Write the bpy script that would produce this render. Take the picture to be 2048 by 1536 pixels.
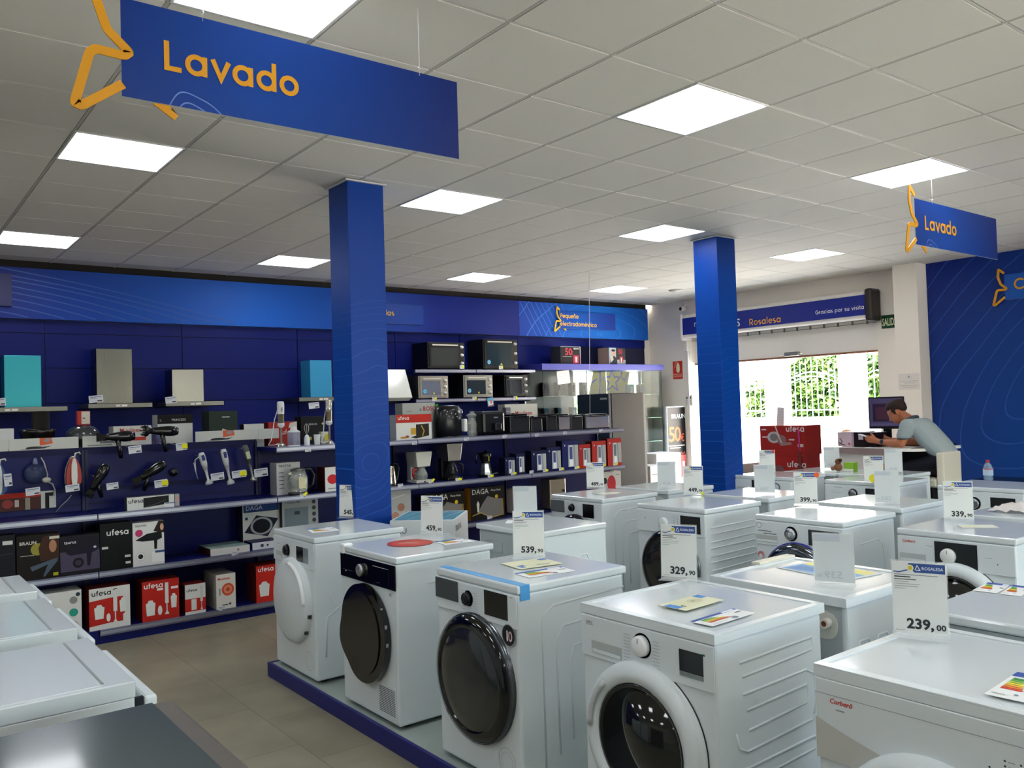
import bpy, math, random
from mathutils import Matrix, Vector
random.seed(7)
PI = math.pi
S = bpy.context.scene
for o in list(bpy.data.objects): bpy.data.objects.remove(o)
C = S.collection

# ---------------------------------------------------------------- camera
CAM_Z = 1.66
CR = Vector((0.7909, -0.6111, -0.0308)); CF = Vector((0.6120, 0.7904, 0.0272))
CF.normalize(); CR = (CR - CF * CR.dot(CF)).normalized(); CU = CR.cross(CF)
FOC = 1690.3
cd = bpy.data.cameras.new('camera'); cam = bpy.data.objects.new('camera', cd); C.objects.link(cam)
m = Matrix.Identity(4)
for i in range(3): m[i][0] = CR[i]; m[i][1] = CU[i]; m[i][2] = -CF[i]
m[2][3] = CAM_Z
cam.matrix_world = m
cd.sensor_width = 36; cd.lens = FOC / 2048 * 36; cd.clip_start = .05; cd.clip_end = 300
S.camera = cam
# ---------------------------------------------------------------- render look
S.view_settings.view_transform = 'Standard'; S.view_settings.look = 'None'
S.view_settings.exposure = 0.7; S.view_settings.gamma = 1; S.view_settings.use_curve_mapping = False
S.cycles.use_denoising = True
S.cycles.max_bounces = 10; S.cycles.diffuse_bounces = 5; S.cycles.glossy_bounces = 4
S.cycles.transmission_bounces = 8; S.cycles.transparent_max_bounces = 16
S.cycles.sample_clamp_indirect = 6
S.cycles.caustics_reflective = False; S.cycles.caustics_refractive = False
# ---------------------------------------------------------------- sky and sun
W = bpy.data.worlds.new('sky'); S.world = W; W.use_nodes = True
wn = W.node_tree.nodes; wl = W.node_tree.links
sky = wn.new('ShaderNodeTexSky'); sky.sky_type = 'NISHITA'; sky.sun_disc = False
sky.sun_elevation = math.radians(55); sky.sun_rotation = math.radians(250); sky.air_density = 1.2; sky.dust_density = 3
wl.new(sky.outputs[0], wn['Background'].inputs[0]); wn['Background'].inputs[1].default_value = 1.6
sd = bpy.data.lights.new('sun', 'SUN'); sd.energy = 42; sd.angle = .01; sd.color = (1, .96, .88)
so = bpy.data.objects.new('sun', sd); C.objects.link(so)
so.rotation_euler = Vector((-.5, .5, 1.0)).to_track_quat('Z', 'Y').to_euler()

# ---------------------------------------------------------------- helpers
def ray(px, py):
    return CF + CR * ((px - 1024) / FOC) - CU * ((py - 768) / FOC)
def at(px, py, X=None, Y=None, Z=None):
    """the point of the real plane X=, Y= or Z= seen at a place of the photograph"""
    d = ray(px, py)
    t = X / d.x if X is not None else (Y / d.y if Y is not None else (Z - CAM_Z) / d.z)
    return Vector((d.x * t, d.y * t, CAM_Z + d.z * t))
def lin(c):
    return c / 12.92 if c <= .04045 else ((c + .055) / 1.055) ** 2.4
def rgb(h):
    h = h.lstrip('#')
    return tuple(lin(int(h[i:i + 2], 16) / 255) for i in (0, 2, 4)) + (1,)
MC = {}
def M(h, rough=.5, metal=0, coat=0, trans=0, alpha=1, emit=0, bump=0, var=0, ior=1.45, spec=.38):
    k = (h, rough, metal, coat, trans, alpha, emit, bump, var, ior, spec)
    if k in MC: return MC[k]
    mt = bpy.data.materials.new('surface_' + h.strip('#')); mt.use_nodes = True
    nt = mt.node_tree; b = nt.nodes['Principled BSDF']
    b.inputs['Base Color'].default_value = rgb(h); b.inputs['Roughness'].default_value = rough
    b.inputs['Metallic'].default_value = metal; b.inputs['Coat Weight'].default_value = coat
    b.inputs['Coat Roughness'].default_value = .08; b.inputs['IOR'].default_value = ior
    b.inputs['Transmission Weight'].default_value = trans; b.inputs['Alpha'].default_value = alpha
    b.inputs['Specular IOR Level'].default_value = spec
    if emit:
        b.inputs['Emission Color'].default_value = rgb(h); b.inputs['Emission Strength'].default_value = emit
    if bump or var:
        tc = nt.nodes.new('ShaderNodeTexCoord'); nz = nt.nodes.new('ShaderNodeTexNoise')
        nz.inputs['Scale'].default_value = 90 if bump else 4; nz.inputs['Detail'].default_value = 3
        nt.links.new(tc.outputs['Object'], nz.inputs['Vector'])
        if bump:
            bp = nt.nodes.new('ShaderNodeBump'); bp.inputs['Strength'].default_value = bump; bp.inputs['Distance'].default_value = .002
            nt.links.new(nz.outputs[0], bp.inputs['Height']); nt.links.new(bp.outputs[0], b.inputs['Normal'])
        if var:
            mx = nt.nodes.new('ShaderNodeMix'); mx.data_type = 'RGBA'
            mx.inputs[6].default_value = rgb(h); mx.inputs[7].default_value = tuple(c * (1 - var) for c in rgb(h)[:3]) + (1,)
            nt.links.new(nz.outputs[0], mx.inputs[0]); nt.links.new(mx.outputs[2], b.inputs['Base Color'])
    MC[k] = mt
    return mt
def brushed(h, axis=2, rough=.32):
    k = ('brushed', h, axis, rough)
    if k in MC: return MC[k]
    mt = bpy.data.materials.new('brushed_steel'); mt.use_nodes = True; nt = mt.node_tree; b = nt.nodes['Principled BSDF']
    b.inputs['Base Color'].default_value = rgb(h); b.inputs['Metallic'].default_value = 1; b.inputs['Roughness'].default_value = rough
    tc = nt.nodes.new('ShaderNodeTexCoord'); mp = nt.nodes.new('ShaderNodeMapping'); nz = nt.nodes.new('ShaderNodeTexNoise')
    sc = [200, 200, 200]; sc[axis] = 3; mp.inputs['Scale'].default_value = sc
    nt.links.new(tc.outputs['Object'], mp.inputs[0]); nt.links.new(mp.outputs[0], nz.inputs['Vector']); nz.inputs['Scale'].default_value = 1
    rm = nt.nodes.new('ShaderNodeMapRange'); rm.inputs[3].default_value = rough * .75; rm.inputs[4].default_value = rough * 1.3
    nt.links.new(nz.outputs[0], rm.inputs[0]); nt.links.new(rm.outputs[0], b.inputs['Roughness'])
    MC[k] = mt
    return mt
def contour(name, c0, c1, line, center, scale, rot, rings, noise=.25, axes='xz', rough=.4, width=.035, gcen=(0, 0), gscale=1.5, smax=1.0):
    """printed board: blue gradient with fine contour lines"""
    mt = bpy.data.materials.new(name); mt.use_nodes = True; nt = mt.node_tree; N = nt.nodes.new; L = nt.links.new
    b = nt.nodes['Principled BSDF']; b.inputs['Roughness'].default_value = rough; b.inputs['Specular IOR Level'].default_value = .18
    tc = N('ShaderNodeTexCoord'); sx = N('ShaderNodeSeparateXYZ'); L(tc.outputs['Object'], sx.inputs[0])
    cb = N('ShaderNodeCombineXYZ'); L(sx.outputs['XYZ'.index(axes[0].upper())], cb.inputs[0]); L(sx.outputs['XYZ'.index(axes[1].upper())], cb.inputs[1])
    mp = N('ShaderNodeMapping'); mp.vector_type = 'TEXTURE'
    mp.inputs['Location'].default_value = (center[0], center[1], 0); mp.inputs['Rotation'].default_value = (0, 0, rot)
    mp.inputs['Scale'].default_value = (scale[0], scale[1], 1); L(cb.outputs[0], mp.inputs[0])
    ln = N('ShaderNodeVectorMath'); ln.operation = 'LENGTH'; L(mp.outputs[0], ln.inputs[0])
    nz = N('ShaderNodeTexNoise'); nz.inputs['Scale'].default_value = 1.1; nz.inputs['Detail'].default_value = .5; L(mp.outputs[0], nz.inputs['Vector'])
    ma = N('ShaderNodeMath'); ma.operation = 'MULTIPLY_ADD'; ma.inputs[1].default_value = noise; L(nz.outputs[0], ma.inputs[0]); L(ln.outputs['Value'], ma.inputs[2])
    mm = N('ShaderNodeMath'); mm.operation = 'MULTIPLY'; mm.inputs[1].default_value = rings; L(ma.outputs[0], mm.inputs[0])
    fr = N('ShaderNodeMath'); fr.operation = 'FRACT'; L(mm.outputs[0], fr.inputs[0])
    lt = N('ShaderNodeMath'); lt.operation = 'LESS_THAN'; lt.inputs[1].default_value = width * rings; L(fr.outputs[0], lt.inputs[0])
    far = N('ShaderNodeMath'); far.operation = 'LESS_THAN'; far.inputs[1].default_value = smax; L(ma.outputs[0], far.inputs[0])
    lm = N('ShaderNodeMath'); lm.operation = 'MULTIPLY'; L(lt.outputs[0], lm.inputs[0]); L(far.outputs[0], lm.inputs[1])
    gv = N('ShaderNodeVectorMath'); gv.operation = 'DISTANCE'; gv.inputs[1].default_value = (gcen[0], gcen[1], 0); L(cb.outputs[0], gv.inputs[0])
    gr = N('ShaderNodeMapRange'); gr.inputs[2].default_value = gscale; L(gv.outputs['Value'], gr.inputs[0])
    mx = N('ShaderNodeMix'); mx.data_type = 'RGBA'; mx.inputs[6].default_value = rgb(c1); mx.inputs[7].default_value = rgb(c0); L(gr.outputs[0], mx.inputs[0])
    m2 = N('ShaderNodeMix'); m2.data_type = 'RGBA'; m2.inputs[7].default_value = rgb(line); L(mx.outputs[2], m2.inputs[6]); L(lm.outputs[0], m2.inputs[0])
    L(m2.outputs[2], b.inputs['Base Color'])
    return mt

class Fr:
    """a flat frame in space: u to the right, v up, h out of the surface"""
    def __init__(s, o, u=(1, 0, 0), v=(0, 0, 1)):
        s.o = Vector(o); s.u = Vector(u).normalized(); s.v = Vector(v).normalized(); s.n = s.u.cross(s.v)
    def p(s, a, b, h=0): return s.o + s.u * a + s.v * b + s.n * h

TXT = {}
def text_geo(t, bold=0, shear=0):
    k = (t, bold, shear)
    if k not in TXT:
        c = bpy.data.curves.new('t', 'FONT'); c.body = t; c.size = 1; c.offset = bold; c.shear = shear; c.resolution_u = 2
        o = bpy.data.objects.new('t', c); me = o.to_mesh()
        TXT[k] = ([tuple(v.co[:2]) for v in me.vertices], [tuple(f.vertices) for f in me.polygons])
        o.to_mesh_clear(); bpy.data.objects.remove(o); bpy.data.curves.remove(c)
    return TXT[k]

def arc(cx, cy, r, a0, a1, n=12, ry=None):
    ry = ry or r
    return [(cx + r * math.cos(math.radians(a0 + (a1 - a0) * i / n)), cy + ry * math.sin(math.radians(a0 + (a1 - a0) * i / n))) for i in range(n + 1)]
# round geometric letters, centre lines; x height 1
G = {
 'a': (1.12, [arc(.5, .5, .42, 0, 360, 22), [(.92, 0), (.92, 1)]]), 'b': (1.12, [arc(.55, .5, .42, 0, 360, 22), [(.13, 0), (.13, 1.5)]]),
 'c': (.95, [arc(.5, .5, .42, 45, 315, 16)]), 'd': (1.12, [arc(.5, .5, .42, 0, 360, 22), [(.92, 0), (.92, 1.5)]]),
 'e': (1.02, [[(.08, .5), (.92, .5)] + arc(.5, .5, .42, 0, 310, 20)]), 'f': (.6, [[(.25, 0), (.25, 1.1)] + arc(.5, 1.15, .25, 180, 80, 6), [(.02, .92), (.52, .92)]]),
 'g': (1.12, [arc(.5, .5, .42, 0, 360, 22), [(.92, 1), (.92, -.05)] + arc(.5, -.05, .42, 0, -130, 8, .38)]),
 'i': (.36, [[(.15, 0), (.15, 1)], [(.15, 1.28), (.15, 1.42)]]), 'l': (.36, [[(.15, 0), (.15, 1.5)]]),
 'm': (1.6, [[(.12, 0), (.12, 1)], arc(.44, .6, .32, 180, 0, 8) + [(.76, 0)], arc(1.08, .6, .32, 180, 0, 8) + [(1.4, 0)]]),
 'n': (1.02, [[(.12, 0), (.12, 1)], arc(.48, .56, .36, 180, 0, 8) + [(.84, 0)]]),
 'ñ': (1.02, [[(.12, 0), (.12, 1)], arc(.48, .56, .36, 180, 0, 8) + [(.84, 0)], [(.22, 1.25), (.4, 1.35), (.58, 1.25), (.76, 1.35)]]),
 'o': (1.05, [arc(.5, .5, .42, 0, 360, 22)]), 'ó': (1.05, [arc(.5, .5, .42, 0, 360, 22), [(.45, 1.2), (.65, 1.42)]]),
 'é': (1.02, [[(.08, .5), (.92, .5)] + arc(.5, .5, .42, 0, 310, 20), [(.45, 1.2), (.65, 1.42)]]),
 'p': (1.12, [arc(.55, .5, .42, 0, 360, 22), [(.13, 1), (.13, -.5)]]), 'q': (1.12, [arc(.5, .5, .42, 0, 360, 22), [(.92, 1), (.92, -.5)]]),
 'r': (.62, [[(.12, 0), (.12, 1)], arc(.44, .6, .32, 180, 75, 6)]),
 's': (.78, [arc(.38, .7, .26, 50, 270, 9, .22) + arc(.38, .28, .28, 90, -130, 9, .2)]),
 't': (.6, [[(.25, 1.35), (.25, .25)] + arc(.45, .28, .2, 180, 290, 5), [(.02, .92), (.52, .92)]]),
 'u': (1.02, [[(.12, 1)] + arc(.48, .44, .36, 180, 360, 10) + [(.84, 1)], [(.84, .5), (.84, 0)]]),
 'v': (.96, [[(.06, 1), (.47, .06), (.88, 1)]]), 'x': (.9, [[(.06, 0), (.8, 1)], [(.06, 1), (.8, 0)]]), 'y': (.96, [[(.06, 1), (.48, .05)], [(.9, 1), (.3, -.45)]]),
 ' ': (.5, []), 'L': (.9, [[(.12, 1.42), (.12, .08), (.82, .08)]]), 'P': (1.0, [[(.12, 0), (.12, 1.36), (.5, 1.36)] + arc(.5, .98, .38, 90, -90, 10) + [(.12, .6)]]),
 'R': (1.08, [[(.12, 0), (.12, 1.36), (.5, 1.36)] + arc(.5, .98, .38, 90, -90, 10) + [(.12, .6)], [(.5, .6), (.9, 0)]]),
 'G': (1.4, [arc(.7, .7, .62, 45, 350, 20) + [(.75, .6)]]), 'C': (1.3, [arc(.7, .7, .62, 45, 315, 20)]),
 'S': (1.1, [arc(.5, 1.03, .38, 45, 270, 10, .33) + arc(.5, .37, .4, 90, -140, 10, .33)]),
 'M': (1.4, [[(.1, 0), (.1, 1.4), (.65, .5), (1.2, 1.4), (1.2, 0)]]), 'A': (1.2, [[(.05, 0), (.6, 1.4), (1.15, 0)], [(.25, .45), (.95, .45)]]),
}
def chaikin(p, n=2, closed=False):
    for _ in range(n):
        q = [] if closed else [p[0]]
        m = len(p) if closed else len(p) - 1
        for i in range(m):
            a, b = p[i], p[(i + 1) % len(p)]
            q += [(a[0] * .75 + b[0] * .25, a[1] * .75 + b[1] * .25), (a[0] * .25 + b[0] * .75, a[1] * .25 + b[1] * .75)]
        if not closed: q.append(p[-1])
        p = q
    return p

class MB:
    def __init__(s): s.v = []; s.f = []; s.m = []; s.sm = []; s.sl = []; s.T = Matrix.Identity(4)
    def add(s, vs, fs, mat, smooth=False):
        if mat not in s.sl: s.sl.append(mat)
        k = s.sl.index(mat); b = len(s.v)
        s.v += [tuple(s.T @ Vector(v)) for v in vs]
        for f in fs: s.f.append(tuple(i + b for i in f)); s.m.append(k); s.sm.append(smooth)
        return s
    def box(s, x0, y0, z0, x1, y1, z1, mat):
        v = [(x, y, z) for x in (x0, x1) for y in (y0, y1) for z in (z0, z1)]
        return s.add(v, [(0, 1, 3, 2), (4, 6, 7, 5), (0, 4, 5, 1), (2, 3, 7, 6), (0, 2, 6, 4), (1, 5, 7, 3)], mat)
    def cbox(s, c, d, mat): return s.box(c[0] - d[0] / 2, c[1] - d[1] / 2, c[2] - d[2] / 2, c[0] + d[0] / 2, c[1] + d[1] / 2, c[2] + d[2] / 2, mat)
    def lathe(s, prof, c=(0, 0, 0), axis='z', mat=None, seg=24, sx=1, sy=1, flip=1, smooth=True):
        vs = []; fs = []; n = len(prof)
        for i in range(seg):
            a = 2 * PI * i / seg; ca, sa = math.cos(a) * sx, math.sin(a) * sy
            for r, h in prof:
                if axis == 'z': vs.append((c[0] + r * ca, c[1] + r * sa, c[2] + h))
                elif axis == 'y': vs.append((c[0] + r * ca, c[1] + h, c[2] + r * sa))
                else: vs.append((c[0] + h, c[1] + r * ca, c[2] + r * sa))
        for i in range(seg):
            j = (i + 1) % seg
            for k in range(n - 1): fs.append((i * n + k, j * n + k, j * n + k + 1, i * n + k + 1))
        for k in (() if prof[0] == prof[-1] else (0, n - 1)):
            if prof[k][0] > 1e-5: fs.append(tuple(i * n + k for i in range(seg)))
        return s.add(vs, fs, mat, smooth)
    def cyl(s, c, r, h, axis, mat, seg=20, r2=None, smooth=True):
        r2 = r if r2 is None else r2
        s.lathe([(r, 0), (r2, h)], c, axis, mat, seg, smooth=False)
        if smooth:
            for i in range(len(s.sm) - seg - 2, len(s.sm) - 2): s.sm[i] = True
        return s
    def ball(s, c, r, mat, seg=16, sc=(1, 1, 1)):
        n = 9; pr = [(math.sin(PI * k / n) * 1, -math.cos(PI * k / n)) for k in range(n + 1)]
        T0 = s.T; s.T = T0 @ Matrix.Translation(c) @ Matrix.Diagonal((r * sc[0], r * sc[1], r * sc[2], 1))
        s.lathe(pr, (0, 0, 0), 'z', mat, seg); s.T = T0
        return s
    def tube(s, pts, r, mat, seg=8, closed=False, flat=1):
        pts = [Vector(p) for p in pts]; n = len(pts); R = r if isinstance(r, (list, tuple)) else [r] * n
        vs = []; fs = []; up = None
        for i in range(n):
            if closed: t = pts[(i + 1) % n] - pts[i - 1]
            else: t = pts[min(i + 1, n - 1)] - pts[max(i - 1, 0)]
            t.normalize()
            if up is None:
                up = t.orthogonal().normalized()
            up = (up - t * up.dot(t)).normalized(); sd_ = t.cross(up)
            for k in range(seg):
                a = 2 * PI * k / seg; vs.append(pts[i] + up * math.cos(a) * R[i] + sd_ * math.sin(a) * R[i] * flat)
        for i in range(n if closed else n - 1):
            j = (i + 1) % n
            for k in range(seg):
                l = (k + 1) % seg; fs.append((i * seg + k, i * seg + l, j * seg + l, j * seg + k))
        if not closed: fs += [tuple(range(seg))[::-1], tuple((n - 1) * seg + k for k in range(seg))]
        return s.add(vs, fs, mat, True)
    def prism(s, poly, fr, h0, h1, mat, front=None):
        n = len(poly); vs = [fr.p(a, b, h0) for a, b in poly] + [fr.p(a, b, h1) for a, b in poly]
        fs = [tuple(range(n))[::-1]] + [(i, (i + 1) % n, n + (i + 1) % n, n + i) for i in range(n)]
        s.add(vs, fs, mat); s.add(vs[n:], [tuple(range(n))], front or mat)
        return s
    def face(s, poly, fr, h, mat): return s.add([fr.p(a, b, h) for a, b in poly], [tuple(range(len(poly)))], mat)
    def rect(s, fr, u0, v0, u1, v1, h, mat): return s.face([(u0, v0), (u1, v0), (u1, v1), (u0, v1)], fr, h, mat)
    def circ(s, fr, u, v, r, h, mat, ry=None, n=20): return s.face(arc(u, v, r, 0, 360 - 360 / n, n - 1, ry), fr, h, mat)
    def ribbon(s, pts, w, fr, h, mat, thick=0, closed=False):
        n = len(pts); L_ = []; R_ = []
        for i in range(n):
            a = pts[i - 1] if (i or closed) else pts[i]; b = pts[(i + 1) % n] if (i < n - 1 or closed) else pts[i]; c = pts[i]
            d1 = Vector((c[0] - a[0], c[1] - a[1])); d2 = Vector((b[0] - c[0], b[1] - c[1]))
            if d1.length < 1e-9: d1 = d2
            if d2.length < 1e-9: d2 = d1
            d1.normalize(); d2.normalize(); n1 = Vector((-d1.y, d1.x)); n2 = Vector((-d2.y, d2.x)); mm = n1 + n2
            if mm.length < .3: mm = n1
            else: mm = mm.normalized() * min(2.2, 1 / max(.3, mm.normalized().dot(n1)))
            L_.append((c[0] + mm.x * w / 2, c[1] + mm.y * w / 2)); R_.append((c[0] - mm.x * w / 2, c[1] - mm.y * w / 2))
        vs = [fr.p(*p, h) for p in L_] + [fr.p(*p, h) for p in R_]; fs = []
        rng = n if closed else n - 1
        for i in range(rng): j = (i + 1) % n; fs.append((n + i, n + j, j, i))
        if thick:
            vs += [fr.p(*p, h - thick) for p in L_] + [fr.p(*p, h - thick) for p in R_]
            for i in range(rng):
                j = (i + 1) % n; fs += [(2 * n + i, 2 * n + j, 3 * n + j, 3 * n + i), (i, j, 2 * n + j, 2 * n + i), (n + j, n + i, 3 * n + i, 3 * n + j)]
            if not closed: fs += [(0, 2 * n, 3 * n, n), (n - 1, 2 * n - 1, 4 * n - 1, 3 * n - 1)]
        return s.add(vs, fs, mat)
    def word(s, t, fr, u, v, size, mat, w=.17, h=.0008, thick=0, track=0):
        for ch in t:
            adv, st = G.get(ch, G[' '])
            for k, q in enumerate(st):
                cl = len(q) > 20 and abs(q[0][0] - q[-1][0]) < 1e-6 and abs(q[0][1] - q[-1][1]) < 1e-6
                qq = q[:-1] if cl else q
                s.ribbon([(u + a * size, v + b * size) for a, b in qq], w * size, fr, h + k * .00006, mat, thick, cl)
            u += (adv + .14 + track) * size
        return u
    def text(s, t, fr, u, v, size, mat, bold=0, h=.0008, sx=1, mirror=False, align=0, shear=0):
        vs, fs = text_geo(t, bold, shear)
        if not vs: return s
        wd = max(a for a, b in vs) * size * sx
        u -= wd * align
        s.add([fr.p(u + (wd - a * size * sx if mirror else a * size * sx), v + b * size, h) for a, b in vs], fs, mat)
        return s
    def build(s, name, parent=None, bevel=0, loc=None, rz=0):
        me = bpy.data.meshes.new(name); me.from_pydata(s.v, [], s.f)
        for mt in s.sl: me.materials.append(mt)
        me.polygons.foreach_set('material_index', s.m); me.polygons.foreach_set('use_smooth', s.sm)
        me.update()
        o = bpy.data.objects.new(name, me); C.objects.link(o)
        if parent is not None: o.parent = parent
        if loc is not None: o.location = loc
        o.rotation_euler.z = rz
        if bevel:
            b = o.modifiers.new('bevel', 'BEVEL'); b.width = bevel; b.segments = 2; b.limit_method = 'ANGLE'; b.angle_limit = .7
        return o
def tag(o, label=None, cat=None, group=None, kind=None):
    if label: o['label'] = label
    if cat: o['category'] = cat
    if group: o['group'] = group
    if kind: o['kind'] = kind
    return o
def empty(name, loc, rz=0, label=None, cat=None, group=None):
    o = bpy.data.objects.new(name, None); o.empty_display_size = .1; C.objects.link(o); o.location = loc; o.rotation_euler.z = rz
    return tag(o, label, cat, group)
def copy_tree(o, parent=None):
    c = o.copy(); C.objects.link(c); c.parent = parent
    for ch in list(o.children): copy_tree(ch, c)
    return c
def structure(name, mb, bevel=0): return tag(mb.build(name, bevel=bevel), kind='structure')

WHITE = '#dfe3e2'
enamel = M('#d3dbdd', .28, coat=.2); enamel_top = M('#d2dadc', .15, coat=.5)
black = M('#0b0c0e', .25); blackgloss = M('#060708', .06, coat=.6); darkgrey = M('#3b4043', .35)
steel = brushed('#b4b2aa'); chrome = M('#c9ccd0', .12, metal=1); paper = M('#e2e3dd', .6)
glassm = M('#e8f2f0', .02, trans=1, ior=1.15, alpha=1)
acrylic = M('#f2f6f6', .08, alpha=.22, coat=.3)
yellow = M('#e0dc10', .5); gold = M('#e0a406', .45)
# ================================================================ the room
GX, GY, CH = 3.362, 3.334, 3.267     # ceiling grid origin and ceiling height
XW, YW = 10.45, 9.72                 # entrance wall, back wall
XL, YN = -5.4, -5.2                  # left wall and the wall behind the camera
# floor: large beige grey porcelain tiles
fm = bpy.data.materials.new('porcelain_floor_tiles'); fm.use_nodes = True; nt = fm.node_tree; N = nt.nodes.new; L = nt.links.new
b = nt.nodes['Principled BSDF']; tc = N('ShaderNodeTexCoord'); mp = N('ShaderNodeMapping'); mp.inputs['Rotation'].default_value = (0, 0, PI / 2); mp.inputs['Location'].default_value = (.48, -1.74 + .67 * 3, 0)
br = N('ShaderNodeTexBrick'); br.inputs['Scale'].default_value = 1; br.inputs['Brick Width'].default_value = .675; br.inputs['Row Height'].default_value = .67
br.inputs['Mortar Size'].default_value = .0035; br.inputs['Mortar Smooth'].default_value = .2; br.offset = .34
br.inputs['Color1'].default_value = rgb('#8b8570'); br.inputs['Color2'].default_value = rgb('#837d69'); br.inputs['Mortar'].default_value = rgb('#6d6858')
nz = N('ShaderNodeTexNoise'); nz.inputs['Scale'].default_value = 3.2; nz.inputs['Detail'].default_value = 6
mx = N('ShaderNodeMix'); mx.data_type = 'RGBA'; mx.blend_type = 'MULTIPLY'; mx.inputs[0].default_value = 1
rm = N('ShaderNodeMapRange'); rm.inputs[1].default_value = .3; rm.inputs[2].default_value = .7; rm.inputs[3].default_value = .8; rm.inputs[4].default_value = 1.08
L(tc.outputs['Object'], mp.inputs[0]); L(mp.outputs[0], br.inputs['Vector']); L(tc.outputs['Object'], nz.inputs['Vector'])
L(nz.outputs[0], rm.inputs[0]); L(br.outputs['Color'], mx.inputs[6]); L(rm.outputs[0], mx.inputs[7]); L(mx.outputs[2], b.inputs['Base Color'])
b.inputs['Roughness'].default_value = .38
mb = MB(); mb.box(XL, YN, -.1, XW + .3, YW + .3, 0, fm); structure('floor', mb)
# ceiling tiles and their grid
tile = M('#e0ddd3', .85, bump=.25); bar = M('#bdbab2', .6); barl = M('#e6e3dc', .5)
lights = [(i, j) for i in (-12, -8, -4, 0, 4, 8) for j in (9, 4, 0, -4, -9) if (i, j) != (8, 0)]
lset = {(i, -j) for i, j in lights}
mt_, gr_ = MB(), MB()
ni0, ni1 = -15, 12; nj0, nj1 = -15, 11
for i in range(ni0, ni1):
    for k in range(nj0, nj1):               # k counts towards +Y
        if (i, k) in lset: continue
        x0 = GX + .6 * i; y0 = GY + .6 * (k - 1)
        if x0 > XW - .05 or y0 > YW - .25 or y0 < YN - .3 or x0 < XL - .3: continue
        x1 = min(x0 + .6, XW); y1 = min(y0 + .6, YW - .1)
        g = .011; z = CH
        mt_.add([(x0 + g, y0 + g, z), (x1 - g, y0 + g, z), (x1 - g, y1 - g, z), (x0 + g, y1 - g, z), (x0 + g, y0 + g, z + .009), (x1 - g, y0 + g, z + .009), (x1 - g, y1 - g, z + .009), (x0 + g, y1 - g, z + .009)],
                [(3, 2, 1, 0), (0, 1, 5, 4), (1, 2, 6, 5), (2, 3, 7, 6), (3, 0, 4, 7)], tile)
mt_.box(XL, YN, CH + .009, XW, YW - .08, CH + .2, bar)
structure('ceiling', mt_)
for i in range(ni0, ni1 + 1):
    x = GX + .6 * i
    if x < XW: gr_.box(x - .0075, YN, CH + .001, x + .0075, YW - .1, CH + .009, bar)
for k in range(nj0, nj1 + 1):
    y = GY + .6 * k
    if y < YW - .1: gr_.box(XL, y - .006, CH + .002, XW, y + .006, CH + .0088, barl)
structure('trim_1', gr_)
# ceiling light panels
lp = empty('ceiling_light', (0, 0, 0), 0, 'x', 'light')
mb = MB(); w_ = .29
for a in ((-1, -1, 1, -.96), (-1, .96, 1, 1), (-1, -.96, -.96, .96), (.96, -.96, 1, .96)):
    mb.box(a[0] * .298, a[1] * .298, -.004, a[2] * .298, a[3] * .298, .008, M('#e6e6e2', .4))
mb.build('frame', lp)
MB().box(-.286, -.286, -.001, .286, .286, .006, M('#f6faff', .5, emit=8.6)).build('diffuser', lp)
vis = {(-4, 0): 'square ceiling light panel cut off above the large washing-section sign', (-4, -4): 'square ceiling light panel on the left below the large hanging sign',
       (-4, -9): 'square ceiling light panel cut by the left edge, near the shelf wall', (0, 0): 'largest square ceiling light panel right of the large hanging sign',
       (0, -4): 'square ceiling light panel just right of the nearer blue pillar', (0, -9): 'square ceiling light panel just left of the nearer blue pillar',
       (4, 0): 'square ceiling light panel just above the small hanging sign', (4, -4): 'square ceiling light panel touching the top of the farther blue pillar',
       (4, -9): 'small square ceiling light panel by the back wall above the ovens', (8, -4): 'square ceiling light panel in front of the entrance shutter',
       (8, -9): 'farthest square ceiling light panel above the glass cabinet corner', (8, 0): 'square ceiling light panel beside the right end of the small hanging sign'}
first = True
for i, j in lights:
    o = lp if first else copy_tree(lp); first = False
    o.location = (GX + .6 * i + .3, GY - .6 * j - .3, CH)
    if (i, j) in vis: o['label'] = vis[(i, j)]
    else: o['label'] = 'square ceiling light panel out of the picture behind or beside the camera'; o['group'] = 'ceiling lights outside the frame'
# walls
wallm = M('#efe9de', .6, bump=.1); gap_shade = M('#1b1815', .8)
mb = MB(); mb.box(XL, YW, 0, 8.72, YW + .2, CH + .2, wallm); mb.box(8.72, YW, 0, 10.28, YW + .2, .1, wallm); mb.box(8.72, YW, 2.22, 10.28, YW + .2, CH + .2, wallm); mb.box(10.28, YW, 0, XW + .25, YW + .2, CH + .2, wallm)
structure('wall_back', mb)
mb = MB(); mb.box(XL, YW - .085, 3.205, 10.3, YW - .001, CH + .1, gap_shade); structure('painted_gap_shade', mb)  # dark strip painting in the shade of the gap above the fascia
mb = MB(); DY0, DY1 = 5.74, 8.86
mb.box(XW, YN, 0, XW + .25, DY0, CH + .2, wallm); mb.box(XW, DY0, 2.78, XW + .25, DY1, CH + .2, wallm); mb.box(XW, DY1, 0, XW + .25, YW, CH + .2, wallm)
structure('wall_entrance', mb)
mb = MB(); mb.box(XL - .2, YN, 0, XL, YW + .2, CH + .2, M('#c9c6bf', .7)); structure('wall_left', mb)
mb = MB(); wf_ = M('#d2cfc8', .7)
for a in ((XL, 0, 1.5, CH + .2), (1.5, 0, 9.3, .8), (1.5, 2.75, 9.3, CH + .2), (9.3, 0, XW + .2, CH + .2)): mb.box(a[0], YN - .2, a[1], a[2], YN, a[3], wf_)
structure('wall_front', mb)
mb = MB()
for k in range(5): mb.box(1.5 + k * 1.94, YN - .12, .8, 1.54 + k * 1.94, YN - .06, 2.75, M('#8c8f92', .4))
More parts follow.
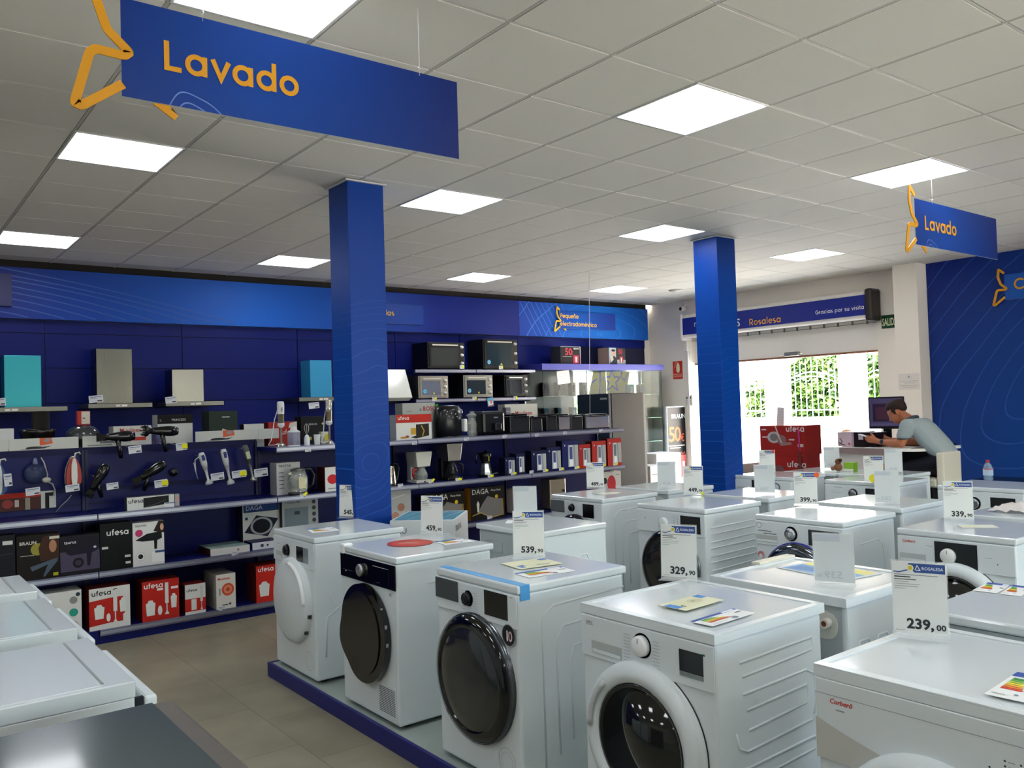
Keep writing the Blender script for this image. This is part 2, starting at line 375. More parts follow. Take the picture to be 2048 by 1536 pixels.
mb.box(1.5, YN - .12, .8, 9.3, YN - .06, .84, M('#8c8f92', .4)); mb.box(1.5, YN - .12, 2.71, 9.3, YN - .06, 2.75, M('#8c8f92', .4))
structure('unseen_window', mb)  # unseen window band, added to bring daylight onto ceiling and machine tops
# white column in front of the blue wall
mb = MB(); mb.box(10.18, 5.06, 0, XW, 5.36, CH, wallm)
structure('wall_pier', mb, .004)
# blue printed wall right of the pier
bw = contour('blue_contour_wallpaper', '#0f2474', '#14509c', '#2a55a6', (3.75, 1.8), (1.25, .62), math.radians(-48), 3.4, .3, 'yz', .5, .013, (2.7, .9), 3.2, 3.6)
mb = MB(); mb.box(XW - .03, YN + .02, 0, XW - .002, 5.058, CH - .002, bw); structure('trim_3', mb)
# cladding boards of the back wall
clad = M('#0a1966', .42, var=.15, spec=.14)
mb = MB(); xs = [-5.3, -3.93, -2.57, -1.21, .147, 1.505, 2.862, 4.22, 5.577, 6.6, 7.62, 9.0, 10.3]
zs = [.1, .4, .76, 1.12, 1.48, 1.84, 2.2, 2.555, 2.69]
mb.box(-5.3, YW - .022, 0, 8.66, YW - .002, 2.69, M('#080c30', .6)); mb.box(8.66, YW - .022, 2.26, 10.3, YW - .002, 2.69, M('#080c30', .6))
for i in range(len(xs) - 1):
    for k in range(len(zs) - 1):
        x0, x1, z0, z1 = xs[i], xs[i + 1], zs[k], zs[k + 1]
        if x1 > 8.7 and z0 < 2.25:
            if x0 >= 8.6: continue
            x1 = 8.66
        mb.box(x0 + .004, YW - .036, z0 + .004, x1 - .004, YW - .02, z1 - .004, clad)
structure('trim_4', mb)
# printed fascia boards
f1 = contour('fascia_print_left', '#0a2078', '#0e5cc0', '#2a5cb8', (-3.6, .2), (6.0, 1.9), math.radians(-6), 11, .1, 'xz', .45, .0022, (3.6, 2.75), 2.6, 1.6)
f2 = contour('fascia_print_right', '#1540a0', '#1d6fc8', '#4288d6', (9.2, 2.75), (1.2, .5), 0, 3.5, .5, 'xz', .45, .008, (9.3, 2.9), 1.6, 4)
mb = MB(); mb.box(-5.3, YW - .12, 2.69, 7.6, YW - .04, 3.2, f1); ff = Fr((0, YW - .12, 0)); ln = M('#24509c', .45)
for (a0, b0, a1, b1, bow) in ((0, 535, 470, 646, 6), (0, 547, 425, 645, 6), (0, 556, 375, 643, 6), (0, 568, 308, 642, 5), (0, 580, 252, 640, 4), (0, 593, 192, 639, 3), (0, 608, 128, 637, 2), (0, 623, 56, 635, 1)):
    pts = []
    for k in range(11):
        t = k / 10; q = at(a0 + (a1 - a0) * t, b0 + (b1 - b0) * t - bow * math.sin(PI * t), Y=YW - .12); pts.append((q.x, max(2.694, min(3.196, q.z))))
    mb.ribbon(pts, .011, ff, .0008, ln)
tag(mb.build('fascia_board'), 'long blue printed fascia board above the wall panels and range hoods', 'board')
mb = MB(); mb.box(7.603, YW - .12, 2.69, 10.3, YW - .04, 3.2, f2)
for k in range(9): mb.ribbon([(7.62 + k * .1, 3.19 - max(0, 0) ), (7.62 + k * .1 + .3, 2.7)] if k < 6 else [(7.62 + k * .1, 3.19), (7.62 + k * .1 + .12, 2.99)], .008, ff, .0008, M('#4a78c8', .45))
tag(mb.build('fascia_board'), 'blue fascia board with wavy contour lines behind the two-line section sign', 'board')
# back wall window, built for the cabinet's reflected view and enlarged for daylight
mb = MB()
for a in ((8.72, .1, 8.77, 2.22), (10.23, .1, 10.28, 2.22), (8.77, .1, 10.23, .15), (8.77, 2.17, 10.23, 2.22)): mb.box(a[0], YW + .05, a[1], a[2], YW + .11, a[3], M('#8c8f92', .4))
wf = structure('window_1', mb)
mb = MB(); mb.box(8.77, YW + .075, .15, 10.23, YW + .083, 2.17, glassm); mb.build('pane', wf)
fr = Fr((9.1, YW + .05, 1.7), (1, 0, 0), (0, 0, 1)); mb = MB()
mb.prism([(-.06, 0), (.78, 0), (.92, .5), (.1, .5)], fr, 0, .003, M('#e4e81c', .5, alpha=.96))
pv = M('#6a6aa0', .5); st = []
for k in range(10):
    r = .19 if k % 2 == 0 else .085; a = math.radians(90 + 36 * k); st.append((.5 + r * math.cos(a), .33 + r * math.sin(a) * .95))
mb.ribbon(st, .03, fr, .005, pv, 0, True); mb.ribbon([(.72, .49), (.7, .4), (.78, .33), (.86, .46)], .03, fr, .005, pv); mb.ribbon([(.22, .0), (.24, .5)], .04, fr, .005, pv); mb.ribbon([(.05, .3), (.16, .36)], .03, fr, .005, pv)
mb.build('vinyl_sticker', wf)['label'] = 'yellow translucent vinyl with purple star outlines'
# baseboards
mb = MB(); mb.box(XW - .012, DY1 + .002, 0, XW, YW - .13, .08, M('#8b8675', .5)); structure('baseboard_entrance', mb)

# ---------------------------------------------------------------- pillars
pm = contour('pillar_print', '#052c7a', '#06429c', '#1c56ac', (0, -.35), (.6, .55), .6, 9, .7, 'xz', .4, .006, (0, .4), 2.2, 2.4)
for (x, y, lab) in ((2.81, 5.375, 'square blue printed pillar on the left, beside the oven shelves'), (6.735, 5.355, 'square blue printed pillar in front of the entrance')):
    o = empty('pillar', (x, y, 0), 0, lab, 'pillar')
    MB().box(-.14, -.145, -1.63, .14, .145, 1.63, pm).build('shaft', o, .003, (0, 0, 1.632))
    mb = MB(); mb.box(-.16, -.165, CH - .016, .16, .165, CH - .006, M('#c9cccd', .5)); mb.build('ceiling_collar', o)

# ---------------------------------------------------------------- entrance: air curtain sign, shutter, exit sign
navy = M('#202c88', .4, spec=.25)
o = empty('air_curtain', (XW, 0, 0), 0, 'long white air curtain casing with blue name banner above the entrance', 'air curtain')
mb = MB(); mb.box(-.2, 5.77, 2.66, -.002, 8.8, 3.02, M('#e2dfd8', .4)); mb.build('casing', o, .02)
mb = MB(); fr = Fr((-.205, 8.84, 2.7), (0, -1, 0), (0, 0, 1)); mb.box(-.21, 5.77, 2.705, -.202, 8.84, 2.965, navy)
F2 = Fr((-.2102, 8.84, 2.705), (0, -1, 0), (0, 0, 1))
def UU(px, py): p = at(px, py, X=XW - .21); return 8.84 - p.y, p.z - 2.705
u, v = UU(1499, 651); mb.word('Rosalesa', F2, u, v, .064, M('#f0a818', .5), .2)
u, v = UU(1460, 655); mb.text('CS', F2, u, v + .005, .16, M('#f4f4f4', .5), .01)
u, v = UU(1388, 655); mb.text('milar', F2, u, v + .01, .14, M('#f4f4f4', .5), .004)
u, v = UU(1631, 629); mb.word('Gracias por su visita', F2, u, v, .036, M('#f4f4f4', .5), .2)
mb.build('name_banner', o)
mb = MB(); mb.box(-.235, 5.665, 2.62, 0, 5.768, 3.04, M('#26211f', .4)); mb.build('end_cap', o, .03)['label'] = 'black rounded end cap'
mb = MB(); mb.box(-.225, 8.805, 2.62, 0, 8.87, 3.04, M('#dedbd4', .4)); mb.build('end_cap', o, .03)
mb = MB(); wht = M('#e9e7e1', .5)
for k in range(9):
    z = 2.26 + k * .068; mb.box(XW + .13 - (k % 2) * .003, DY0, z, XW + .15, DY1, z + .068, wht)
mb.box(XW + .11, DY0, 2.235, XW + .17, DY1, 2.262, M('#8a5a44', .5)); mb.box(XW + .145, DY0, 2.26, XW + .155, DY1, 2.86, wht)
o = mb.build('roller_shutter'); tag(o, 'half lowered white slatted roller shutter behind the blue banner', 'shutter')
mb = MB(); mb.tube([(XW + .06, DY0, 2.665), (XW + .06, DY1, 2.665)], .004, M('#777777', .4, metal=1), 6)
mb.tube([(XW + .06, DY0, 2.62), (XW + .06, DY1, 2.62)], .004, M('#777777', .4, metal=1), 6)
for k in range(14): mb.box(XW + .052, DY0 + .15 + k * .21, 2.61, XW + .068, DY0 + .17 + k * .21, 2.675, M('#666666', .4))
mb.build('curtain_rail', o)
p = at(1584, 704, X=XW + .05)
mb = MB(); mb.box(-.03, -.11, -.028, .03, .11, .028, M('#8f8f8d', .35, metal=.7)); mb.tube([(0, -.11, 0), (-.01, -.19, .0)], .006, steel, 6); mb.tube([(0, .11, 0), (-.01, .2, -.0)], .006, steel, 6)
tag(mb.build('door_closer', None, .005, (p.x, p.y, 2.29)), 'grey metal door closer fixed at the bottom of the shutter', 'door closer')
MB().box(-.02, -.12, -.02, .02, .12, .02, steel)
# door jamb pipe and keypad, camera, signs on the entrance wall
mb = MB(); mb.box(XW - .045, 8.865, 0, XW - .003, 8.9, 2.5, M('#e4e0d8', .4)); mb.box(XW - .075, 8.855, 2.46, XW - .003, 8.93, 2.62, M('#e4e0d8', .4)); tag(mb.build('cable_duct', None, .004), 'white vertical cable duct with box beside the doorway', 'cable duct')
p = at(1380, 801, X=XW)
o = MB().box(-.03, -.075, -.085, -.003, .075, .085, M('#dcdad4', .4)).build('alarm_keypad', None, .006, (XW, p.y, p.z)); tag(o, 'small white alarm keypad with dark display on the wall left of the pillar', 'keypad')
MB().box(-.032, -.05, .03, -.029, .05, .06, black).build('display', o)
mb = MB()
for r in range(3):
    for c in range(4): mb.box(-.033, -.045 + c * .025, -.06 + r * .025, -.029, -.028 + c * .025, -.043 + r * .025, M('#b9b7b2', .5))
mb.build('button_grid', o)
a = at(1346, 722, X=XW); c = at(1366, 756, X=XW)
mb = MB(); fr = Fr((XW - .006, a.y, c.z - .01), (0, -1, 0), (0, 0, 1)); wsg = a.y - c.y; hsg = a.z - c.z
mb.prism([(0, 0), (wsg, 0), (wsg, hsg), (0, hsg)], fr, 0, .004, M('#c22a1c', .4)); cre = M('#e6e2c0', .5)
mb.ribbon([(.01, .075), (wsg - .01, .075)], .006, fr, .0046, cre)
mb.prism(chaikin([(.075, .1), (.145, .1), (.145, .22), (.13, .245), (.12, .262), (.1, .262), (.09, .245), (.075, .22)], 1, True), fr, .004, .0052, cre)
mb.ribbon([(.1, .262), (.08, .27), (.05, .25), (.045, .18)], .007, fr, .005, cre); mb.text('EXTINTOR', fr, .018, .032, .034, cre, .004, h=.0052)
tag(mb.build('fire_extinguisher_sign'), 'small red sign with a white fire extinguisher symbol', 'sign')
a = at(1763, 629, X=XW); mb = MB(); fr = Fr((XW - .006, a.y, 2.52), (0, -1, 0), (0, 0, 1))
mb.prism([(0, 0), (.32, 0), (.32, .17), (0, .17)], fr, 0, .004, M('#124028', .4)); mb.text('SALIDA', fr, .01, .036, .132, M('#dfe8b8', .5), .018, h=.005, sx=.46)
tag(mb.build('exit_sign'), 'dark green SALIDA exit sign half hidden by the white pier', 'sign')
# notice printed on the pier
fr = Fr((10.177, 5.35, 1.72), (0, -1, 0), (0, 0, 1)); mb = MB(); mb.rect(fr, .01, 0, .28, .2, .001, M('#dedad3', .6)); g = M('#6d6a66', .6)
for k, (u0, u1) in enumerate(((.06, .24), (.03, .27), (.08, .22), (.04, .26))): mb.rect(fr, u0, .03 + k * .022 + (.01 if k > 1 else 0), u1, .033 + k * .022 + (.01 if k > 1 else 0), .002, g)
mb.circ(fr, .145, .165, .008, .002, g); mb.rect(fr, .11, .145, .18, .148, .002, g)
tag(mb.build('wall_notice'), 'white paper notice with thin dark lines on the white pier', 'notice')
# security camera, smoke dome, column speaker
o = empty('security_camera', (10.33, 8.83, 3.12), 0, 'small white security camera at the ceiling corner left of the pillar', 'camera')
mb = MB(); mb.lathe([(.001, 0), (.038, 0), (.04, .02), (.03, .1), (.001, .1)], (-.1, 0, 0), 'x', M('#e4e2de', .4)); mb.build('housing', o)
mb = MB(); mb.lathe([(.001, -.002), (.028, -.002), (.028, .004)], (-.101, 0, 0), 'x', blackgloss); mb.build('lens', o)
mb = MB(); mb.tube([(-.02, 0, .02), (.03, 0, .08), (.115, 0, .08)], .012, M('#e4e2de', .4)); mb.build('bracket', o)
mb = MB(); mb.lathe([(.001, -.035), (.06, -.03), (.11, 0)], (9.3, 8.1, CH + .0), 'z', M('#d9d5cc', .5)); tag(mb.build('ceiling_dome'), 'round flat white ceiling dome near the entrance corner', 'smoke detector')
p = Vector((6.95, 5.3, 3.1)); mb = MB(); mb.box(-.03, -.05, -.1, .03, .05, .1, M('#d5d3cc', .5))
for k in range(5): mb.box(-.031, -.052, .0 + k * .014, .031, -.049, .006 + k * .014, M('#8f8d88', .5))
tag(mb.build('pillar_speaker', None, .006, (6.907, 5.34, 3.13)), 'small white box fixed high on the right side of the farther pillar', 'speaker')
mb = MB(); mb.tube([at(1178, 535, Y=7.38), at(1180, 826, Y=7.38)], .0035, M('#e8e6e0', .5), 6)
tag(mb.build('hanging_string'), 'thin white string hanging straight down from the ceiling before the glass cabinet', 'string')

# ---------------------------------------------------------------- hanging and wall signs with star outline
STAR = [(.012, 1.06), (-.19, 1.24), (-.225, .93), (-.13, .64), (.075, .455), (.03, .41), (-.235, .42), (-.29, .37), (-.43, -.15), (-.37, -.17), (.01, .12)]
def star_sign(name, x0, y, z0, H, wd, lines, label, cat='sign', wires=True, axis='x', board='#0c1a5c', board2='#0c4096', size=.36, lines_uv=None, th=.008, tcol='#d0920a'):
    u = (1, 0, 0) if axis == 'x' else (0, -1, 0)
    o = empty(name, (0, 0, 0), 0, label, cat)
    fr = Fr((x0, y, z0), u, (0, 0, 1))
    sm_ = contour('sign_board_print', board, board2, '#6a86c8', (x0 + .22 if axis == 'x' else y, z0 - .06), (.16, .17), 0, 4.2, .7, axis + 'z' if axis == 'x' else 'yz', .4, .03, (x0 + .35 * wd if axis == 'x' else y - .3, z0 + .1), wd * .75, 1.0 if wires else .0)
    mb = MB(); mb.prism([(0, 0), (wd, 0), (wd, H), (0, H)], fr, -th, 0, M('#d5d8da', .5), sm_); mb.build('board', o)
    mb = MB(); pts = []
    P = STAR; pts = [P[0]]
    for k in range(1, len(P) - 1):
        a, b_, c_ = P[k - 1], P[k], P[k + 1]
        def tw(p, q, t=.09):
            d = math.dist(p, q); t = min(t, d * .45); return (p[0] + (q[0] - p[0]) * t / d, p[1] + (q[1] - p[1]) * t / d)
        pts += chaikin([tw(b_, a), b_, tw(b_, c_)], 2)
    pts.append(P[-1])
    mb.ribbon([(a * H, b_ * H) for a, b_ in pts], .088 * H, fr, .004, M(tcol, .45), .006)
    mb.ribbon([(.33 * H, .03 * H), (.5 * H, -.08 * H), (.515 * H, -.06 * H)], .09 * H, fr, -th - .001, M(tcol, .45), .006)
    mb.build('star_outline', o)['label'] = 'yellow star outline'
    mb = MB()
    for (t, uu, vv, sz) in lines: mb.word(t, fr, uu * H, vv * H, sz * H, M(tcol, .45), .25, .002)
    mb.build('lettering', o)
    if wires:
        for uu in (.2 * wd, .86 * wd):
            mb = MB(); q = fr.p(uu, H - .012, .002); mb.tube([q, (q.x, q.y, CH)], .0012, M('#d8d8d8', .4), 5); mb.ball((q.x, q.y, q.z + .03), .005, chrome, 8); mb.build('wire', o)
    return o
star_sign('hanging_sign', .672, 2.85, 2.688, .32, 1.295, [('Lavado', .41, .365, .21)], 'large blue hanging sign reading Lavado at top left', size=.2)
star_sign('hanging_sign', 5.85, 2.9, 2.708, .325, 1.3, [('Lavado', .42, .37, .21)], 'small distant blue hanging sign reading Lavado above the entrance side')
a = at(1122, 655, Y=9.55); c = at(1233, 662, Y=9.55); e = at(1122, 622, Y=9.55)
Hs = e.z - a.z + .01
star_sign('section_sign', a.x, 9.57, a.z - .01, Hs, c.x - a.x, [('Pequeño', .02, .62, .178), ('electrodoméstico', .02, .16, .178)], 'blue section sign reading Pequeño electrodoméstico on the fascia', wires=False, board='#2a3a90', board2='#1c58b0', th=.012, tcol='#f0b418')
a = at(700, 640, Y=9.55); c = at(849, 648, Y=9.55)
star_sign('section_sign', a.x, 9.57, a.z - .02, Hs, c.x - a.x, [('Campanas', .1, .4, .15), ('das', 1.86, .4, .19)][1:], 'blue section sign ending in das, partly behind the nearer pillar', wires=False, board='#1a3a8c', board2='#123c90', th=.012, tcol='#d8a81c')
a = at(24, 612, Y=9.55)
mb = MB(); mb.box(a.x - 1.2, 9.555, a.z, a.x, 9.6, a.z + .32, M('#23285c', .5)); tag(mb.build('section_sign'), 'blank end of a dark blue section sign at the left edge', 'sign')
fr0 = at(2010, 600, X=10.4)
star_sign('section_sign', 10.4, fr0.y, 2.71, .29, 1.3, [('Cocinas', .36, .37, .3)], 'blue sign starting with Co on the blue printed wall', wires=False, axis='y', board='#15409a', board2='#1a58b0', th=.02)
# ================================================================ gondola shelving (five bays) and wall shelves
gnavy = M('#0b1254', .42, spec=.25); gdark = M('#080d40', .5, spec=.25); rail = brushed('#a6a8b4', 0, .38); raild = M('#73758a', .35, metal=.4)
GYF, GYB = 6.87, 7.32
bx = [.012, 1.398, 2.784, 4.170, 5.541, 6.912]
SZ = [.1, .53, .957, 1.378]
def shelf_into(parent, x0, x1, z, y0, y1, name='shelf', railh=.045):
    o = MB().box(x0 + .004, y0 + .012, z - .032, x1 - .004, y1, z, gnavy).build(name, parent)
    mb = MB(); mb.box(x0 + .004, y0 - .004, z - .04, x1 - .004, y0 + .012, z + .004, raild); mb.box(x0 + .004, y0 - .008, z - .028, x1 - .004, y0 - .004, z - .006, rail)
    mb.build('price_rail', o); return o
glab = ['gondola shelving bay at the left edge with irons hung on its panel', 'gondola shelving bay with hanging hand blenders and boxed hair dryers', 'gondola shelving bay left of and behind the nearer blue pillar', 'gondola shelving bay right of the nearer pillar with coffee makers', 'last gondola shelving bay at its right end with shaver boxes and fryers']
for k in range(5):
    x0, x1 = bx[k], bx[k + 1]
    o = empty('gondola_shelving', (0, 0, 0), 0, glab[k], 'shelf', 'gondola bays in one run')
    mb = MB(); mb.box(x0 + .002, GYF + .012, .0, x1 - .002, GYB, .068, gnavy); mb.build('base_plinth', o)
    top = 1.445 if k < 2 else 1.37
    mb = MB(); mb.box(x0 + .002, GYB, .0, x1 - .002, GYB + .04, top, gnavy)
    if k < 2: mb.box(x0 + .01, GYB - .012, 1.395, x1 - .01, GYB, 1.44, gdark); mb.box(x0 + .01, GYB - .01, 1.1, x1 - .01, GYB, 1.13, gdark)
    for q in range(3): mb.box(x0 + .002, GYB - .003, .4 + q * .3, x1 - .002, GYB, .404 + q * .3, M('#060a2a', .6))
    mb.build('back_panel', o)
    for xx in (x0 + .002, x1 - .022): MB().box(xx, GYB - .03, .07, xx + .02, GYB - .001, top - .02, M('#0a0f40', .45)).build('upright', o)
    for q, z in enumerate(SZ):
        if q == 3 and k < 2: continue
        if q == 0 and k == 0: MB().box(x0 + .004, GYF + .012, z - .032, x1 - .004, GYB, z, gnavy).build('shelf', o); continue
        shelf_into(o, x0, x1, z, GYF, GYB)
    MB().box(x0 + .004, GYB + .04, 1.33, x1 - .004, GYB + .5, 1.36, gnavy).build('rear_shelf', o)
    MB().box(x0 + .004, GYB + .04, 0, x1 - .004, GYB + .5, .1, gnavy).build('rear_base', o)
WSH = []
for (x0, x1, z, lab) in ((5.62, 6.57, 2.175, 'upper wall shelf on the left, carrying the large black mini oven'), (6.575, 7.6, 2.175, 'upper wall shelf on the right, carrying the black oven with blue sticker'), (5.62, 6.57, 1.79, 'lower wall shelf on the left with the mirrored steel mini oven'), (6.575, 7.6, 1.79, 'lower wall shelf on the right with a small black mini oven at its end')):
    o = empty('wall_shelf', (0, 0, 0), 0, lab, 'shelf'); shelf_into(o, x0, x1, z, 9.27, YW - .038)
    for xx in (x0 + .03, x1 - .045): MB().prism([(0, .085), (.36, .105), (.36, .12), (0, .12)], Fr((xx, YW - .038, z - .152), (0, -1, 0), (0, 0, 1)), 0, .01, gnavy).build('bracket', o)

# ---- cartons: a box whose front is printed.  art in face units (0..1)
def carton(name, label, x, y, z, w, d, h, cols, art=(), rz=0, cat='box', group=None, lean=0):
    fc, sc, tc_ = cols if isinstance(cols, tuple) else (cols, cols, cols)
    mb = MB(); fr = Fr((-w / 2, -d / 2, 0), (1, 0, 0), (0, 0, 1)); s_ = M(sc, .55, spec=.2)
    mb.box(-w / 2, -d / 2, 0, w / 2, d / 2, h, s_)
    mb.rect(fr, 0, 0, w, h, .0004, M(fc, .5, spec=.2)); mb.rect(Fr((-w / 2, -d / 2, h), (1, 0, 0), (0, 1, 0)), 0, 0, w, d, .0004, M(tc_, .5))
    mb.rect(Fr((-w / 2, -d / 2, h), (1, 0, 0), (0, 1, 0)), 0, d * .49, w, d * .51, .0008, M('#a9a391', .5))
    draw(mb, fr, w, h, art)
    if lean: mb2 = Matrix.Rotation(lean, 4, 'X')
    o = mb.build(name, None, 0, (x, y, z), rz)
    if lean: o.rotation_euler.x = lean
    return tag(o, label, cat, group)
def draw(mb, fr, w, h, art):
    hh = .001
    for a in art:
        hh += .00015; k = a[0]
        if k == 'r': mb.rect(fr, a[1] * w, a[2] * h, a[3] * w, a[4] * h, hh, M(a[5], .5, spec=.2))
        elif k == 'c': mb.circ(fr, a[1] * w, a[2] * h, a[3] * w, hh, M(a[4], .5, spec=.2), (a[5] * w if len(a) > 5 else None))
        elif k == 'p': mb.face([(p[0] * w, p[1] * h) for p in a[1]], fr, hh, M(a[2], .5, spec=.2))
        elif k == 'l': mb.ribbon([(p[0] * w, p[1] * h) for p in a[1]], a[2] * w, fr, hh, M(a[3], .5, spec=.2))
        elif k == 'w': mb.word(a[1], fr, a[2] * w, a[3] * h, a[4] * w * .72, M(a[5], .5, spec=.2), .24, hh)
        elif k == 't': mb.text(a[1], fr, a[2] * w, a[3] * h, a[4] * w, M(a[5], .5, spec=.2), a[6] if len(a) > 6 else 0, hh)
        elif k == 'e': mb.circ(fr, a[1] * w, a[2] * h, a[3] * w, hh, M(a[5], .5, spec=.2), a[4] * h)
def place(px0, px1, pytop, zb, yf, pymid=None):
    """front face spanned by two columns of the photograph on the plane y = yf, standing on a shelf at zb"""
    pm_ = pymid or pytop + 20
    a = at(px0, pm_, Y=yf); b = at(px1, pm_, Y=yf); t = at((px0 + px1) / 2, pytop, Y=yf)
    return (a.x + b.x) / 2, b.x - a.x, t.z - zb
def shelfbox(label, px0, px1, pytop, lev, d, cols, art=(), yf=6.9, rz=0, name='product_box', zb=None, group=None, h=None):
    zb = SZ[lev] if zb is None else zb
    x, w, hh = place(px0, px1, pytop, zb, yf); hh = h or hh
    return carton(name, label, x, yf + d / 2, zb + .0005, w, d, hh, cols, art, rz, group=group)
RED = '#b8281f'; BX = '#d9dad4'
def blender_art(x, y, s, col='#d9dcd8'):
    return [('r', x - .04 * s, y + .1, x + .04 * s, y + .62, col), ('r', x - .014, y - .12, x + .014, y + .1, col), ('p', [(x - .06, y - .18), (x + .06, y - .18), (x + .02, y - .1), (x - .02, y - .1)], col)]
def jug(x, y, w, h, col='#dde0da'): return [('p', [(x - w * .4, y), (x + w * .4, y), (x + w / 2, y + h * .8), (x + w * .3, y + h * .85), (x + w * .2, y + h), (x - w * .2, y + h), (x - w * .3, y + h * .85), (x - w / 2, y + h * .8)], col)]
# base shelf
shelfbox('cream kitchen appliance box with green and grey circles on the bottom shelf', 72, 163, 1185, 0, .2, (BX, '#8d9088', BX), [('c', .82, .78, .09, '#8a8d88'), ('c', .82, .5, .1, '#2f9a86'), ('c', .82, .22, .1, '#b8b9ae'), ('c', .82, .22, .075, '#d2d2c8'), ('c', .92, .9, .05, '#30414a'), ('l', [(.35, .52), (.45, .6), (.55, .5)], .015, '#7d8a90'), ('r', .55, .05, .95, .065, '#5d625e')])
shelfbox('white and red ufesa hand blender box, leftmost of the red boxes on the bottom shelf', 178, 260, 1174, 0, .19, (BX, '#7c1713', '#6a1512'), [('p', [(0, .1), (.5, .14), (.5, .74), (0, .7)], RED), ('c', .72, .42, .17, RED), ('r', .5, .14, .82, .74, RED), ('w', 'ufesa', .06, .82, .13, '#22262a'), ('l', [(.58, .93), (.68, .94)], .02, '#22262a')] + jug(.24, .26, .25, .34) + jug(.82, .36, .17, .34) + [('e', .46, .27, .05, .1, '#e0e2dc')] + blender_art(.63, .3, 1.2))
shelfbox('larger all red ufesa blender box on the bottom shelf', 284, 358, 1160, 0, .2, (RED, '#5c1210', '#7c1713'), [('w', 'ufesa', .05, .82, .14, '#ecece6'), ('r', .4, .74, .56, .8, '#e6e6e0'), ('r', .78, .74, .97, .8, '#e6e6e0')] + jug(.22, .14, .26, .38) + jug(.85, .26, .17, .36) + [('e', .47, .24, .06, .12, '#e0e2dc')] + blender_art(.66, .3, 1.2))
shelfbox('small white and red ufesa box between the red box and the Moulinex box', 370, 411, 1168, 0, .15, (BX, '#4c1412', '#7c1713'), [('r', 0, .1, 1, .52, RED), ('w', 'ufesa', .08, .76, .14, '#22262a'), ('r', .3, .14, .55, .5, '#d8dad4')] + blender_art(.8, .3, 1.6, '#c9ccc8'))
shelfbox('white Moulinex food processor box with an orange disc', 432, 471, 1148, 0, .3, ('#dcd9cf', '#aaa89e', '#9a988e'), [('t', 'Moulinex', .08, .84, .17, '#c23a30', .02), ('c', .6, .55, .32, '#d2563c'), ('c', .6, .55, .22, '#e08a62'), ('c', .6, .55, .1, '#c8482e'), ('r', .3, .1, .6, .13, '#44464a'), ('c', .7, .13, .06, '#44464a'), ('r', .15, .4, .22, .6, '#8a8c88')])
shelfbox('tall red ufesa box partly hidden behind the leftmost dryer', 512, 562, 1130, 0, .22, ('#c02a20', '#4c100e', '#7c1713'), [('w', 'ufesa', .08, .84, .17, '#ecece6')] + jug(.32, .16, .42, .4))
# second shelf
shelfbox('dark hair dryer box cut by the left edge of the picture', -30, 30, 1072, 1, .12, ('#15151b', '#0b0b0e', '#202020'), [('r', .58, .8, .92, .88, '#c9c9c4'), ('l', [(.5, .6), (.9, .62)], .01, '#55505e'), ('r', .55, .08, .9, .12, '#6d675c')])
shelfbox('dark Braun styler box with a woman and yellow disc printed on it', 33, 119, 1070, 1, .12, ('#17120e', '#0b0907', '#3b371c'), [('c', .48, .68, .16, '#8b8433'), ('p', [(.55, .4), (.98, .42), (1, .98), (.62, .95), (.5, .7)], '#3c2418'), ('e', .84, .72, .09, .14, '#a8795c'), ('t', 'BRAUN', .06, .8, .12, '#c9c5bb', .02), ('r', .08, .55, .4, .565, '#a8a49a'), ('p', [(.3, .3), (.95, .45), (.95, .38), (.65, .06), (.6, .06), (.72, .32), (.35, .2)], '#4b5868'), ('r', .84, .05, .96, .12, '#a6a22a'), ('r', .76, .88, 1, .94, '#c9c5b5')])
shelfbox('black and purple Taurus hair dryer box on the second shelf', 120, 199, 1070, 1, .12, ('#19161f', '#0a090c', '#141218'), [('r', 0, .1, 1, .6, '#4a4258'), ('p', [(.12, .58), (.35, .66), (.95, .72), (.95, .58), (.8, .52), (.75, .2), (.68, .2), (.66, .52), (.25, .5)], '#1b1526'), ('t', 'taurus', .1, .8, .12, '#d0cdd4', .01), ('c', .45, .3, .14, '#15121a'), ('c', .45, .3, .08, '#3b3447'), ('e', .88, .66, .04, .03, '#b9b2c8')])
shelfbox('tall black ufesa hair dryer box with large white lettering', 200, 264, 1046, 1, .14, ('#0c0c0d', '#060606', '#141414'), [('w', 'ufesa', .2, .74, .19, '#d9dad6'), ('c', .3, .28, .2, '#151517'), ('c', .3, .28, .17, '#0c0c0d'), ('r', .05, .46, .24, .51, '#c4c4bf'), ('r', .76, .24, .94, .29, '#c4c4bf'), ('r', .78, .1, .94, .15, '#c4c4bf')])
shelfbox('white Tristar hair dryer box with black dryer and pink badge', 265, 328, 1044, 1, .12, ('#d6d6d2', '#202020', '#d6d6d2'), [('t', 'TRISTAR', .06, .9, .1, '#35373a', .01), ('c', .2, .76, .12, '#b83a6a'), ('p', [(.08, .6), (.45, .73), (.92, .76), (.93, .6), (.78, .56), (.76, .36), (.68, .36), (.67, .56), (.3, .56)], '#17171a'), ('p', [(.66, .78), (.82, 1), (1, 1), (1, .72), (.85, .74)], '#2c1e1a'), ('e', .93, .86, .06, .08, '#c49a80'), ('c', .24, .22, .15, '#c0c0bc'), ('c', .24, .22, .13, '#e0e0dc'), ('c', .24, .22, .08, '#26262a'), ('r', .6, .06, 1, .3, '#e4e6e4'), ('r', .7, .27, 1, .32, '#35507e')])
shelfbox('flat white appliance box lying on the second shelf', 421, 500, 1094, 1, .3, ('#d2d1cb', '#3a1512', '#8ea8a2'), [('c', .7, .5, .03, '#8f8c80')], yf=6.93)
shelfbox('navy flat box with white end lying right of the white flat box', 505, 560, 1083, 1, .2, ('#c9ccd0', '#10184a', '#10184a'), [('c', .35, .5, .06, '#3b3d52'), ('c', .55, .5, .04, '#3b3d52')], yf=6.96)
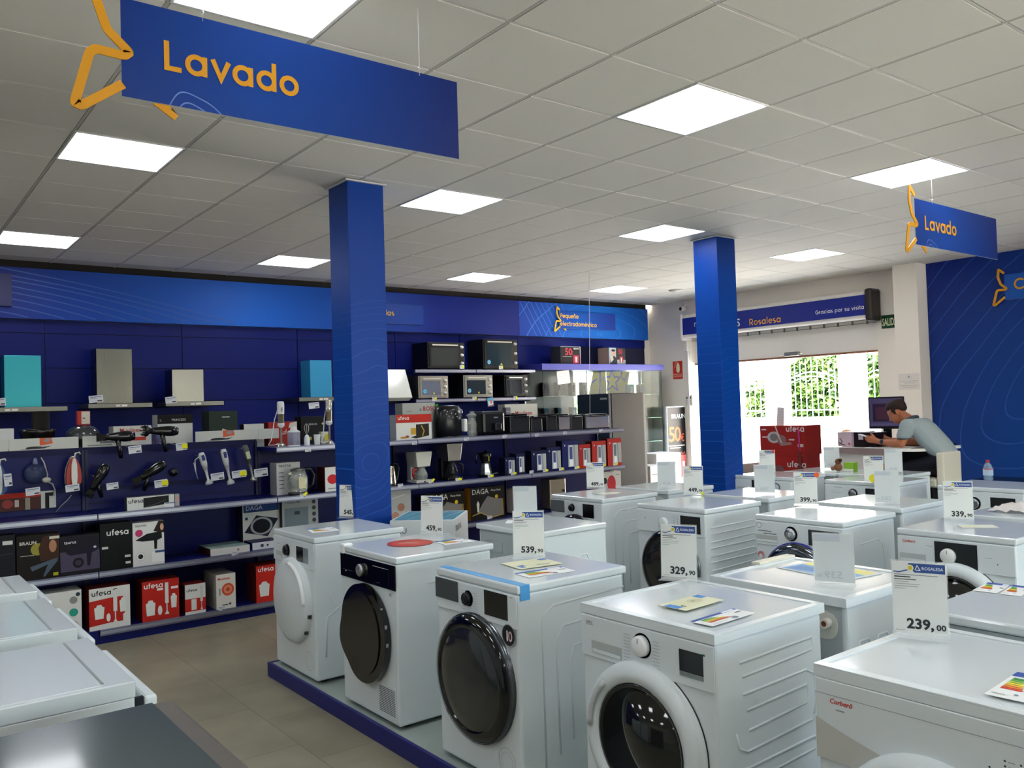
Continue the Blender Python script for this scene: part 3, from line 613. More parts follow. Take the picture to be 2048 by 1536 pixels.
shelfbox('tall DAGA box showing a dark square heater, blue top band', 485, 559, 1006, 1, .1, (BX, '#282c38', '#282c38'), [('r', .02, .8, .98, .98, '#22407c'), ('t', 'DAGA', .08, .85, .16, '#c9d0dc', .01), ('p', [(.04, .34), (.36, .72), (.96, .6), (.66, .2)], '#1c2230'), ('e', .5, .46, .3, .21, '#aab0b4'), ('e', .5, .46, .24, .165, '#11131a'), ('r', 0, .02, 1, .12, '#1c1d24'), ('c', .1, .66, .04, '#274a80')], yf=7.16)
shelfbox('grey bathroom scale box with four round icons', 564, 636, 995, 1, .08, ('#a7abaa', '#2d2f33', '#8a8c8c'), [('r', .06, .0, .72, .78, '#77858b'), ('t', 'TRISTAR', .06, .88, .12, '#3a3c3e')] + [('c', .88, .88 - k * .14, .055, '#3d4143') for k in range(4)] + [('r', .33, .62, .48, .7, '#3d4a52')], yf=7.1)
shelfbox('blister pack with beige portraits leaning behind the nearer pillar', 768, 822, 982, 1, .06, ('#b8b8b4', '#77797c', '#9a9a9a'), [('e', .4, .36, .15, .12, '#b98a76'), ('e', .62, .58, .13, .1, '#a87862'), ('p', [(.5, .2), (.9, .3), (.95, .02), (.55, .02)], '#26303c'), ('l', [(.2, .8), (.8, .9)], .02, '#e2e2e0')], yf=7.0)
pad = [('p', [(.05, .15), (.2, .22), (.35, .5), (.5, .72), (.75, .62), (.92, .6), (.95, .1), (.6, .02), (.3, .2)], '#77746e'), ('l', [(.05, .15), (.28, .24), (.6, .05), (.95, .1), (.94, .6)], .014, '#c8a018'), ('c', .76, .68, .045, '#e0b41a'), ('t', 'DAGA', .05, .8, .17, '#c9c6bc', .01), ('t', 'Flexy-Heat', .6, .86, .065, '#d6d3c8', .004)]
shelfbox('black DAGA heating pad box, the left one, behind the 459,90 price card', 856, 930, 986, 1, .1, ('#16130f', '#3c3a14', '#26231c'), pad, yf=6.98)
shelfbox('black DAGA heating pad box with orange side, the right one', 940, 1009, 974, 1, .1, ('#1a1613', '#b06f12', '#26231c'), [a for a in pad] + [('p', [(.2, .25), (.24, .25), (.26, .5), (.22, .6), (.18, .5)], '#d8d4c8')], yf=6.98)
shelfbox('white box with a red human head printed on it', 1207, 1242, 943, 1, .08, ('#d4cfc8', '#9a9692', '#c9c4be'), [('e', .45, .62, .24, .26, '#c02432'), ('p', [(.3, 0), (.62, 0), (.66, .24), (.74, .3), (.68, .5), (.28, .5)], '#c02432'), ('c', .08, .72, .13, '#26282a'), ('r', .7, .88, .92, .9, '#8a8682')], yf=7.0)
# third shelf
shelfbox('ufesa hair straightener box, low and wide, black photo on white', 254, 349, 992, 2, .08, ('#cfd1cd', '#3b3d3f', '#2b2d2f'), [('w', 'ufesa', .03, .55, .085, '#2c2f31'), ('p', [(.34, .12), (.88, .3), (.88, .95), (.34, .88)], '#17181b'), ('l', [(.36, .16), (.6, .35), (.82, .6)], .02, '#3c3f46'), ('r', .78, .0, 1, .38, '#dfe2e2'), ('r', .8, .3, 1, .36, '#35507e')], yf=6.93)
shelfbox('tiny grey and pink sample box beside the straightener box', 350, 359, 988, 2, .03, ('#a9a5a4', '#55504f', '#888888'), [('r', .2, .4, .8, .8, '#c89a94')], yf=6.95)
shelfbox('white Tristar kettle box with black icons and kettle photo', 553, 600, 925, 2, .15, ('#d0d1cf', '#9b9d9e', '#b9bbbb'), [('t', 'TRISTAR', .08, .86, .14, '#2c2e30', .01)] + [('r', .1, .68 - k * .12, .3, .7 - k * .12, '#34363a') for k in range(5)], yf=7.07)
shelfbox('red and white blender box behind the glass kettle', 650, 680, 934, 2, .16, (BX, '#4a1212', '#6a1512'), [('e', .5, .5, .35, .2, '#c42a2c'), ('r', .7, .75, 1, .98, '#c42a2c'), ('r', .2, .1, .7, .14, '#8a8a8a')], yf=6.98)
fr3 = [('t', 'V', .3, .75, .3, '#9aa4bc', .02)]
names3 = [(1010, 1030, 915, '#0d1440'), (1032, 1049, 907, '#0c123a'), (1063, 1093, 901, '#0a103a'), (1094, 1122, 894, '#0b1140'), (1124, 1157, 881, '#101a58'), (1158, 1181, 889, '#a3201a'), (1184, 1212, 882, '#a8221b'), (1215, 1243, 877, '#b0241c')]
labs3 = ['smallest navy shaver box, first of the shaver boxes on the third shelf', 'second navy shaver box, narrow, just right of the smallest', 'third navy shaver box with a white window', 'fourth navy shaver box, slightly taller than the third', 'tallest navy shaver box, next to the red boxes', 'first red shaver box, right after the navy ones', 'middle one of the three red shaver boxes', 'last red shaver box at the right end of the third shelf']
for (a_, b_, t_, col), lab in zip(names3, labs3):
    dk = '#070a24' if col[1] in '01' else '#5c120e'
    shelfbox(lab, a_, b_, t_, 2, .1, (col, dk, dk), [('r', .36, .1, .97, .84, '#8a9098'), ('p', [(.36, .1), (.7, .1), (.64, .84), (.42, .84)], '#c3c9cc'), ('r', .44, .36, .62, .78, '#3f4c80' if dk == '#070a24' else '#68707a'), ('r', .46, .12, .64, .34, '#e8ebea'), ('p', [(.8, .14), (.97, .1), (.97, .84), (.76, .84)], '#a6aaa6'), ('t', 'v', .12, .8, .2, '#c9ccd6', .02)], yf=6.93, group='shaver boxes on the third shelf')
# top shelf, front side
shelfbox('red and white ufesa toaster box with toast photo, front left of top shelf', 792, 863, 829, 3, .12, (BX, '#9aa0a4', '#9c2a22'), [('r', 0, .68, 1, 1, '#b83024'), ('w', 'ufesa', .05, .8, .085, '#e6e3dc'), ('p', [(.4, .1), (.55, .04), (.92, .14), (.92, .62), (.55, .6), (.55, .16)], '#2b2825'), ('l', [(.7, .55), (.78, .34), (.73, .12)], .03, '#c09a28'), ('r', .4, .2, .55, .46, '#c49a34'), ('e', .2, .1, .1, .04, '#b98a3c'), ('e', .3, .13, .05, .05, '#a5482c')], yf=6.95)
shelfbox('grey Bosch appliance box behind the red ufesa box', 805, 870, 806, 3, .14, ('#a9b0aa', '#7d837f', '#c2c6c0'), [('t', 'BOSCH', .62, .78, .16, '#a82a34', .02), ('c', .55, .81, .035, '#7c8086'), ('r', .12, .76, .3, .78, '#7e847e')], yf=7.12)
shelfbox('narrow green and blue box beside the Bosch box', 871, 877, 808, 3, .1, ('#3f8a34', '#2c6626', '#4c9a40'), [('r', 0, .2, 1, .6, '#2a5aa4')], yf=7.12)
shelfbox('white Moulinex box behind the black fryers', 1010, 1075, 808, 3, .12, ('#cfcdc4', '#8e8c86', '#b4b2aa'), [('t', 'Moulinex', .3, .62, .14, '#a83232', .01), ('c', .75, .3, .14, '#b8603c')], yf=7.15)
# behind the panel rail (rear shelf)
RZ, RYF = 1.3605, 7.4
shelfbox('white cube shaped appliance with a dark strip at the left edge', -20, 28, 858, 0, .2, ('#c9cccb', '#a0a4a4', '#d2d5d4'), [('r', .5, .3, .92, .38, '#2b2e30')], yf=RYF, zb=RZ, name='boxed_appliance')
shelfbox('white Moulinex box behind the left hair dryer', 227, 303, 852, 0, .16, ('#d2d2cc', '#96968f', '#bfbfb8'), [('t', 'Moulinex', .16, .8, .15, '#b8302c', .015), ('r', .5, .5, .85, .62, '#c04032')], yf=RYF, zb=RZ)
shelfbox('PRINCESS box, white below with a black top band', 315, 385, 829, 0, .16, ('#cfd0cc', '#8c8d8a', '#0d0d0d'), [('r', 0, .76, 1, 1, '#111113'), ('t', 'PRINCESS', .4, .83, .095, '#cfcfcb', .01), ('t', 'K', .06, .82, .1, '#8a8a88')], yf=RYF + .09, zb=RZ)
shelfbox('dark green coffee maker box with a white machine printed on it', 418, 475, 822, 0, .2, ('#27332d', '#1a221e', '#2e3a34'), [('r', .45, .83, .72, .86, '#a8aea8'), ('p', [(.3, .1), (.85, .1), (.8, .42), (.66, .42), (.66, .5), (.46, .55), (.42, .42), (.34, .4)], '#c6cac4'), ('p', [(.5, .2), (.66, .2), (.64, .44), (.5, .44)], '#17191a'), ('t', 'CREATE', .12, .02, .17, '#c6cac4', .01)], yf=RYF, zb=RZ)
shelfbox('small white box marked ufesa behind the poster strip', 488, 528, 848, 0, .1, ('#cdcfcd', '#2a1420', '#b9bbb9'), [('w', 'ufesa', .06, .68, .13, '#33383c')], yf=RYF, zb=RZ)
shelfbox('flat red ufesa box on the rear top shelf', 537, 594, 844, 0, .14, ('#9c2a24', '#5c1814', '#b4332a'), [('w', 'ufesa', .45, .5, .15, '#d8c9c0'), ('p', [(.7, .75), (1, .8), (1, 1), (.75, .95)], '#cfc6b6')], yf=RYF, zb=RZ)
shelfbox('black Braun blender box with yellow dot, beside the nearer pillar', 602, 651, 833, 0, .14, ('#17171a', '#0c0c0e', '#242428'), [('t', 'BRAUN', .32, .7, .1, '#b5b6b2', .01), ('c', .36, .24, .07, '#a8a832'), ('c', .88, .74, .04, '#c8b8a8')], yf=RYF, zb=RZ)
# Tristar heater carton standing on the washer platform
a = at(791, 1040, Z=.94); b_ = at(919, 1040, Z=.94)
o = carton('product_box', 'large white carton with a teal striped top behind the two leftmost dryers', 3.09, 4.95, .0855, .43, .5, .85, ('#bfc3c4', '#b6babb', '#e2e4e2'), [('t', 'KEU', .04, .9, .12, '#333333')], -.78)
mb = MB(); fr = Fr((-.215, -.25, .85), (1, 0, 0), (0, 1, 0)); te = M('#2e7c98', .35); tw_ = M('#9cc8d0', .4)
mb.rect(fr, .01, .02, .42, .48, .001, te)
for k in range(4): mb.ribbon([(.01 + k * .1, .02), (.06 + k * .1, .25), (.1 + k * .1, .48)], .008, fr, .002, tw_)
mb.ribbon([(.01, .06), (.2, .1), (.41, .07)], .006, fr, .0022, tw_); mb.ribbon([(.01, .4), (.41, .36)], .006, fr, .0022, tw_)
mb.build('printed_lid', o); 
mb = MB(); mb.text('TRISTAR', Fr((.2155, -.24, .77), (0, 1, 0), (0, 0, 1)), .02, 0, .055, M('#2b2b2b', .5), .01); mb.build('print', o)

# boxes on top of the glass cabinet
ZC = 2.262
x, w, h = place(1120, 1160, 687, ZC, 9.3); h = .26
carton('product_box', 'black Braun gift box marked 50 on the glass cabinet, the left one', x, 9.4, ZC + .001, w, .22, h, ('#141214', '#3a3a3c', '#2a2a2c'), [('r', 0, 0, 1, .02, '#b9b7b4'), ('r', 0, .98, 1, 1, '#b9b7b4'), ('r', .97, 0, 1, 1, '#b9b7b4'), ('t', '50', .22, .52, .36, '#b83248', .02), ('t', '€', .52, .54, .18, '#b83248'), ('t', 'BRAUN', .66, .84, .08, '#dddddd', .01), ('p', [(.62, .04), (.92, .04), (.9, .5), (.64, .5)], '#b0284a'), ('r', .73, .1, .82, .42, '#c9c2b8'), ('r', .1, .42, .55, .45, '#8a8a88')])
x, w, h = place(1216, 1254, 689, ZC, 9.3)
carton('product_box', 'Braun gift box with a smiling man printed on it, the right one on the cabinet', x, 9.43, ZC + .001, w * .98, .22, .26, ('#2b2a2c', '#8a7468', '#8a8a88'), [('r', 0, 0, .42, 1, '#8fa0aa'), ('e', .26, .68, .13, .17, '#b08a72'), ('p', [(.02, 0), (.5, 0), (.44, .4), (.3, .52), (.1, .45)], '#222a38'), ('p', [(.08, .1), (.26, .3), (.22, .5), (.1, .45)], '#b9a894'), ('e', .26, .84, .12, .07, '#241a14'), ('t', '50', .56, .64, .26, '#a82a44', .02), ('r', .48, 0, 1, .3, '#9fa8a8'), ('p', [(.62, .16), (.86, .16), (.84, .5), (.64, .5)], '#a82a3a'), ('r', .7, .14, .78, .42, '#d8d0c4')], rz=.12)

# ================================================================ glass display cabinet
o = empty('display_cabinet', (0, 0, 0), 0, 'tall glass display cabinet with a blue top board in the far corner', 'cabinet')
cx0, cx1, cy0, cy1 = 7.66, 10.12, 9.18, 9.62
bl = M('#3a3f9a', .4)
mb = MB(); mb.box(cx0 - .03, cy0 - .03, 2.17, cx1 + .03, cy1 + .03, 2.26, bl); mb.build('top_board', o, .003)
mb = MB(); mb.box(cx0 - .02, cy0 - .02, 0, cx1 + .02, cy1 + .02, .7, M('#d9d6d2', .4)); mb.box(cx0, cy0 - .024, .5, cx1, cy0 - .02, .68, M('#7a78c8', .4)); mb.build('base_board', o, .003)
n = 0
for (x0, x1) in ((cx0, 8.9), (8.91, cx1)):
    mb = MB(); mb.box(x0, cy0, .7, x1, cy0 + .006, 2.17, glassm); mb.build('glass_door', o)
mb = MB(); mb.box(cx0, cy0 + .006, .7, cx0 + .006, cy1, 2.17, glassm); mb.build('side_glass', o); mb = MB(); mb.box(cx1 - .006, cy0 + .006, .7, cx1, cy1, 2.17, glassm); mb.build('side_glass', o)
for z in (1.05, 1.42, 1.79):
    mb = MB(); mb.box(cx0 + .01, cy0 + .03, z, cx1 - .01, cy1 - .03, z + .008, M('#bfe0d8', .05, trans=.85, ior=1.3)); mb.build('glass_shelf', o)
for x in (cx0 + .006, 8.9, cx1 - .012): MB().box(x, cy1 - .02, .7, x + .012, cy1, 2.17, M('#b8bbb8', .35, metal=.7)).build('upright', o)
mb = MB(); mb.box(cx0 + .006, cy1 - .006, .7, 8.62, cy1, 2.17, M('#9d9aa4', .3)); mb.build('back_board', o)
# perfume-like boxes in the cabinet
k = 0
labc = {1.798: ['white shaver box standing in the cabinet top row, first', 'white shaver box with dark stripe in the cabinet top row, second', 'pale shaver box in the cabinet top row under the paper sheet', 'white narrow box in the cabinet top row, fourth', 'small teal and white box in the cabinet above the grey fridge', 'small white box in the cabinet above the fridge, rightmost'],
        1.428: ['light blue box in the cabinet second row, first', 'light blue box in the cabinet second row, second', 'blue window box in the cabinet second row, third', 'tall pale blue box in the cabinet second row, fourth', 'red and white box low in the right end of the cabinet', 'dark blue box low in the right end of the cabinet']}
for z, col in ((1.798, '#c9c6c6'), (1.428, '#6c9cc8')):
    for q, xx in enumerate((7.86, 8.12, 8.4, 8.62, 9.62, 9.86)):
        c_ = col if q < 4 else ('#5fa8a0' if z > 1.6 and q == 4 else '#d9d6cf' if z > 1.6 else '#c23a44' if q == 4 else '#28408c')
        w = .085 if q < 4 else .12; h = .2 if q < 4 else .16
        carton('shaver_box', labc[z][q], xx, 9.4, z + .0005, w, .08, h, (c_, '#8f8f96', c_), [('r', .3, .1, .7, .8, '#3c3e48' if z > 1.6 and q < 4 else '#b8d4e8'), ('r', .35, .1, .65, .3, '#e8e8e8')], group='boxes in the glass cabinet')
a = at(1104, 742, Y=cy0 - .004); b_ = at(1132, 760, Y=cy0 - .004)
mb = MB(); mb.T = Matrix.Rotation(-.09, 4, 'Y'); fr = Fr((-.11, 0, -.09)); mb.prism([(0, 0), (.24, 0), (.24, .19), (0, .19)], fr, 0, .0006, M('#e9dfdc', .6))
for q in range(4): mb.rect(fr, .03, .04 + q * .035, .2, .044 + q * .035, .001, M('#b3a9a8', .6))
tag(mb.build('paper_notice', None, 0, (8.04, cy0 - .0012, 2.06)), 'tilted white paper sheet taped on the glass cabinet', 'paper')

# ================================================================ grey fridge standing before the cabinet
fx, fy = 7.84, 8.0
o = empty('fridge', (fx, fy, 0), 0, 'tall grey fridge with dark side, seen behind the shelf end', 'fridge')
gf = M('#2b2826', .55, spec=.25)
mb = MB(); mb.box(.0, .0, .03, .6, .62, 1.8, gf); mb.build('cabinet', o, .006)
mb = MB(); mb.box(-.05, .004, 1.2, -.004, .616, 1.798, M('#202b36', .3)); mb.rect(Fr((-.051, .16, 1.72), (0, -1, 0), (0, 0, 1)), 0, 0, .13, .025, .001, M('#9aa0a6', .5)); mb.build('upper_door', o, .008)
mb = MB(); mb.box(-.05, .004, .06, -.004, .616, 1.19, M('#202b36', .3)); mb.build('lower_door', o, .008)
MB().box(.602, .002, .03, .64, .618, 1.79, M('#4f4a47', .4)).build('rear_frame', o)
for q in ((.06, .06), (.54, .06), (.06, .56), (.54, .56)): MB().cyl((q[0], q[1], 0), .02, .03, 'z', black).build('foot', o)
# Braun promotion stand and white cartons at the wall
a = at(1332, 812, Y=9.05); b_ = at(1379, 812, Y=9.05); lo = at(1332, 960, Y=9.05)
mb = MB(); fr = Fr((9.99, 8.98, .02), (1, 0, 0), (0, 0, 1)); W_ = .44; H_ = 1.57
mb.prism([(0, 0), (W_, 0), (W_, H_), (0, H_)], fr, -.04, 0, M('#cfe2ea', .4), M('#e4eaec', .4)); mb.rect(fr, .012, .62, W_ - .012, H_ - .015, .001, M('#17100e', .4))
mb.text('BRAUN', fr, .1, H_ - .19, .1, M('#f2f2ee', .5), .012, .002); mb.text('5', fr, .02, 1.02, .33, M('#a8763c', .5), .012, .002); mb.text('0', fr, .155, 1.02, .33, M('#e8703c', .5), .012, .002, ); mb.text('€', fr, .31, 1.02, .16, M('#e8603c', .5), .01, .002, sx=.8)
mb.rect(fr, .02, .945, .4, .96, .002, M('#e6dcd4', .5)); mb.rect(fr, .05, .91, .3, .925, .002, M('#e6dcd4', .5)); mb.rect(fr, .27, .45, .42, .8, .002, M('#e87068', .5)); mb.rect(fr, .33, .4, .38, .7, .003, M('#e8eef2', .5)); mb.rect(fr, .012, .3, W_ - .012, .62, .0015, M('#c4dce4', .5))
mb.ribbon([(.3, .8), (.31, .85), (.345, .81), (.38, .85), (.4, .8)], .01, fr, .002, M('#e87068', .5))
tag(mb.build('promotion_stand'), 'upright Braun cashback poster stand with large 50 euro figures', 'poster')
carton('product_box', 'white appliance box at the foot of the promotion stand', 9.3, 8.55, 0, .52, .4, .92, ('#ebe9e4', '#cfccc6', '#f0eeea'), [('t', 'TACK', .4, .8, .16, '#8a8680', .01), ('r', .05, .7, .3, .72, '#9a9690')])
carton('product_box', 'second white appliance box right of the grey fridge, shorter', 8.83, 8.3, 0, .34, .36, .78, ('#dfdbd6', '#c4c0ba', '#e9e6e0'), [('r', .1, .84, .5, .86, '#9a9690')])
# ================================================================ range hoods on the back wall
def hood(label, x0, x1, cx0_, cx1_, z0, ztop, col, film=None):
    o = empty('range_hood', ((x0 + x1) / 2, YW - .037, z0), 0, label, 'range hood', 'range hoods on the back wall')
    w = x1 - x0; c0 = cx0_ - (x0 + x1) / 2; c1 = cx1_ - (x0 + x1) / 2; st = brushed(col, 2, .24)
    mb = MB(); mb.box(-w / 2, -.48, 0, w / 2, 0, .045, brushed('#777872', 0, .4)); mb.box(-w / 2 + .03, -.45, -.006, w / 2 - .03, -.03, 0, darkgrey); mb.build('canopy', o, .003)
    mb = MB(); mb.box(c0, -.46, .045, c1, -.2, ztop - z0, film or st); mb.build('chimney', o, .003)
    mb = MB(); mb.rect(Fr((0, -.481, .012)), -.05, 0, .06, .02, .0006, M('#d8d8d2', .4)); mb.circ(Fr((0, -.481, .022)), 0, 0, .006, .0012, black); mb.build('control_strip', o)
    return o
hood('wide brushed steel range hood with a turquoise film on its chimney, at the left edge', .66, 1.62, 1.09, 1.40, 1.757, 2.295, '#7c7e7a', M('#1f7f8c', .28, metal=.5))
hood('tall brushed steel range hood, the one with the longest chimney', 1.805, 2.409, 1.888, 2.225, 1.775, 2.375, '#5c5e58')
hood('short brushed steel range hood right of the tallest one', 2.543, 3.15, 2.616, 2.943, 1.778, 2.166, '#73746f')
hood('range hood with pale blue film, half behind the nearer pillar', 4.02, 4.62, 4.17, 4.44, 1.8, 2.28, '#2c3550', M('#3490bc', .25, metal=.3))
mb = MB(); fr = Fr((4.25, YW - .037 - .4612, 1.97)); mb.rect(fr, 0, 0, .13, .08, .0006, M('#c9c8d8', .5))
# white angled hood
o = empty('range_hood', (5.3, YW - .037, 1.78), 0, 'white slanted glass range hood right of the nearer pillar', 'range hood', 'range hoods on the back wall')
fr = Fr((0, -.06, 0), (0, -1, 0), (0, 0, 1)); mb = MB()
mb.prism([(.12, .0), (.42, .0), (.5, .04), (.34, .4), (.3, .4)], Fr((-.2, 0, 0), (0, -1, 0), (0, 0, 1)), -.42, .0, M('#d4d7cf', .18, coat=.4)); mb.build('glass_front', o, .004)
mb = MB(); mb.box(-.18, -.16, -.02, .2, 0, .38, M('#1b1d20', .4)); mb.build('body', o)

# ================================================================ mini ovens
def oven(label, px0, px1, pyt, zb, yf, dpt, face, win, side='#0c0d0f', handle='#d8d4c8', knobs='#d8d8d4', mirror=False, sticker=True, big=False):
    x, w, h = place(px0, px1, pyt, zb, yf); h = max(h, .2); h = min(h, .31) if zb < 2 else h
    o = empty('mini_oven', (x, yf, zb + .001), 0, label, 'oven', 'mini ovens on the wall shelves')
    fm_ = M(face, .35, metal=.6 if face[1] in '89ab' else 0); sd_ = M(side, .3)
    mb = MB(); mb.box(-w / 2, .01, .012, w / 2, dpt, h, sd_); mb.box(-w / 2, 0, .01, w / 2, .012, h, fm_); mb.build('body', o, .003)
    mb = MB(); mb.box(-w / 2 + .02, -.012, .03, w / 2 - .1, 0, h - .012, fm_); mb.build('door', o, .002)
    gm = M('#d8d8cf', .05, metal=.9) if mirror else M(win, .05, coat=.6)
    d = MB(); d.box(-w / 2 + .045, -.0145, .05, w / 2 - .125, -.012, h - .07, gm); d.build('door_glass', o)
    mb = MB(); mb.box(-w / 2 + .05, -.045, h - .048, w / 2 - .13, -.03, h - .03, M(handle, .3, metal=.5)); mb.box(-w / 2 + .06, -.03, h - .045, -w / 2 + .07, -.012, h - .034, M(handle, .4)); mb.box(w / 2 - .15, -.03, h - .045, w / 2 - .14, -.012, h - .034, M(handle, .4)); mb.build('handle', o, .003)
    for k in range(3):
        z = h - .06 - k * (h - .1) / 2.4; mb = MB(); mb.lathe([(.001, -.028), (.017, -.027), (.019, -.004), (.023, 0)], (w / 2 - .048, 0, z), 'y', M(knobs, .3), 14); mb.build('knob', o)
    if sticker:
        fr = Fr((-w / 2, -.0147, 0)); mb = MB(); mb.circ(fr, .085, .1, .03, .0006, M('#3f9fcb', .5)); mb.ribbon(arc(.085, .1, .018, 0, 330, 10), .004, fr, .001, M('#e2eef2', .5)); mb.build('round_sticker', o)
        mb = MB(); mb.face([(w * .46, .062), (w * .53, .062), (w * .495, .092)], fr, .0006, M('#c8cc20', .5)); mb.build('warning_sticker', o)
    for q in ((-w / 2 + .04, .04), (w / 2 - .04, .04), (-w / 2 + .04, dpt - .04), (w / 2 - .04, dpt - .04)): MB().cyl((q[0], q[1], 0), .012, .012, 'z', black, 10).build('foot', o)
oven('black mini oven with mirrored door, upper shelf left', 855, 929, 685, 2.18, 9.3, .38, '#1a1a18', '#3c3e3a', handle='#e6e2d6', sticker=False)
oven('largest black mini oven with a blue round sticker, upper shelf right', 966, 1035, 679, 2.18, 9.3, .38, '#1b1916', '#26343a')
oven('steel mini oven with a bright mirrored window, lower shelf left', 837, 896, 752, 1.795, 9.3, .37, '#a29c92', '#c9c9c0', side='#26282a', mirror=True)
oven('steel mini oven with a dark window, lower shelf middle', 927, 985, 749, 1.795, 9.3, .37, '#98978e', '#2a3438', side='#1c1e20')
oven('small black mini oven with a white handle, lower shelf right end', 1009, 1056, 747, 1.795, 9.3, .36, '#0e1014', '#1a2430', handle='#e6e2d6', sticker=False)

# ================================================================ kettles, coffee makers, fryers, blenders
def kettle_glass(x, y, z):
    o = empty('glass_kettle', (x, y, z), 0, 'large glass kettle with black handle before the white Tristar box', 'kettle')
    MB().lathe([(.07, 0), (.085, .0), (.085, .02), (.08, .028), (.001, .028)], (0, 0, 0), 'z', M('#4a4a46', .3, metal=.6)).build('base', o)
    MB().lathe([(.078, .03), (.088, .07), (.084, .15), (.066, .205), (.06, .205), (.078, .15), (.08, .07), (.07, .034), (.001, .034)], (0, 0, 0), 'z', M('#b8bcb6', .05, alpha=.45, metal=.3)).build('jug', o)
    MB().lathe([(.066, .205), (.064, .222), (.03, .232), (.001, .236)], (0, 0, 0), 'z', M('#a9a9a2', .25, metal=.8)).build('lid', o)
    MB().tube([(.06, 0, .215), (.12, 0, .215), (.15, 0, .16), (.14, 0, .08), (.095, 0, .04)], .014, black, 8).build('handle', o)
    MB().prism([(-.06, 0), (-.1, .02), (-.06, .03)], Fr((0, .02, .17), (1, 0, 0), (0, 0, 1)), 0, .04, M('#a9a9a2', .25, metal=.8)).build('spout', o)
    mb = MB(); mb.face([(-.03, .06), (.03, .06), (.04, .15), (-.03, .16)], Fr((0, -.09, 0)), 0, M('#c9c6a0', .5)); mb.build('sticker', o)
p = at(594, 978, Y=6.98); kettle_glass(p.x, 6.96, SZ[2] + .001)
p = at(772, 955, Y=7.0)
o = empty('steel_kettle', (p.x + .03, 7.02, SZ[2] + .001), 0, 'polished steel kettle half hidden by the right side of the nearer pillar', 'kettle')
MB().lathe([(.08, 0), (.086, .01), (.084, .03), (.07, .17), (.055, .2), (.001, .212)], (0, 0, 0), 'z', M('#c8bc94', .15, metal=1)).build('body', o)
MB().tube([(.05, 0, .2), (.1, 0, .2), (.12, 0, .15), (.1, 0, .05), (.08, 0, .03)], .012, black).build('handle', o)
MB().lathe([(.001, 0), (.088, 0), (.088, .008)], (0, 0, -.0), 'z', black).build('base', o)

def drip(label, px0, px1, pyt, body, panel, handle, zb=SZ[2], yf=6.95):
    x, w, h = place(px0, px1, pyt, zb, yf); w = min(w, .2)
    o = empty('coffee_maker', (x, yf + .1, zb + .001), 0, label, 'coffee maker')
    B = M(body, .35)
    mb = MB(); mb.box(-w * .45, -.1, 0, w * .45, .1, .03, B); mb.build('base', o, .008)
    mb = MB(); mb.box(-w * .38, .03, .03, w * .38, .1, h * .6, B); mb.build('column', o, .004)
    mb = MB(); mb.add([(-w * .36, -.09, h * .52), (w * .36, -.09, h * .52), (w * .36, .1, h * .52), (-w * .36, .1, h * .52), (-w * .46, -.1, h), (w * .46, -.1, h), (w * .46, .1, h), (-w * .46, .1, h)], [(3, 2, 1, 0), (4, 5, 6, 7), (0, 1, 5, 4), (1, 2, 6, 5), (2, 3, 7, 6), (3, 0, 4, 7)], B if panel is None else M(panel, .3, metal=.9)); mb.build('filter_housing', o, .006)
    r = w * .33
    MB().lathe([(r * .8, .032), (r, .05), (r, .085), (r * .62, h * .46), (r * .7, h * .5), (r * .64, h * .5), (r * .55, h * .46), (r * .92, .085), (.001, .038)], (0, -.03, 0), 'z', M('#9aa29e' if body[1] > '9' else '#22262a', .05, alpha=.5)).build('jug', o)
    MB().tube([(-r * .9, -.05, h * .46), (-r * 1.6, -.07, h * .44), (-r * 1.7, -.07, h * .28), (-r * 1.4, -.06, h * .16)] if handle else [(r * .8, -.05, h * .46), (r * 1.6, -.07, h * .4), (r * 1.5, -.06, h * .16)], .012, M(handle or '#101012', .3)).build('jug_handle', o)
    MB().cyl((0, -.1, .012), .008, -.006, 'y', M('#7c1a1a' if handle else '#cccccc', .4), 10).build('switch', o)
drip('white drip coffee maker with a red jug handle', 829, 868, 904, '#c6c7bd', None, '#a3242c')
drip('black and steel drip coffee maker right of the white one', 890, 930, 887, '#0f0f11', '#a9a294', None)
p = at(974, 945, Y=7.0)
o = empty('moka_pot', (p.x, 7.02, SZ[2] + .001), 0, 'electric moka pot, aluminium with black top, between coffee maker and shaver boxes', 'coffee maker')
MB().cyl((0, 0, 0), .085, .025, 'z', black, 24).build('base', o)
MB().lathe([(.062, .025), (.062, .05), (.048, .13), (.05, .14), (.001, .14)], (0, 0, 0), 'z', M('#b9bfc0', .22, metal=.9), 8, smooth=False).build('boiler', o)
MB().lathe([(.047, .14), (.047, .155), (.06, .2), (.066, .235), (.04, .25), (.012, .255), (.012, .27), (.001, .27)], (0, 0, 0), 'z', M('#121110', .2), 16).build('collector', o)
MB().tube([(-.06, 0, .24), (-.11, 0, .23), (-.12, 0, .19), (-.115, 0, .14)], .01, black).build('handle', o)
mb = MB(); mb.box(-.006, -.062, .16, .004, -.056, .22, M('#b09a3c', .4, metal=.5)); mb.build('spout_mark', o)
MB().tube([(.06, 0, .02), (.13, -.02, .03), (.16, .03, .012)], .006, M('#5d6166', .4)).build('cord', o)
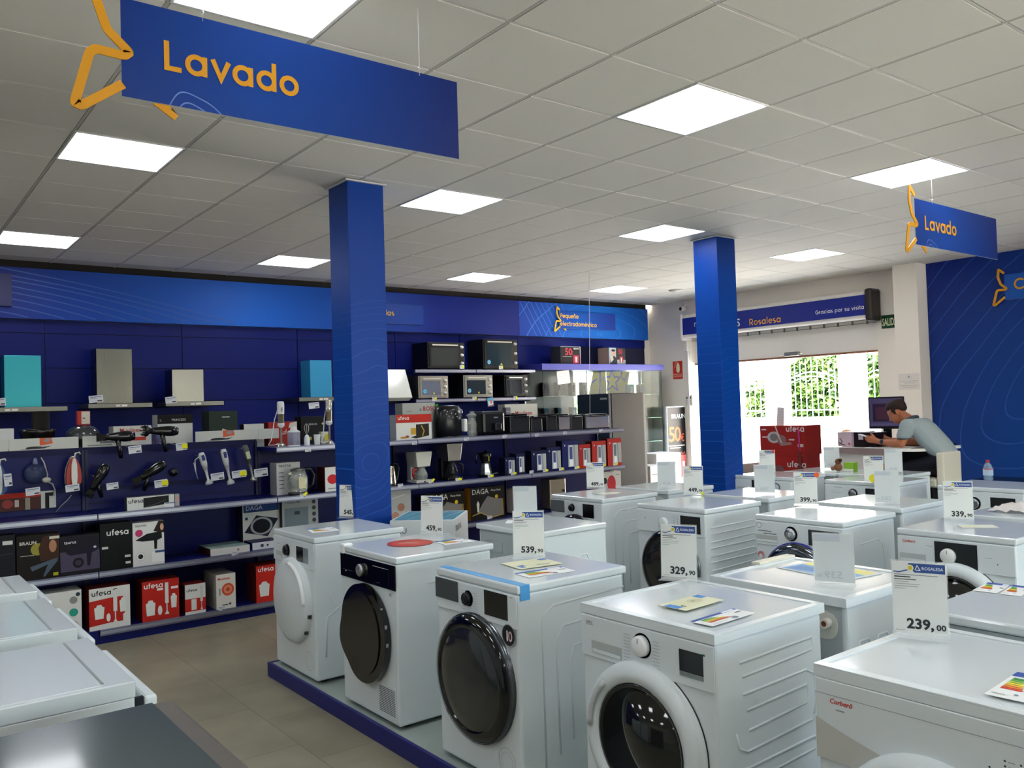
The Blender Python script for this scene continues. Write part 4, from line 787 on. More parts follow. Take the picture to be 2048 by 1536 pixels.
# appliances on the second shelf, right part
def toaster(label, px0, px1, pyt, zb, yf, body, slot):
    x, w, h = place(px0, px1, pyt, zb, yf); o = empty('toaster', (x, yf + .08, zb + .001), 0, label, 'toaster')
    mb = MB(); mb.box(-w / 2, -.08, .01, w / 2, .08, h, body); mb.build('body', o, .012)
    mb = MB(); mb.box(-w * .35, -.03, h - .002, w * .35, -.012, h + .002, slot); mb.box(-w * .35, .015, h - .002, w * .35, .033, h + .002, slot); mb.build('bread_slots', o)
    for z in (.3, .6): MB().cyl((w * .32, -.08, h * z), .012, -.012, 'y', black, 12).build('knob', o)
    mb = MB(); mb.box(-w * .4, -.084, .0, w * .4, .07, .012, black); mb.build('base', o)
toaster('steel toaster with a black knob on the second shelf', 1100, 1132, 957, SZ[1], 7.0, M('#a89a86', .25, metal=.8), black)
toaster('white and black two slot appliance on the second shelf behind a price card', 1030, 1070, 976, SZ[1], 7.0, M('#c9c6be', .35), black)
p = at(1150, 965, Y=7.08); o = MB().lathe([(.001, -.004), (.09, -.004), (.1, 0), (.1, .02), (.09, .026), (.001, .026)], (0, 0, 0), 'y', M('#2b3040', .3), 24, 1, .75).build('oval_appliance', None, 0, (p.x, 7.1, SZ[1] + .078)); tag(o, 'dark oval appliance standing on edge right of the steel toaster', 'appliance')
MB().box(-.05, .0, -.077, .05, .05, -.06, black).build('foot', o)
# fryers on the top shelf
def air_fryer(label, px0, px1, pyt, kind, zb=SZ[3], yf=6.93):
    x, w, h = place(px0, px1, pyt, zb, yf, 845); d = min(w, .24)
    o = empty('air_fryer', (x, yf + d / 2, zb + .001), 0, label, 'fryer')
    B = M('#0c0d0f', .3, coat=.15)
    if kind == 0:
        MB().lathe([(w * .4, 0), (w * .47, .02), (w * .5, h * .45), (w * .46, h * .8), (w * .38, h * .96), (w * .2, h), (.001, h)], (0, 0, 0), 'z', B, 28, 1, d / w).build('body', o)
        MB().lathe([(.001, -.012), (.022, -.012), (.03, -.006), (.034, 0)], (w * .26, -d * .4, h * .78), 'y', M('#8c9092', .2, metal=.8), 20).build('dial', o)
        mb = MB(); mb.box(w * .3, -d * .62, h * .16, w * .42, -d * .36, h * .56, M('#d9d9d5', .3)); mb.build('basket_handle', o, .01)
        mb = MB(); 
        for q, (a_, b_) in enumerate([(-.25, .8), (-.1, .74), (.05, .72), (-.2, .66), (-.05, .62), (.1, .64), (-.28, .72)]): mb.circ(Fr((0, -d * .49, 0)), a_ * w, b_ * h, .0045, .001, M('#d8dadb', .4), n=8)
        mb.build('icon_dots', o)
    elif kind == 1:
        mb = MB(); mb.box(-w / 2, -d / 2, .01, w / 2, d / 2, h, B); mb.build('body', o, .03)
        mb = MB(); mb.box(-w * .08, -d / 2 - .05, h * .2, w * .2, -d / 2, h * .5, M('#17181b', .3)); mb.build('basket_handle', o, .008)
        mb = MB(); mb.rect(Fr((0, -d / 2 - .001, 0)), -w * .02, h * .7, w * .16, h * .76, .0006, M('#8a8d90', .4)); mb.build('badge', o)
        MB().box(-w * .46, -d * .46, 0, w * .46, d * .46, .012, black).build('base', o)
    else:
        mb = MB(); mb.box(-w / 2, -d / 2, .01, w / 2, d / 2, h * .86, M('#15171b', .35)); mb.build('body', o, .01)
        mb = MB(); mb.box(-w * .44, -d * .42, h * .86, w * .44, d * .42, h * .95, black); mb.cyl((-.0, 0, h * .95), .02, h * .05, 'z', black, 12); mb.build('lid', o, .008)
        if kind == 3: mb = MB(); mb.box(-w * .46, -d / 2 - .004, .02, w * .46, -d / 2, h * .78, M('#e4e2dc', .16, metal=.9)); mb.build('steel_front', o)
        mb = MB(); mb.box(-w * .3, -d / 2 - .03, h * .8, w * .3, -d / 2, h * .86, black); mb.build('handle', o, .004)
air_fryer('round black air fryer with silver dial and white handle', 882, 936, 810, 0)
air_fryer('square black air fryer with a dark basket handle', 966, 1011, 822, 1)
air_fryer('black boxy fryer, third of the fryers on the top shelf', 1020, 1060, 826, 2)
air_fryer('small dark fryer right beside the boxy one', 1062, 1085, 832, 2)
air_fryer('black deep fryer with a lid knob in the middle of the fryers', 1093, 1115, 826, 2)
air_fryer('small steel fronted deep fryer', 1117, 1140, 826, 3)
air_fryer('black deep fryer between the two steel fronted fryers', 1141, 1166, 828, 2)
air_fryer('wide steel deep fryer with a bright front at the right end', 1170, 1219, 826, 3)
# plastic bag and steel box between fryers
p = at(950, 862, Y=7.02)
mb = MB(); random.seed(3); pr = []
for k in range(8): pr.append((.045 + random.random() * .03, .03 * k))
mb.lathe([(.001, 0)] + pr + [(.02, .235), (.03, .25)], (0, 0, 0), 'z', M('#b4b8b6', .25, alpha=.7), 11, 1, .7, smooth=False)
tag(mb.build('plastic_bag', None, 0, (p.x + .01, 7.08, SZ[3] + .001)), 'crumpled translucent plastic bag between two black air fryers', 'bag')
x, w, h = place(1009, 1018, 815, SZ[3], 7.1)
carton('product_box', 'narrow grey metallic box behind the square air fryer', x, 7.1, SZ[3] + .0005, w, .06, h, ('#77757e', '#4a4850', '#6a6870'), [('r', .3, .1, .7, .7, '#45434c'), ('r', .1, .82, .9, .86, '#a9a7ae')])
# hand blenders standing on the top shelf bay 3
def stick(label, px, pyt, pyb, white=True, yf=6.98, zb=SZ[3], cordx=-.09):
    p = at(px, (pyt + pyb) / 2, Y=yf); t = at(px, pyt, Y=yf); h = t.z - zb
    o = empty('hand_blender', (p.x, yf, zb + .001), 0, label, 'hand blender')
    Wm = M('#cfd2d2', .35) if white else M('#a9a8a0', .25, metal=.7)
    MB().lathe([(.036, 0), (.034, .02), (.012, .04), (.001, .042)], (0, 0, 0), 'z', steel, 16).build('bell', o)
    MB().cyl((0, 0, .03), .008, h * .42, 'z', steel, 12).build('shaft', o)
    MB().lathe([(.012, h * .42), (.03, h * .46), (.028, h * .52), (.001, h * .52)], (0, 0, 0), 'z', M('#c2c6c8', .35), 16).build('collar', o)
    MB().lathe([(.026, h * .52), (.028, h * .72), (.001, h * .72)], (0, 0, 0), 'z', M('#b0a688', .22, metal=.95), 16).build('steel_grip', o)
    MB().lathe([(.028, h * .72), (.031, h * .9), (.029, h * .98), (.02, h), (.001, h)], (0, 0, 0), 'z', Wm, 16).build('handle', o)
    if white: mb = MB(); mb.text('E', Fr((-.012, -.031, h * .78)), 0, 0, .045, M('#2a3058', .5), .01); mb.build('button_mark', o)
    MB().tube([(0, .02, h * .97), (cordx * .5, .03, h * .6), (cordx, .0, .06), (cordx * 1.4, -.02, .02), (cordx * .8, -.04, .02), (cordx * .5, -.04, .03)], .004, M('#d2d4d4', .4), 6).build('cord', o)
stick('white and steel hand blender standing at the left end of the top shelf', 562, 803, 895)
stick('steel hand blender standing next to the nearer pillar', 658, 799, 890, False, cordx=-.06)
p = at(588, 888, Y=6.99)
o = empty('chopper_bowl', (p.x, 6.99, SZ[3] + .001), 0, 'clear chopper bowl with a white lid on the top shelf', 'chopper bowl')
MB().lathe([(.055, 0), (.055, .01), (.001, .01)], (0, 0, 0), 'z', M('#c9cdd0', .4)).build('foot_ring', o)
MB().lathe([(.05, .01), (.055, .02), (.056, .12), (.053, .12), (.052, .02), (.001, .014)], (0, 0, 0), 'z', M('#aab0c8', .08, alpha=.4)).build('bowl', o)
MB().lathe([(.058, .12), (.05, .13), (.03, .14), (.026, .17), (.001, .17)], (0, 0, 0), 'z', M('#c9cdd0', .35)).build('lid', o)
MB().lathe([(.006, .015), (.006, .11), (.001, .11)], (0, 0, 0), 'z', M('#c9cdd0', .4), 8).build('blade_hub', o)
p = at(614, 888, Y=6.99)
o = empty('whisk_attachment', (p.x, 6.99, SZ[3] + .001), 0, 'white whisk attachment standing on its handle beside the chopper bowl', 'whisk')
MB().lathe([(.024, 0), (.026, .06), (.016, .085), (.006, .095), (.001, .095)], (0, 0, 0), 'z', M('#cfd3d6', .35), 16).build('handle', o)
for k in range(3):
    a = PI * k / 3; mb = MB(); mb.tube([(math.cos(a) * r_, math.sin(a) * r_, z_) for r_, z_ in ((.004, .09), (.018, .13), (.022, .16), (.012, .185), (0, .19), (-.012, .185), (-.022, .16), (-.018, .13), (-.004, .09))], .0014, steel, 5); mb.build('wire_loop', o)
p = at(636, 870, Y=7.0)
o = empty('measuring_cup', (p.x, 7.02, SZ[3] + .001), 0, 'small white cup with a handle beside the black Braun box', 'cup')
MB().lathe([(.024, 0), (.03, .09), (.027, .09), (.022, .006), (.001, .006)], (0, 0, 0), 'z', M('#c5c9c9', .3)).build('cup_body', o)
MB().tube([(.026, 0, .08), (.05, 0, .075), (.048, 0, .03), (.025, 0, .025)], .005, M('#c5c9c9', .3)).build('handle', o)
carton('product_box', 'small yellow and white box behind the standing steel blender', at(650, 870, Y=7.12).x, 7.14, SZ[3] + .0005, .08, .05, .11, ('#c9c9b8', '#8f8f80', '#c9c9b8'), [('r', .5, .1, .95, .8, '#b8b020'), ('r', .1, .2, .4, .6, '#8a8478')])
# juicer and dome appliance on the rear shelf
p = at(76, 870, Y=7.56)
o = empty('juicer', (p.x, 7.58, RZ), 0, 'black juicer with a tall feeding tube at the left, behind the poster strip', 'juicer')
MB().lathe([(.11, 0), (.12, .02), (.12, .2), (.128, .21), (.128, .235), (.1, .245), (.001, .245)], (0, 0, 0), 'z', M('#15120f', .25, coat=.3), 24).build('body', o)
MB().cyl((.02, 0, .245), .065, .135, 'z', M('#1c1a17', .2, coat=.3), 20).build('feeding_tube', o)
p = at(167, 872, Y=7.56)
o = empty('food_processor', (p.x, 7.58, RZ), 0, 'grey domed food processor with a red and white tag on top', 'food processor')
MB().cyl((0, 0, 0), .13, .15, 'z', M('#0f0f10', .3), 24).build('base', o)
MB().lathe([(.125, .15), (.128, .17), (.118, .21), (.08, .245), (.03, .26), (.001, .262)], (0, 0, 0), 'z', M('#3d4044', .12, coat=.5), 24).build('dome', o)
mb = MB(); mb.box(-.045, -.03, .262, .05, .03, .375, M('#a8231c', .5)); mb.rect(Fr((-.015, -.031, .27)), 0, 0, .062, .1, .0006, M('#cfcabd', .5)); mb.rect(Fr((-.015, -.031, .27)), .008, .05, .03, .042, .001, black); mb.rect(Fr((-.015, -.031, .27)), .008, .022, .045, .02, .001, M('#8a8a80', .5)); mb.build('tag', o)
p = at(268, 870, Y=7.64); mb = MB(); mb.lathe([(.04, 0), (.045, .1), (.048, .17), (.03, .18), (.001, .18)], (0, 0, 0), 'z', M('#57568c', .15, alpha=.7), 16)
tag(mb.build('purple_jug', None, 0, (at(318, 870, Y=7.43).x, 7.43, RZ)), 'translucent purple jug behind the right hair dryer', 'jug')
# ================================================================ poster strips on the bay rail
def poster(label, px0, px1, z, kind, yf=GYB - .02, h=.088, lean=0):
    a = at(px0, 890, Y=yf); b_ = at(px1, 890, Y=yf); w = b_.x - a.x; fr = Fr((a.x, yf, z)); mb = MB()
    mb.prism([(0, 0), (w, 0), (w, h), (0, h)], fr, 0, .002, M('#9a9d9a', .5), M('#c2c5c0', .5)); f2_ = Fr((a.x, yf - .002, z))
    if kind == 0: draw(mb, f2_, w, h, [('p', [(.43, .35), (.62, .5), (.6, 1), (.43, 1)], '#d0603e'), ('p', [(.48, .7), (.55, .6), (.6, .9), (.52, 1)], '#8a9094'), ('e', .36, .18, .13, .12, '#25282b'), ('p', [(.12, .04), (.5, .1), (.6, .3), (.3, .14)], '#3b4046')])
    elif kind == 1: draw(mb, f2_, w, h, [('r', .35, .3, .75, .5, '#6d7274'), ('e', .45, .7, .1, .2, '#33373a'), ('e', .62, .66, .1, .16, '#4a4e50'), ('r', .1, .1, .6, .2, '#7d8a84')])
    elif kind == 2: draw(mb, f2_, w, h, [('r', 0, .72, .78, 1, '#a8281c'), ('r', 0, 0, .78, .72, '#4a2a26'), ('r', .06, .0, .12, .7, '#8a8476'), ('r', .55, 0, .62, .7, '#8f8c7c'), ('e', .3, .4, .08, .25, '#8a3a3a'), ('r', .4, .2, .46, .6, '#b4aaa0'), ('p', [(.84, 0), (.9, 0), (.9, .7), (.98, .7), (.98, .9), (.84, .9)], '#1b1c1e')])
    o = mb.build('poster_strip'); tag(o, label, 'poster', 'printed strips on the panel rail')
    return o
poster('dark brown blank strip end at the left edge of the panel rail', -30, 17, 1.446, 3)
poster('white poster strip with an orange blender jug, at the left', 18, 157, 1.446, 0)
poster('white poster strip with dark pans behind the left hair dryer', 165, 262, 1.446, 1)
poster('white poster strip with an orange jug, left of the standing white hand blender', 391, 516, 1.446, 0)
poster('plain white poster strip between the posters and the standing blender', 517, 558, 1.446, 4)
poster('kitchen photo strip with a red top low on the panel', -30, 110, 1.0, 2, h=.13)
# ================================================================ things hung on the panel
def hung_iron(px, py, col, label, s=1.0):
    p = at(px, py, Y=7.2); o = empty('steam_iron', (p.x, 7.22, p.z), 0, label, 'iron')
    fr = Fr((0, 0, 0)); c_ = M(col, .3)
    sole = chaikin([(-.055, -.12), (.055, -.12), (.058, 0), (.03, .09), (0, .125), (-.03, .09), (-.058, 0)], 1, True)
    mb = MB(); mb.prism([(a * s, b * s) for a, b in sole], fr, -.02, -.008, M('#b9bdbb', .25, metal=.7)); mb.build('soleplate', o)
    mb = MB(); mb.prism([(a * s * .92, b * s * .95) for a, b in sole], fr, -.008, .04, c_); mb.build('body', o, .01)
    mb = MB(); mb.prism(chaikin([(-.022 * s, -.09 * s), (0, -.115 * s), (.022 * s, -.09 * s), (.018 * s, .1 * s), (-.018 * s, .1 * s)], 1, True), fr, .04, .06, M('#d2d2cc', .35)); mb.build('handle', o, .006)
    MB().tube([(0, -.055, .1 * s), (.01, -.05, .14 * s), (.04, -.04, .145 * s), (.045, -.04, .13 * s)], .006, M('#c8c8c2', .4), 6).build('cord_sleeve', o)
    MB().tube([(0, 0, .1 * s), (0, .08, .1 * s)], .004, steel, 6).build('panel_hook', o)
    return o
RI = hung_iron(147, 943, '#a3231b', 'red and white steam iron hung on the blue panel')
hung_iron(-3, 958, '#1c4a8c', 'blue steam iron cut by the left edge of the picture')
# cord of the red iron
p0 = at(145, 985, Y=7.2); p1 = at(112, 1022, Y=7.22)
def dryer(label, px, py, col, rot, attach=0, yb=7.05, s=1.0, handle=-90, tip=True):
    p = at(px, py, Y=yb); o = empty('hair_dryer', (p.x, yb, p.z), 0, label, 'hair dryer')
    c_ = M(col, .12, coat=.4); T = Matrix.Rotation(math.radians(rot), 4, 'Y')
    mb = MB(); mb.T = T; mb.lathe([(.001, -.1), (.03, -.095), (.04, -.06), (.042, -.02), (.034, .04), (.026, .09), (.024, .12), (.001, .12)], (0, 0, 0), 'x', c_, 20); mb.build('barrel', o)
    mb = MB(); mb.T = T
    if attach: 
        mb.lathe([(.022, .12), (.045, .14), (.05, .155), (.001, .155)], (0, 0, 0), 'x', c_, 16)
        for k in range(7): a = 2 * PI * k / 7; mb.tube([(.15, .035 * math.cos(a), .035 * math.sin(a)), (.185, .035 * math.cos(a), .035 * math.sin(a))], .005, c_, 6)
    else: mb.add([(.12, -.02, -.022), (.12, .02, -.022), (.12, .02, .022), (.12, -.02, .022), (.18, -.006, -.034), (.18, .006, -.034), (.18, .006, .034), (.18, -.006, .034)], [(0, 1, 2, 3), (7, 6, 5, 4), (0, 4, 5, 1), (1, 5, 6, 2), (2, 6, 7, 3), (3, 7, 4, 0)], c_)
    mb.build('nozzle', o)
    mb = MB(); a = math.radians(handle); mb.tube([(-.03, 0, -.01), (-.03 + .08 * math.cos(a), 0, -.02 + .08 * math.sin(a)), (-.03 + .15 * math.cos(a), 0, -.02 + .15 * math.sin(a))], [.022, .018, .015], c_, 10); mb.build('grip', o)
    MB().tube([(-.04, .02, 0), (-.04, GYB - yb, 0)], .005, steel, 6).build('panel_hook', o)
    return o
dryer('glossy black hair dryer with flat nozzle pointing left, on the upper hooks', 243, 873, '#0b0b0d', 180, 0, 7.1, handle=-80)
dryer('glossy black hair dryer with a fingered diffuser, upper hooks right', 331, 862, '#0b0b0d', 183, 1, 7.1, handle=-78)
dryer('dark hair dryer with round nozzle, hanging on the panel beside the red iron', 200, 952, '#0e100e', 120, 0, 7.15, handle=-75)
dryer('dark olive hair dryer tilted down over a yellow tagged price card', 308, 940, '#12140f', 150, 0, 7.15, handle=-110)
p = at(350, 945, Y=7.25); mb = MB(); mb.lathe([(.001, 0), (.03, 0), (.034, .02), (.02, .04), (.001, .04)], (0, 0, 0), 'y', M('#121513', .2, coat=.3), 12); tag(mb.build('shaver', None, 0, (p.x, 7.27, p.z)), 'small dark round shaver hung right of the olive dryer', 'shaver')
p = at(72, 945, Y=7.24)
o = empty('bagged_appliance', (p.x, 7.27, p.z), 0, 'appliance in a clear plastic bag hung on the panel by the left edge', 'bag')
MB().lathe([(.001, 0), (.075, 0), (.08, .03), (.04, .04), (.001, .04)], (0, -.02, -.01), 'y', M('#3a4468', .15, alpha=.55), 14).build('bag', o)
mb = MB(); mb.lathe([(.02, 0), (.012, .04), (.001, .05)], (0, 0, .06), 'z', M('#8a96b4', .1, alpha=.6), 10); mb.build('bag_neck', o)
p = at(92, 955, Y=7.24)
o = empty('white_plug_cord', (0, 0, 0), 0, 'white cord with a coiled plug hanging beside the bagged appliance', 'cord')
mb = MB(); mb.tube([at(82, 915, Y=7.28), at(88, 925, Y=7.26), at(95, 950, Y=7.26), at(92, 962, Y=7.26), at(105, 968, Y=7.26), at(110, 980, Y=7.28), at(106, 992, Y=7.28)], .005, M('#a9a9a4', .4), 6); mb.build('cable', o)
mb = MB(); mb.ball(at(93, 960, Y=7.25), .026, M('#b4b4a6', .4), 10, (1.2, .5, .8)); mb.build('plug', o)
mb = MB(); mb.T = Matrix.Translation(-RI.location); mb.tube([at(143, 990, Y=7.26), at(135, 1000, Y=7.26), at(122, 1012, Y=7.27), at(112, 1024, Y=7.28)], .004, M('#9a9aa4', .4), 6); mb.build('cord', RI)
def hung_stick(label, px0, py0, px1, py1, style):
    yb = 7.15; a = at(px0, py0, Y=yb); b_ = at(px1, py1, Y=yb); o = empty('hand_blender', a, 0, label, 'hand blender')
    d = b_ - a; Ln = d.length; ang = math.atan2(-d.x, -d.z); T = Matrix.Rotation(ang, 4, 'Y') @ Matrix.Rotation(PI, 4, 'X')
    cols = {'w': ('#cdd0d0', '#cdd0d0'), 's': ('#4a5452', '#b9bab4')}[style]
    mb = MB(); mb.T = Matrix.Rotation(ang, 4, 'Y'); mb.lathe([(.001, 0), (.02, -.004), (.026, -Ln * .1), (.026, -Ln * .35), (.018, -Ln * .5), (.001, -Ln * .5)], (0, 0, 0), 'z', M(cols[0], .3), 16); mb.build('handle', o)
    mb = MB(); mb.T = Matrix.Rotation(ang, 4, 'Y'); mb.lathe([(.018, -Ln * .5), (.011, -Ln * .62), (.01, -Ln * .85), (.03, -Ln * .93), (.032, -Ln), (.026, -Ln), (.02, -Ln * .95), (.001, -Ln * .93)], (0, 0, 0), 'z', M(cols[1], .3, metal=0 if style == 'w' else .8), 16); mb.build('blending_foot', o)
    mb = MB(); mb.T = Matrix.Rotation(ang, 4, 'Y')
    if style == 'w': mb.box(-.013, -.029, -Ln * .25, .013, -.02, -Ln * .08, M('#1e2a70', .3))
    else: mb.box(-.018, -.03, -Ln * .38, .018, -.02, -Ln * .18, M('#b8bca0', .4))
    mb.build('button_pad', o, .004)
    MB().tube([(0, .02, -.03), (0, GYB - yb, -.03)], .004, steel, 6).build('panel_hook', o)
    return o
o = hung_stick('white hand blender with a navy button, left of the two on the panel', 402, 905, 419, 968, 'w')
p = o.location; mb = MB(); mb.tube([(0, 0, -.02), (-.05, .0, -.06), (-.045, 0, -.16), (-.03, 0, -.22), (-.05, 0, -.14), (-.06, 0, -.08)], .004, M('#c2c5c5', .4), 6); mb.build('coiled_cord', o)
hung_stick('white hand blender with a blue pad, right of the two on the panel', 446, 898, 462, 968, 'w')
hung_stick('dark grey and steel hand blender with a pale label, hung at the panel end', 489, 890, 508, 962, 's')
p = at(509, 876, Y=7.2); mb = MB(); mb.lathe([(.028, 0), (.028, .07), (.02, .1), (.001, .1)], (0, 0, 0), 'z', M('#17181c', .2, coat=.3), 14, 1, .8); mb.box(.0, -.02, .09, .03, .02, .13, M('#101113', .3))
tag(mb.build('milk_frother', None, 0, (at(509, 890, Y=7.38).x, 7.4, 1.361)), 'small black jug shaped appliance on the rail between two poster strips', 'appliance')
# ================================================================ price tickets
nt_ = 0
def ticket(label, px, py, yf, w=.055, h=.032, tagc=None, tw=0, price=True, tilt=0):
    p = at(px, py, Y=yf); mb = MB(); fr = Fr((-w / 2, 0, -h / 2))
    mb.prism([(0, 0), (w, 0), (w, h), (0, h)], fr, 0, .0012, M('#c9ccd2', .5)); 
    mb.rect(fr, .1 * w, .74 * h, .9 * w, .84 * h, .002, M('#5d6c94', .5)); mb.rect(fr, .1 * w, .55 * h, .6 * w, .6 * h, .002, M('#8f9096', .5)); mb.rect(fr, .58 * w, .12 * h, .92 * w, .3 * h, .002, M('#3a3c42', .5))
    o = mb.build('price_ticket', None, 0, (p.x, yf, p.z)); tag(o, label, 'price tag', 'small shelf price tickets')
    o.rotation_euler.y = tilt
    if tagc:
        mb = MB(); mb.prism([(w * .55, h * .2), (w * .55 + tw, h * .2), (w * .55 + tw, h * .85), (w * .55, h * .85)], fr, .002, .003, yellow); q = mb.build('yellow_sticker', o); q['label'] = 'yellow sticker'
        if tagc > 1: q.rotation_euler.y = -.5
    return o
RY = GYF - .0093
for lab, px, py, yg in (('price ticket on the rail below the third shelf kettle box, with tilted yellow sticker', 606, 991, 2), ('price ticket under the white flat box on the second shelf', 470, 1107, 0), ('price ticket under the Moulinex box on the bottom shelf', 444, 1217, 0),
    ('price ticket on the top shelf rail under the chopper bowl', 616, 900, 0), ('price ticket on the top shelf rail under the ufesa toaster box', 829, 886, 0), ('price ticket on the top shelf rail under the round air fryer', 933, 878, 0), ('price ticket on the top shelf rail under the square air fryer', 1009, 873, 0),
    ('price ticket on the top shelf rail left of the bay joint', 1074, 870, 0), ('price ticket on the top shelf rail under the deep fryers', 1130, 866, 0), ('price ticket at the right end of the top shelf rail', 1202, 861, 0),
    ('price ticket on the third shelf rail beside the nearer pillar', 801, 971, 0), ('price ticket with tilted yellow sticker under the white coffee maker', 862, 963, 2), ('price ticket with yellow sticker under the black coffee maker', 916, 959, 1), ('price ticket with yellow sticker under the moka pot', 980, 952, 1),
    ('price ticket with yellow sticker under the smallest shaver box', 1026, 947, 1), ('price ticket without sticker under the third shaver box', 1063, 944, 0), ('price ticket with yellow sticker under the fourth shaver box', 1090, 941, 1), ('price ticket with yellow sticker under the tallest shaver box', 1122, 938, 1),
    ('price ticket with yellow sticker under the first red shaver box', 1153, 935, 1), ('price ticket with yellow sticker right of the 489,90 card', 1206, 930, 1), ('price ticket with yellow sticker at the end of the third shelf rail', 1230, 928, 1), ('price ticket on the second shelf rail beside the Tristar carton', 979, 1035, 0)):
    ticket(lab, px, py, RY, tagc=yg, tw=.04)
for lab, px, py, yg in (('price ticket with yellow dot under the mirrored black oven', 924, 734, 1), ('price ticket with yellow dot under the largest black oven', 1002, 735, 1), ('price ticket with yellow dot under the mirrored steel oven', 869, 798, 1), ('price ticket with yellow dot under the dark window steel oven', 949, 797, 1), ('price ticket with yellow dot under the small black oven', 1031, 796, 1)):
    ticket(lab, px, py, 9.261, .07, .05, yg, .03)
for lab, px, py, yf, w, h, yg in (('white price card on the tall steel range hood', 192, 798, 9.2, .13, .07, 0), ('white price card on the short steel range hood', 342, 800, 9.2, .115, .07, 0), ('white price card on the blue film range hood', 628, 811, 9.2, .13, .07, 0), ('price card cut by the left edge beside the turquoise hood', -1, 804, 9.2, .1, .07, 0),
    ('price card hanging under the left upper hair dryer', 270, 899, 7.0, .095, .058, 0), ('price card with yellow tag under the diffuser hair dryer', 363, 893, 7.0, .085, .06, 1), ('price card under the red steam iron', 145, 976, 7.08, .095, .052, 0), ('price card under the bagged appliance', 66, 983, 7.08, .095, .055, 0), ('price card right of the dark hair dryer on the panel', 225, 972, 7.08, .085, .05, 0),
    ('price card with yellow tag below the olive hair dryer', 322, 967, 7.08, .1, .06, 1), ('narrow price card beside the blue iron', 16, 960, 7.1, .05, .09, 0), ('price card under the left white hand blender', 435, 953, 7.08, .11, .06, 0), ('price card with round yellow tag under the right white hand blender', 478, 948, 7.07, .12, .06, 1), ('price card under the dark hand blender', 522, 945, 7.07, .12, .07, 0),
    ('blue and red promotion card hanging from the lower oven shelf', 981, 804, 9.25, .1, .12, 0)):
    o = ticket(lab, px, py, yf, w, h, yg, w * .5, tilt=-.08)
    if 'promotion card' in lab:
        draw2 = MB(); draw(draw2, Fr((-w / 2, -.0015, -h / 2)), w, h, [('r', 0, 0, 1, 1, '#5ca4cc'), ('r', .1, .1, .9, .6, '#d8dce0'), ('e', .6, .5, .2, .2, '#c8785a'), ('p', [(0, 0), (1, .1), (1, .2), (0, .08)], '#b8303a')]); draw2.build('print', o)
    elif yf > 7 and yf < 9: MB().tube([(0, .002, .0), (0, GYB - yf - .001, .0)], .003, steel, 5).build('panel_hook', o)
    elif yf == 7.0: MB().tube([(0, .002, .0), (0, GYB - yf - .001, .02)], .003, steel, 5).build('panel_hook', o)
# ================================================================ display platforms
deckm = M('#8d9892', .5); navyedge = M('#171a66', .4)
for (x0, x1, y0, y1, lab) in ((2.045, 3.47, .3, 5.27, 'low navy edged display platform under the nearest rows of machines'), (4.44, 5.98, .9, 5.5, 'low display platform under the middle rows of machines'), (6.69, 8.0, 2.2, 6.1, 'low display platform under the farthest rows of machines')):
    o = empty('display_platform', (0, 0, 0), 0, lab, 'platform')
    MB().box(x0 + .02, y0, 0, x1 - .02, y1 - .02, .083, deckm).build('deck', o)
    mb = MB(); mb.box(x0, y0, 0, x0 + .02, y1, .088, navyedge); mb.box(x1 - .02, y0, 0, x1, y1, .088, navyedge); mb.box(x0 + .02, y1 - .02, 0, x1 - .02, y1, .088, navyedge); mb.build('edge_board', o, .002)
MB().T
# ================================================================ washing machines and dryers
PZ = .0835
def ribs(mb, fr, d, kind):
    def P(pts, r=.0055): mb.tube([fr.p(a * d, b, -.0018) for a, b in pts], r, enamel, 6)
    if kind == 'E':
        for z in (.745, .405): P([(.2, z - .008), (.86, z), (.875, z - .02), (.86, z - .042), (.22, z - .055)])
        for z in (.64, .3):
            P([(.22, z - .006), (.8, z), (.87, z - .02), (.885, z - .07), (.885, z - .12), (.86, z - .16)]); P([(.84, z - .175), (.24, z - .19), (.17, z - .17), (.15, z - .12)])
            P([(.25, z - .06), (.8, z - .05), (.81, z - .075), (.8, z - .11), (.26, z - .125)])
    elif kind == 'U':
        for k in range(5):
            o_ = k * .055; P([(.97, .76 - o_ * 1.55), (.3 + o_ * 1.6, .745 - o_ * 1.7), (.2 + o_ * 2.2, .7 - o_ * 1.8), (.2 + o_ * 2.2, .62 - o_ * 1.9), (.2 + o_ * 2.3, .08 + o_ * .8)] if k < 3 else [(.97, .76 - o_ * 1.55), (.34 + o_ * 1.6, .745 - o_ * 1.7), (.24 + o_ * 2.2, .7 - o_ * 1.8), (.24 + o_ * 2.2, .36)])
    elif kind == 'H':
        for k in range(6):
            z = .73 - k * .095; P([(.08, z - .012), (.84, z), (.88, z - .012), (.88, z - .036), (.84, z - .046), (.08, z - .052)])
    elif kind == 'V':
        for k in range(3):
            u = .2 + k * .22; P([(u - .06, .35), (u - .06, .64), (u - .04, .68), (u + .06, .68), (u + .1, .64), (u + .12, .35)]); P([(u, .35), (u, .62), (u + .03, .64), (u + .05, .62), (u + .05, .35)], .004)
    elif kind == 'L':
        P([(.3, .7), (.62, .71), (.72, .68), (.78, .4), (.8, .1)])
    elif kind == 'W':
        P([(.1, .15), (.12, .38), (.3, .45), (.9, .42)]); P([(.1, .55), (.4, .3), (.95, .25)], .004)
def knob(o, x, z, r, cap, ring=None, dep=.028, mark=True):
    mb = MB()
    if ring: mb.lathe([(.001, -.006), (r * 1.25, -.006), (r * 1.3, 0)], (x, 0, z), 'y', ring, 28)
    mb.lathe([(.001, -dep), (r * .88, -dep), (r, -dep + .004), (r * 1.04, -.0055)], (x, 0, z), 'y', cap, 28)
    if mark: mb.box(x - .0015, -dep - .001, z + r * .3, x + .0015, -dep, z + r * .8, M('#707478', .4))
    mb.build('control_knob', o)
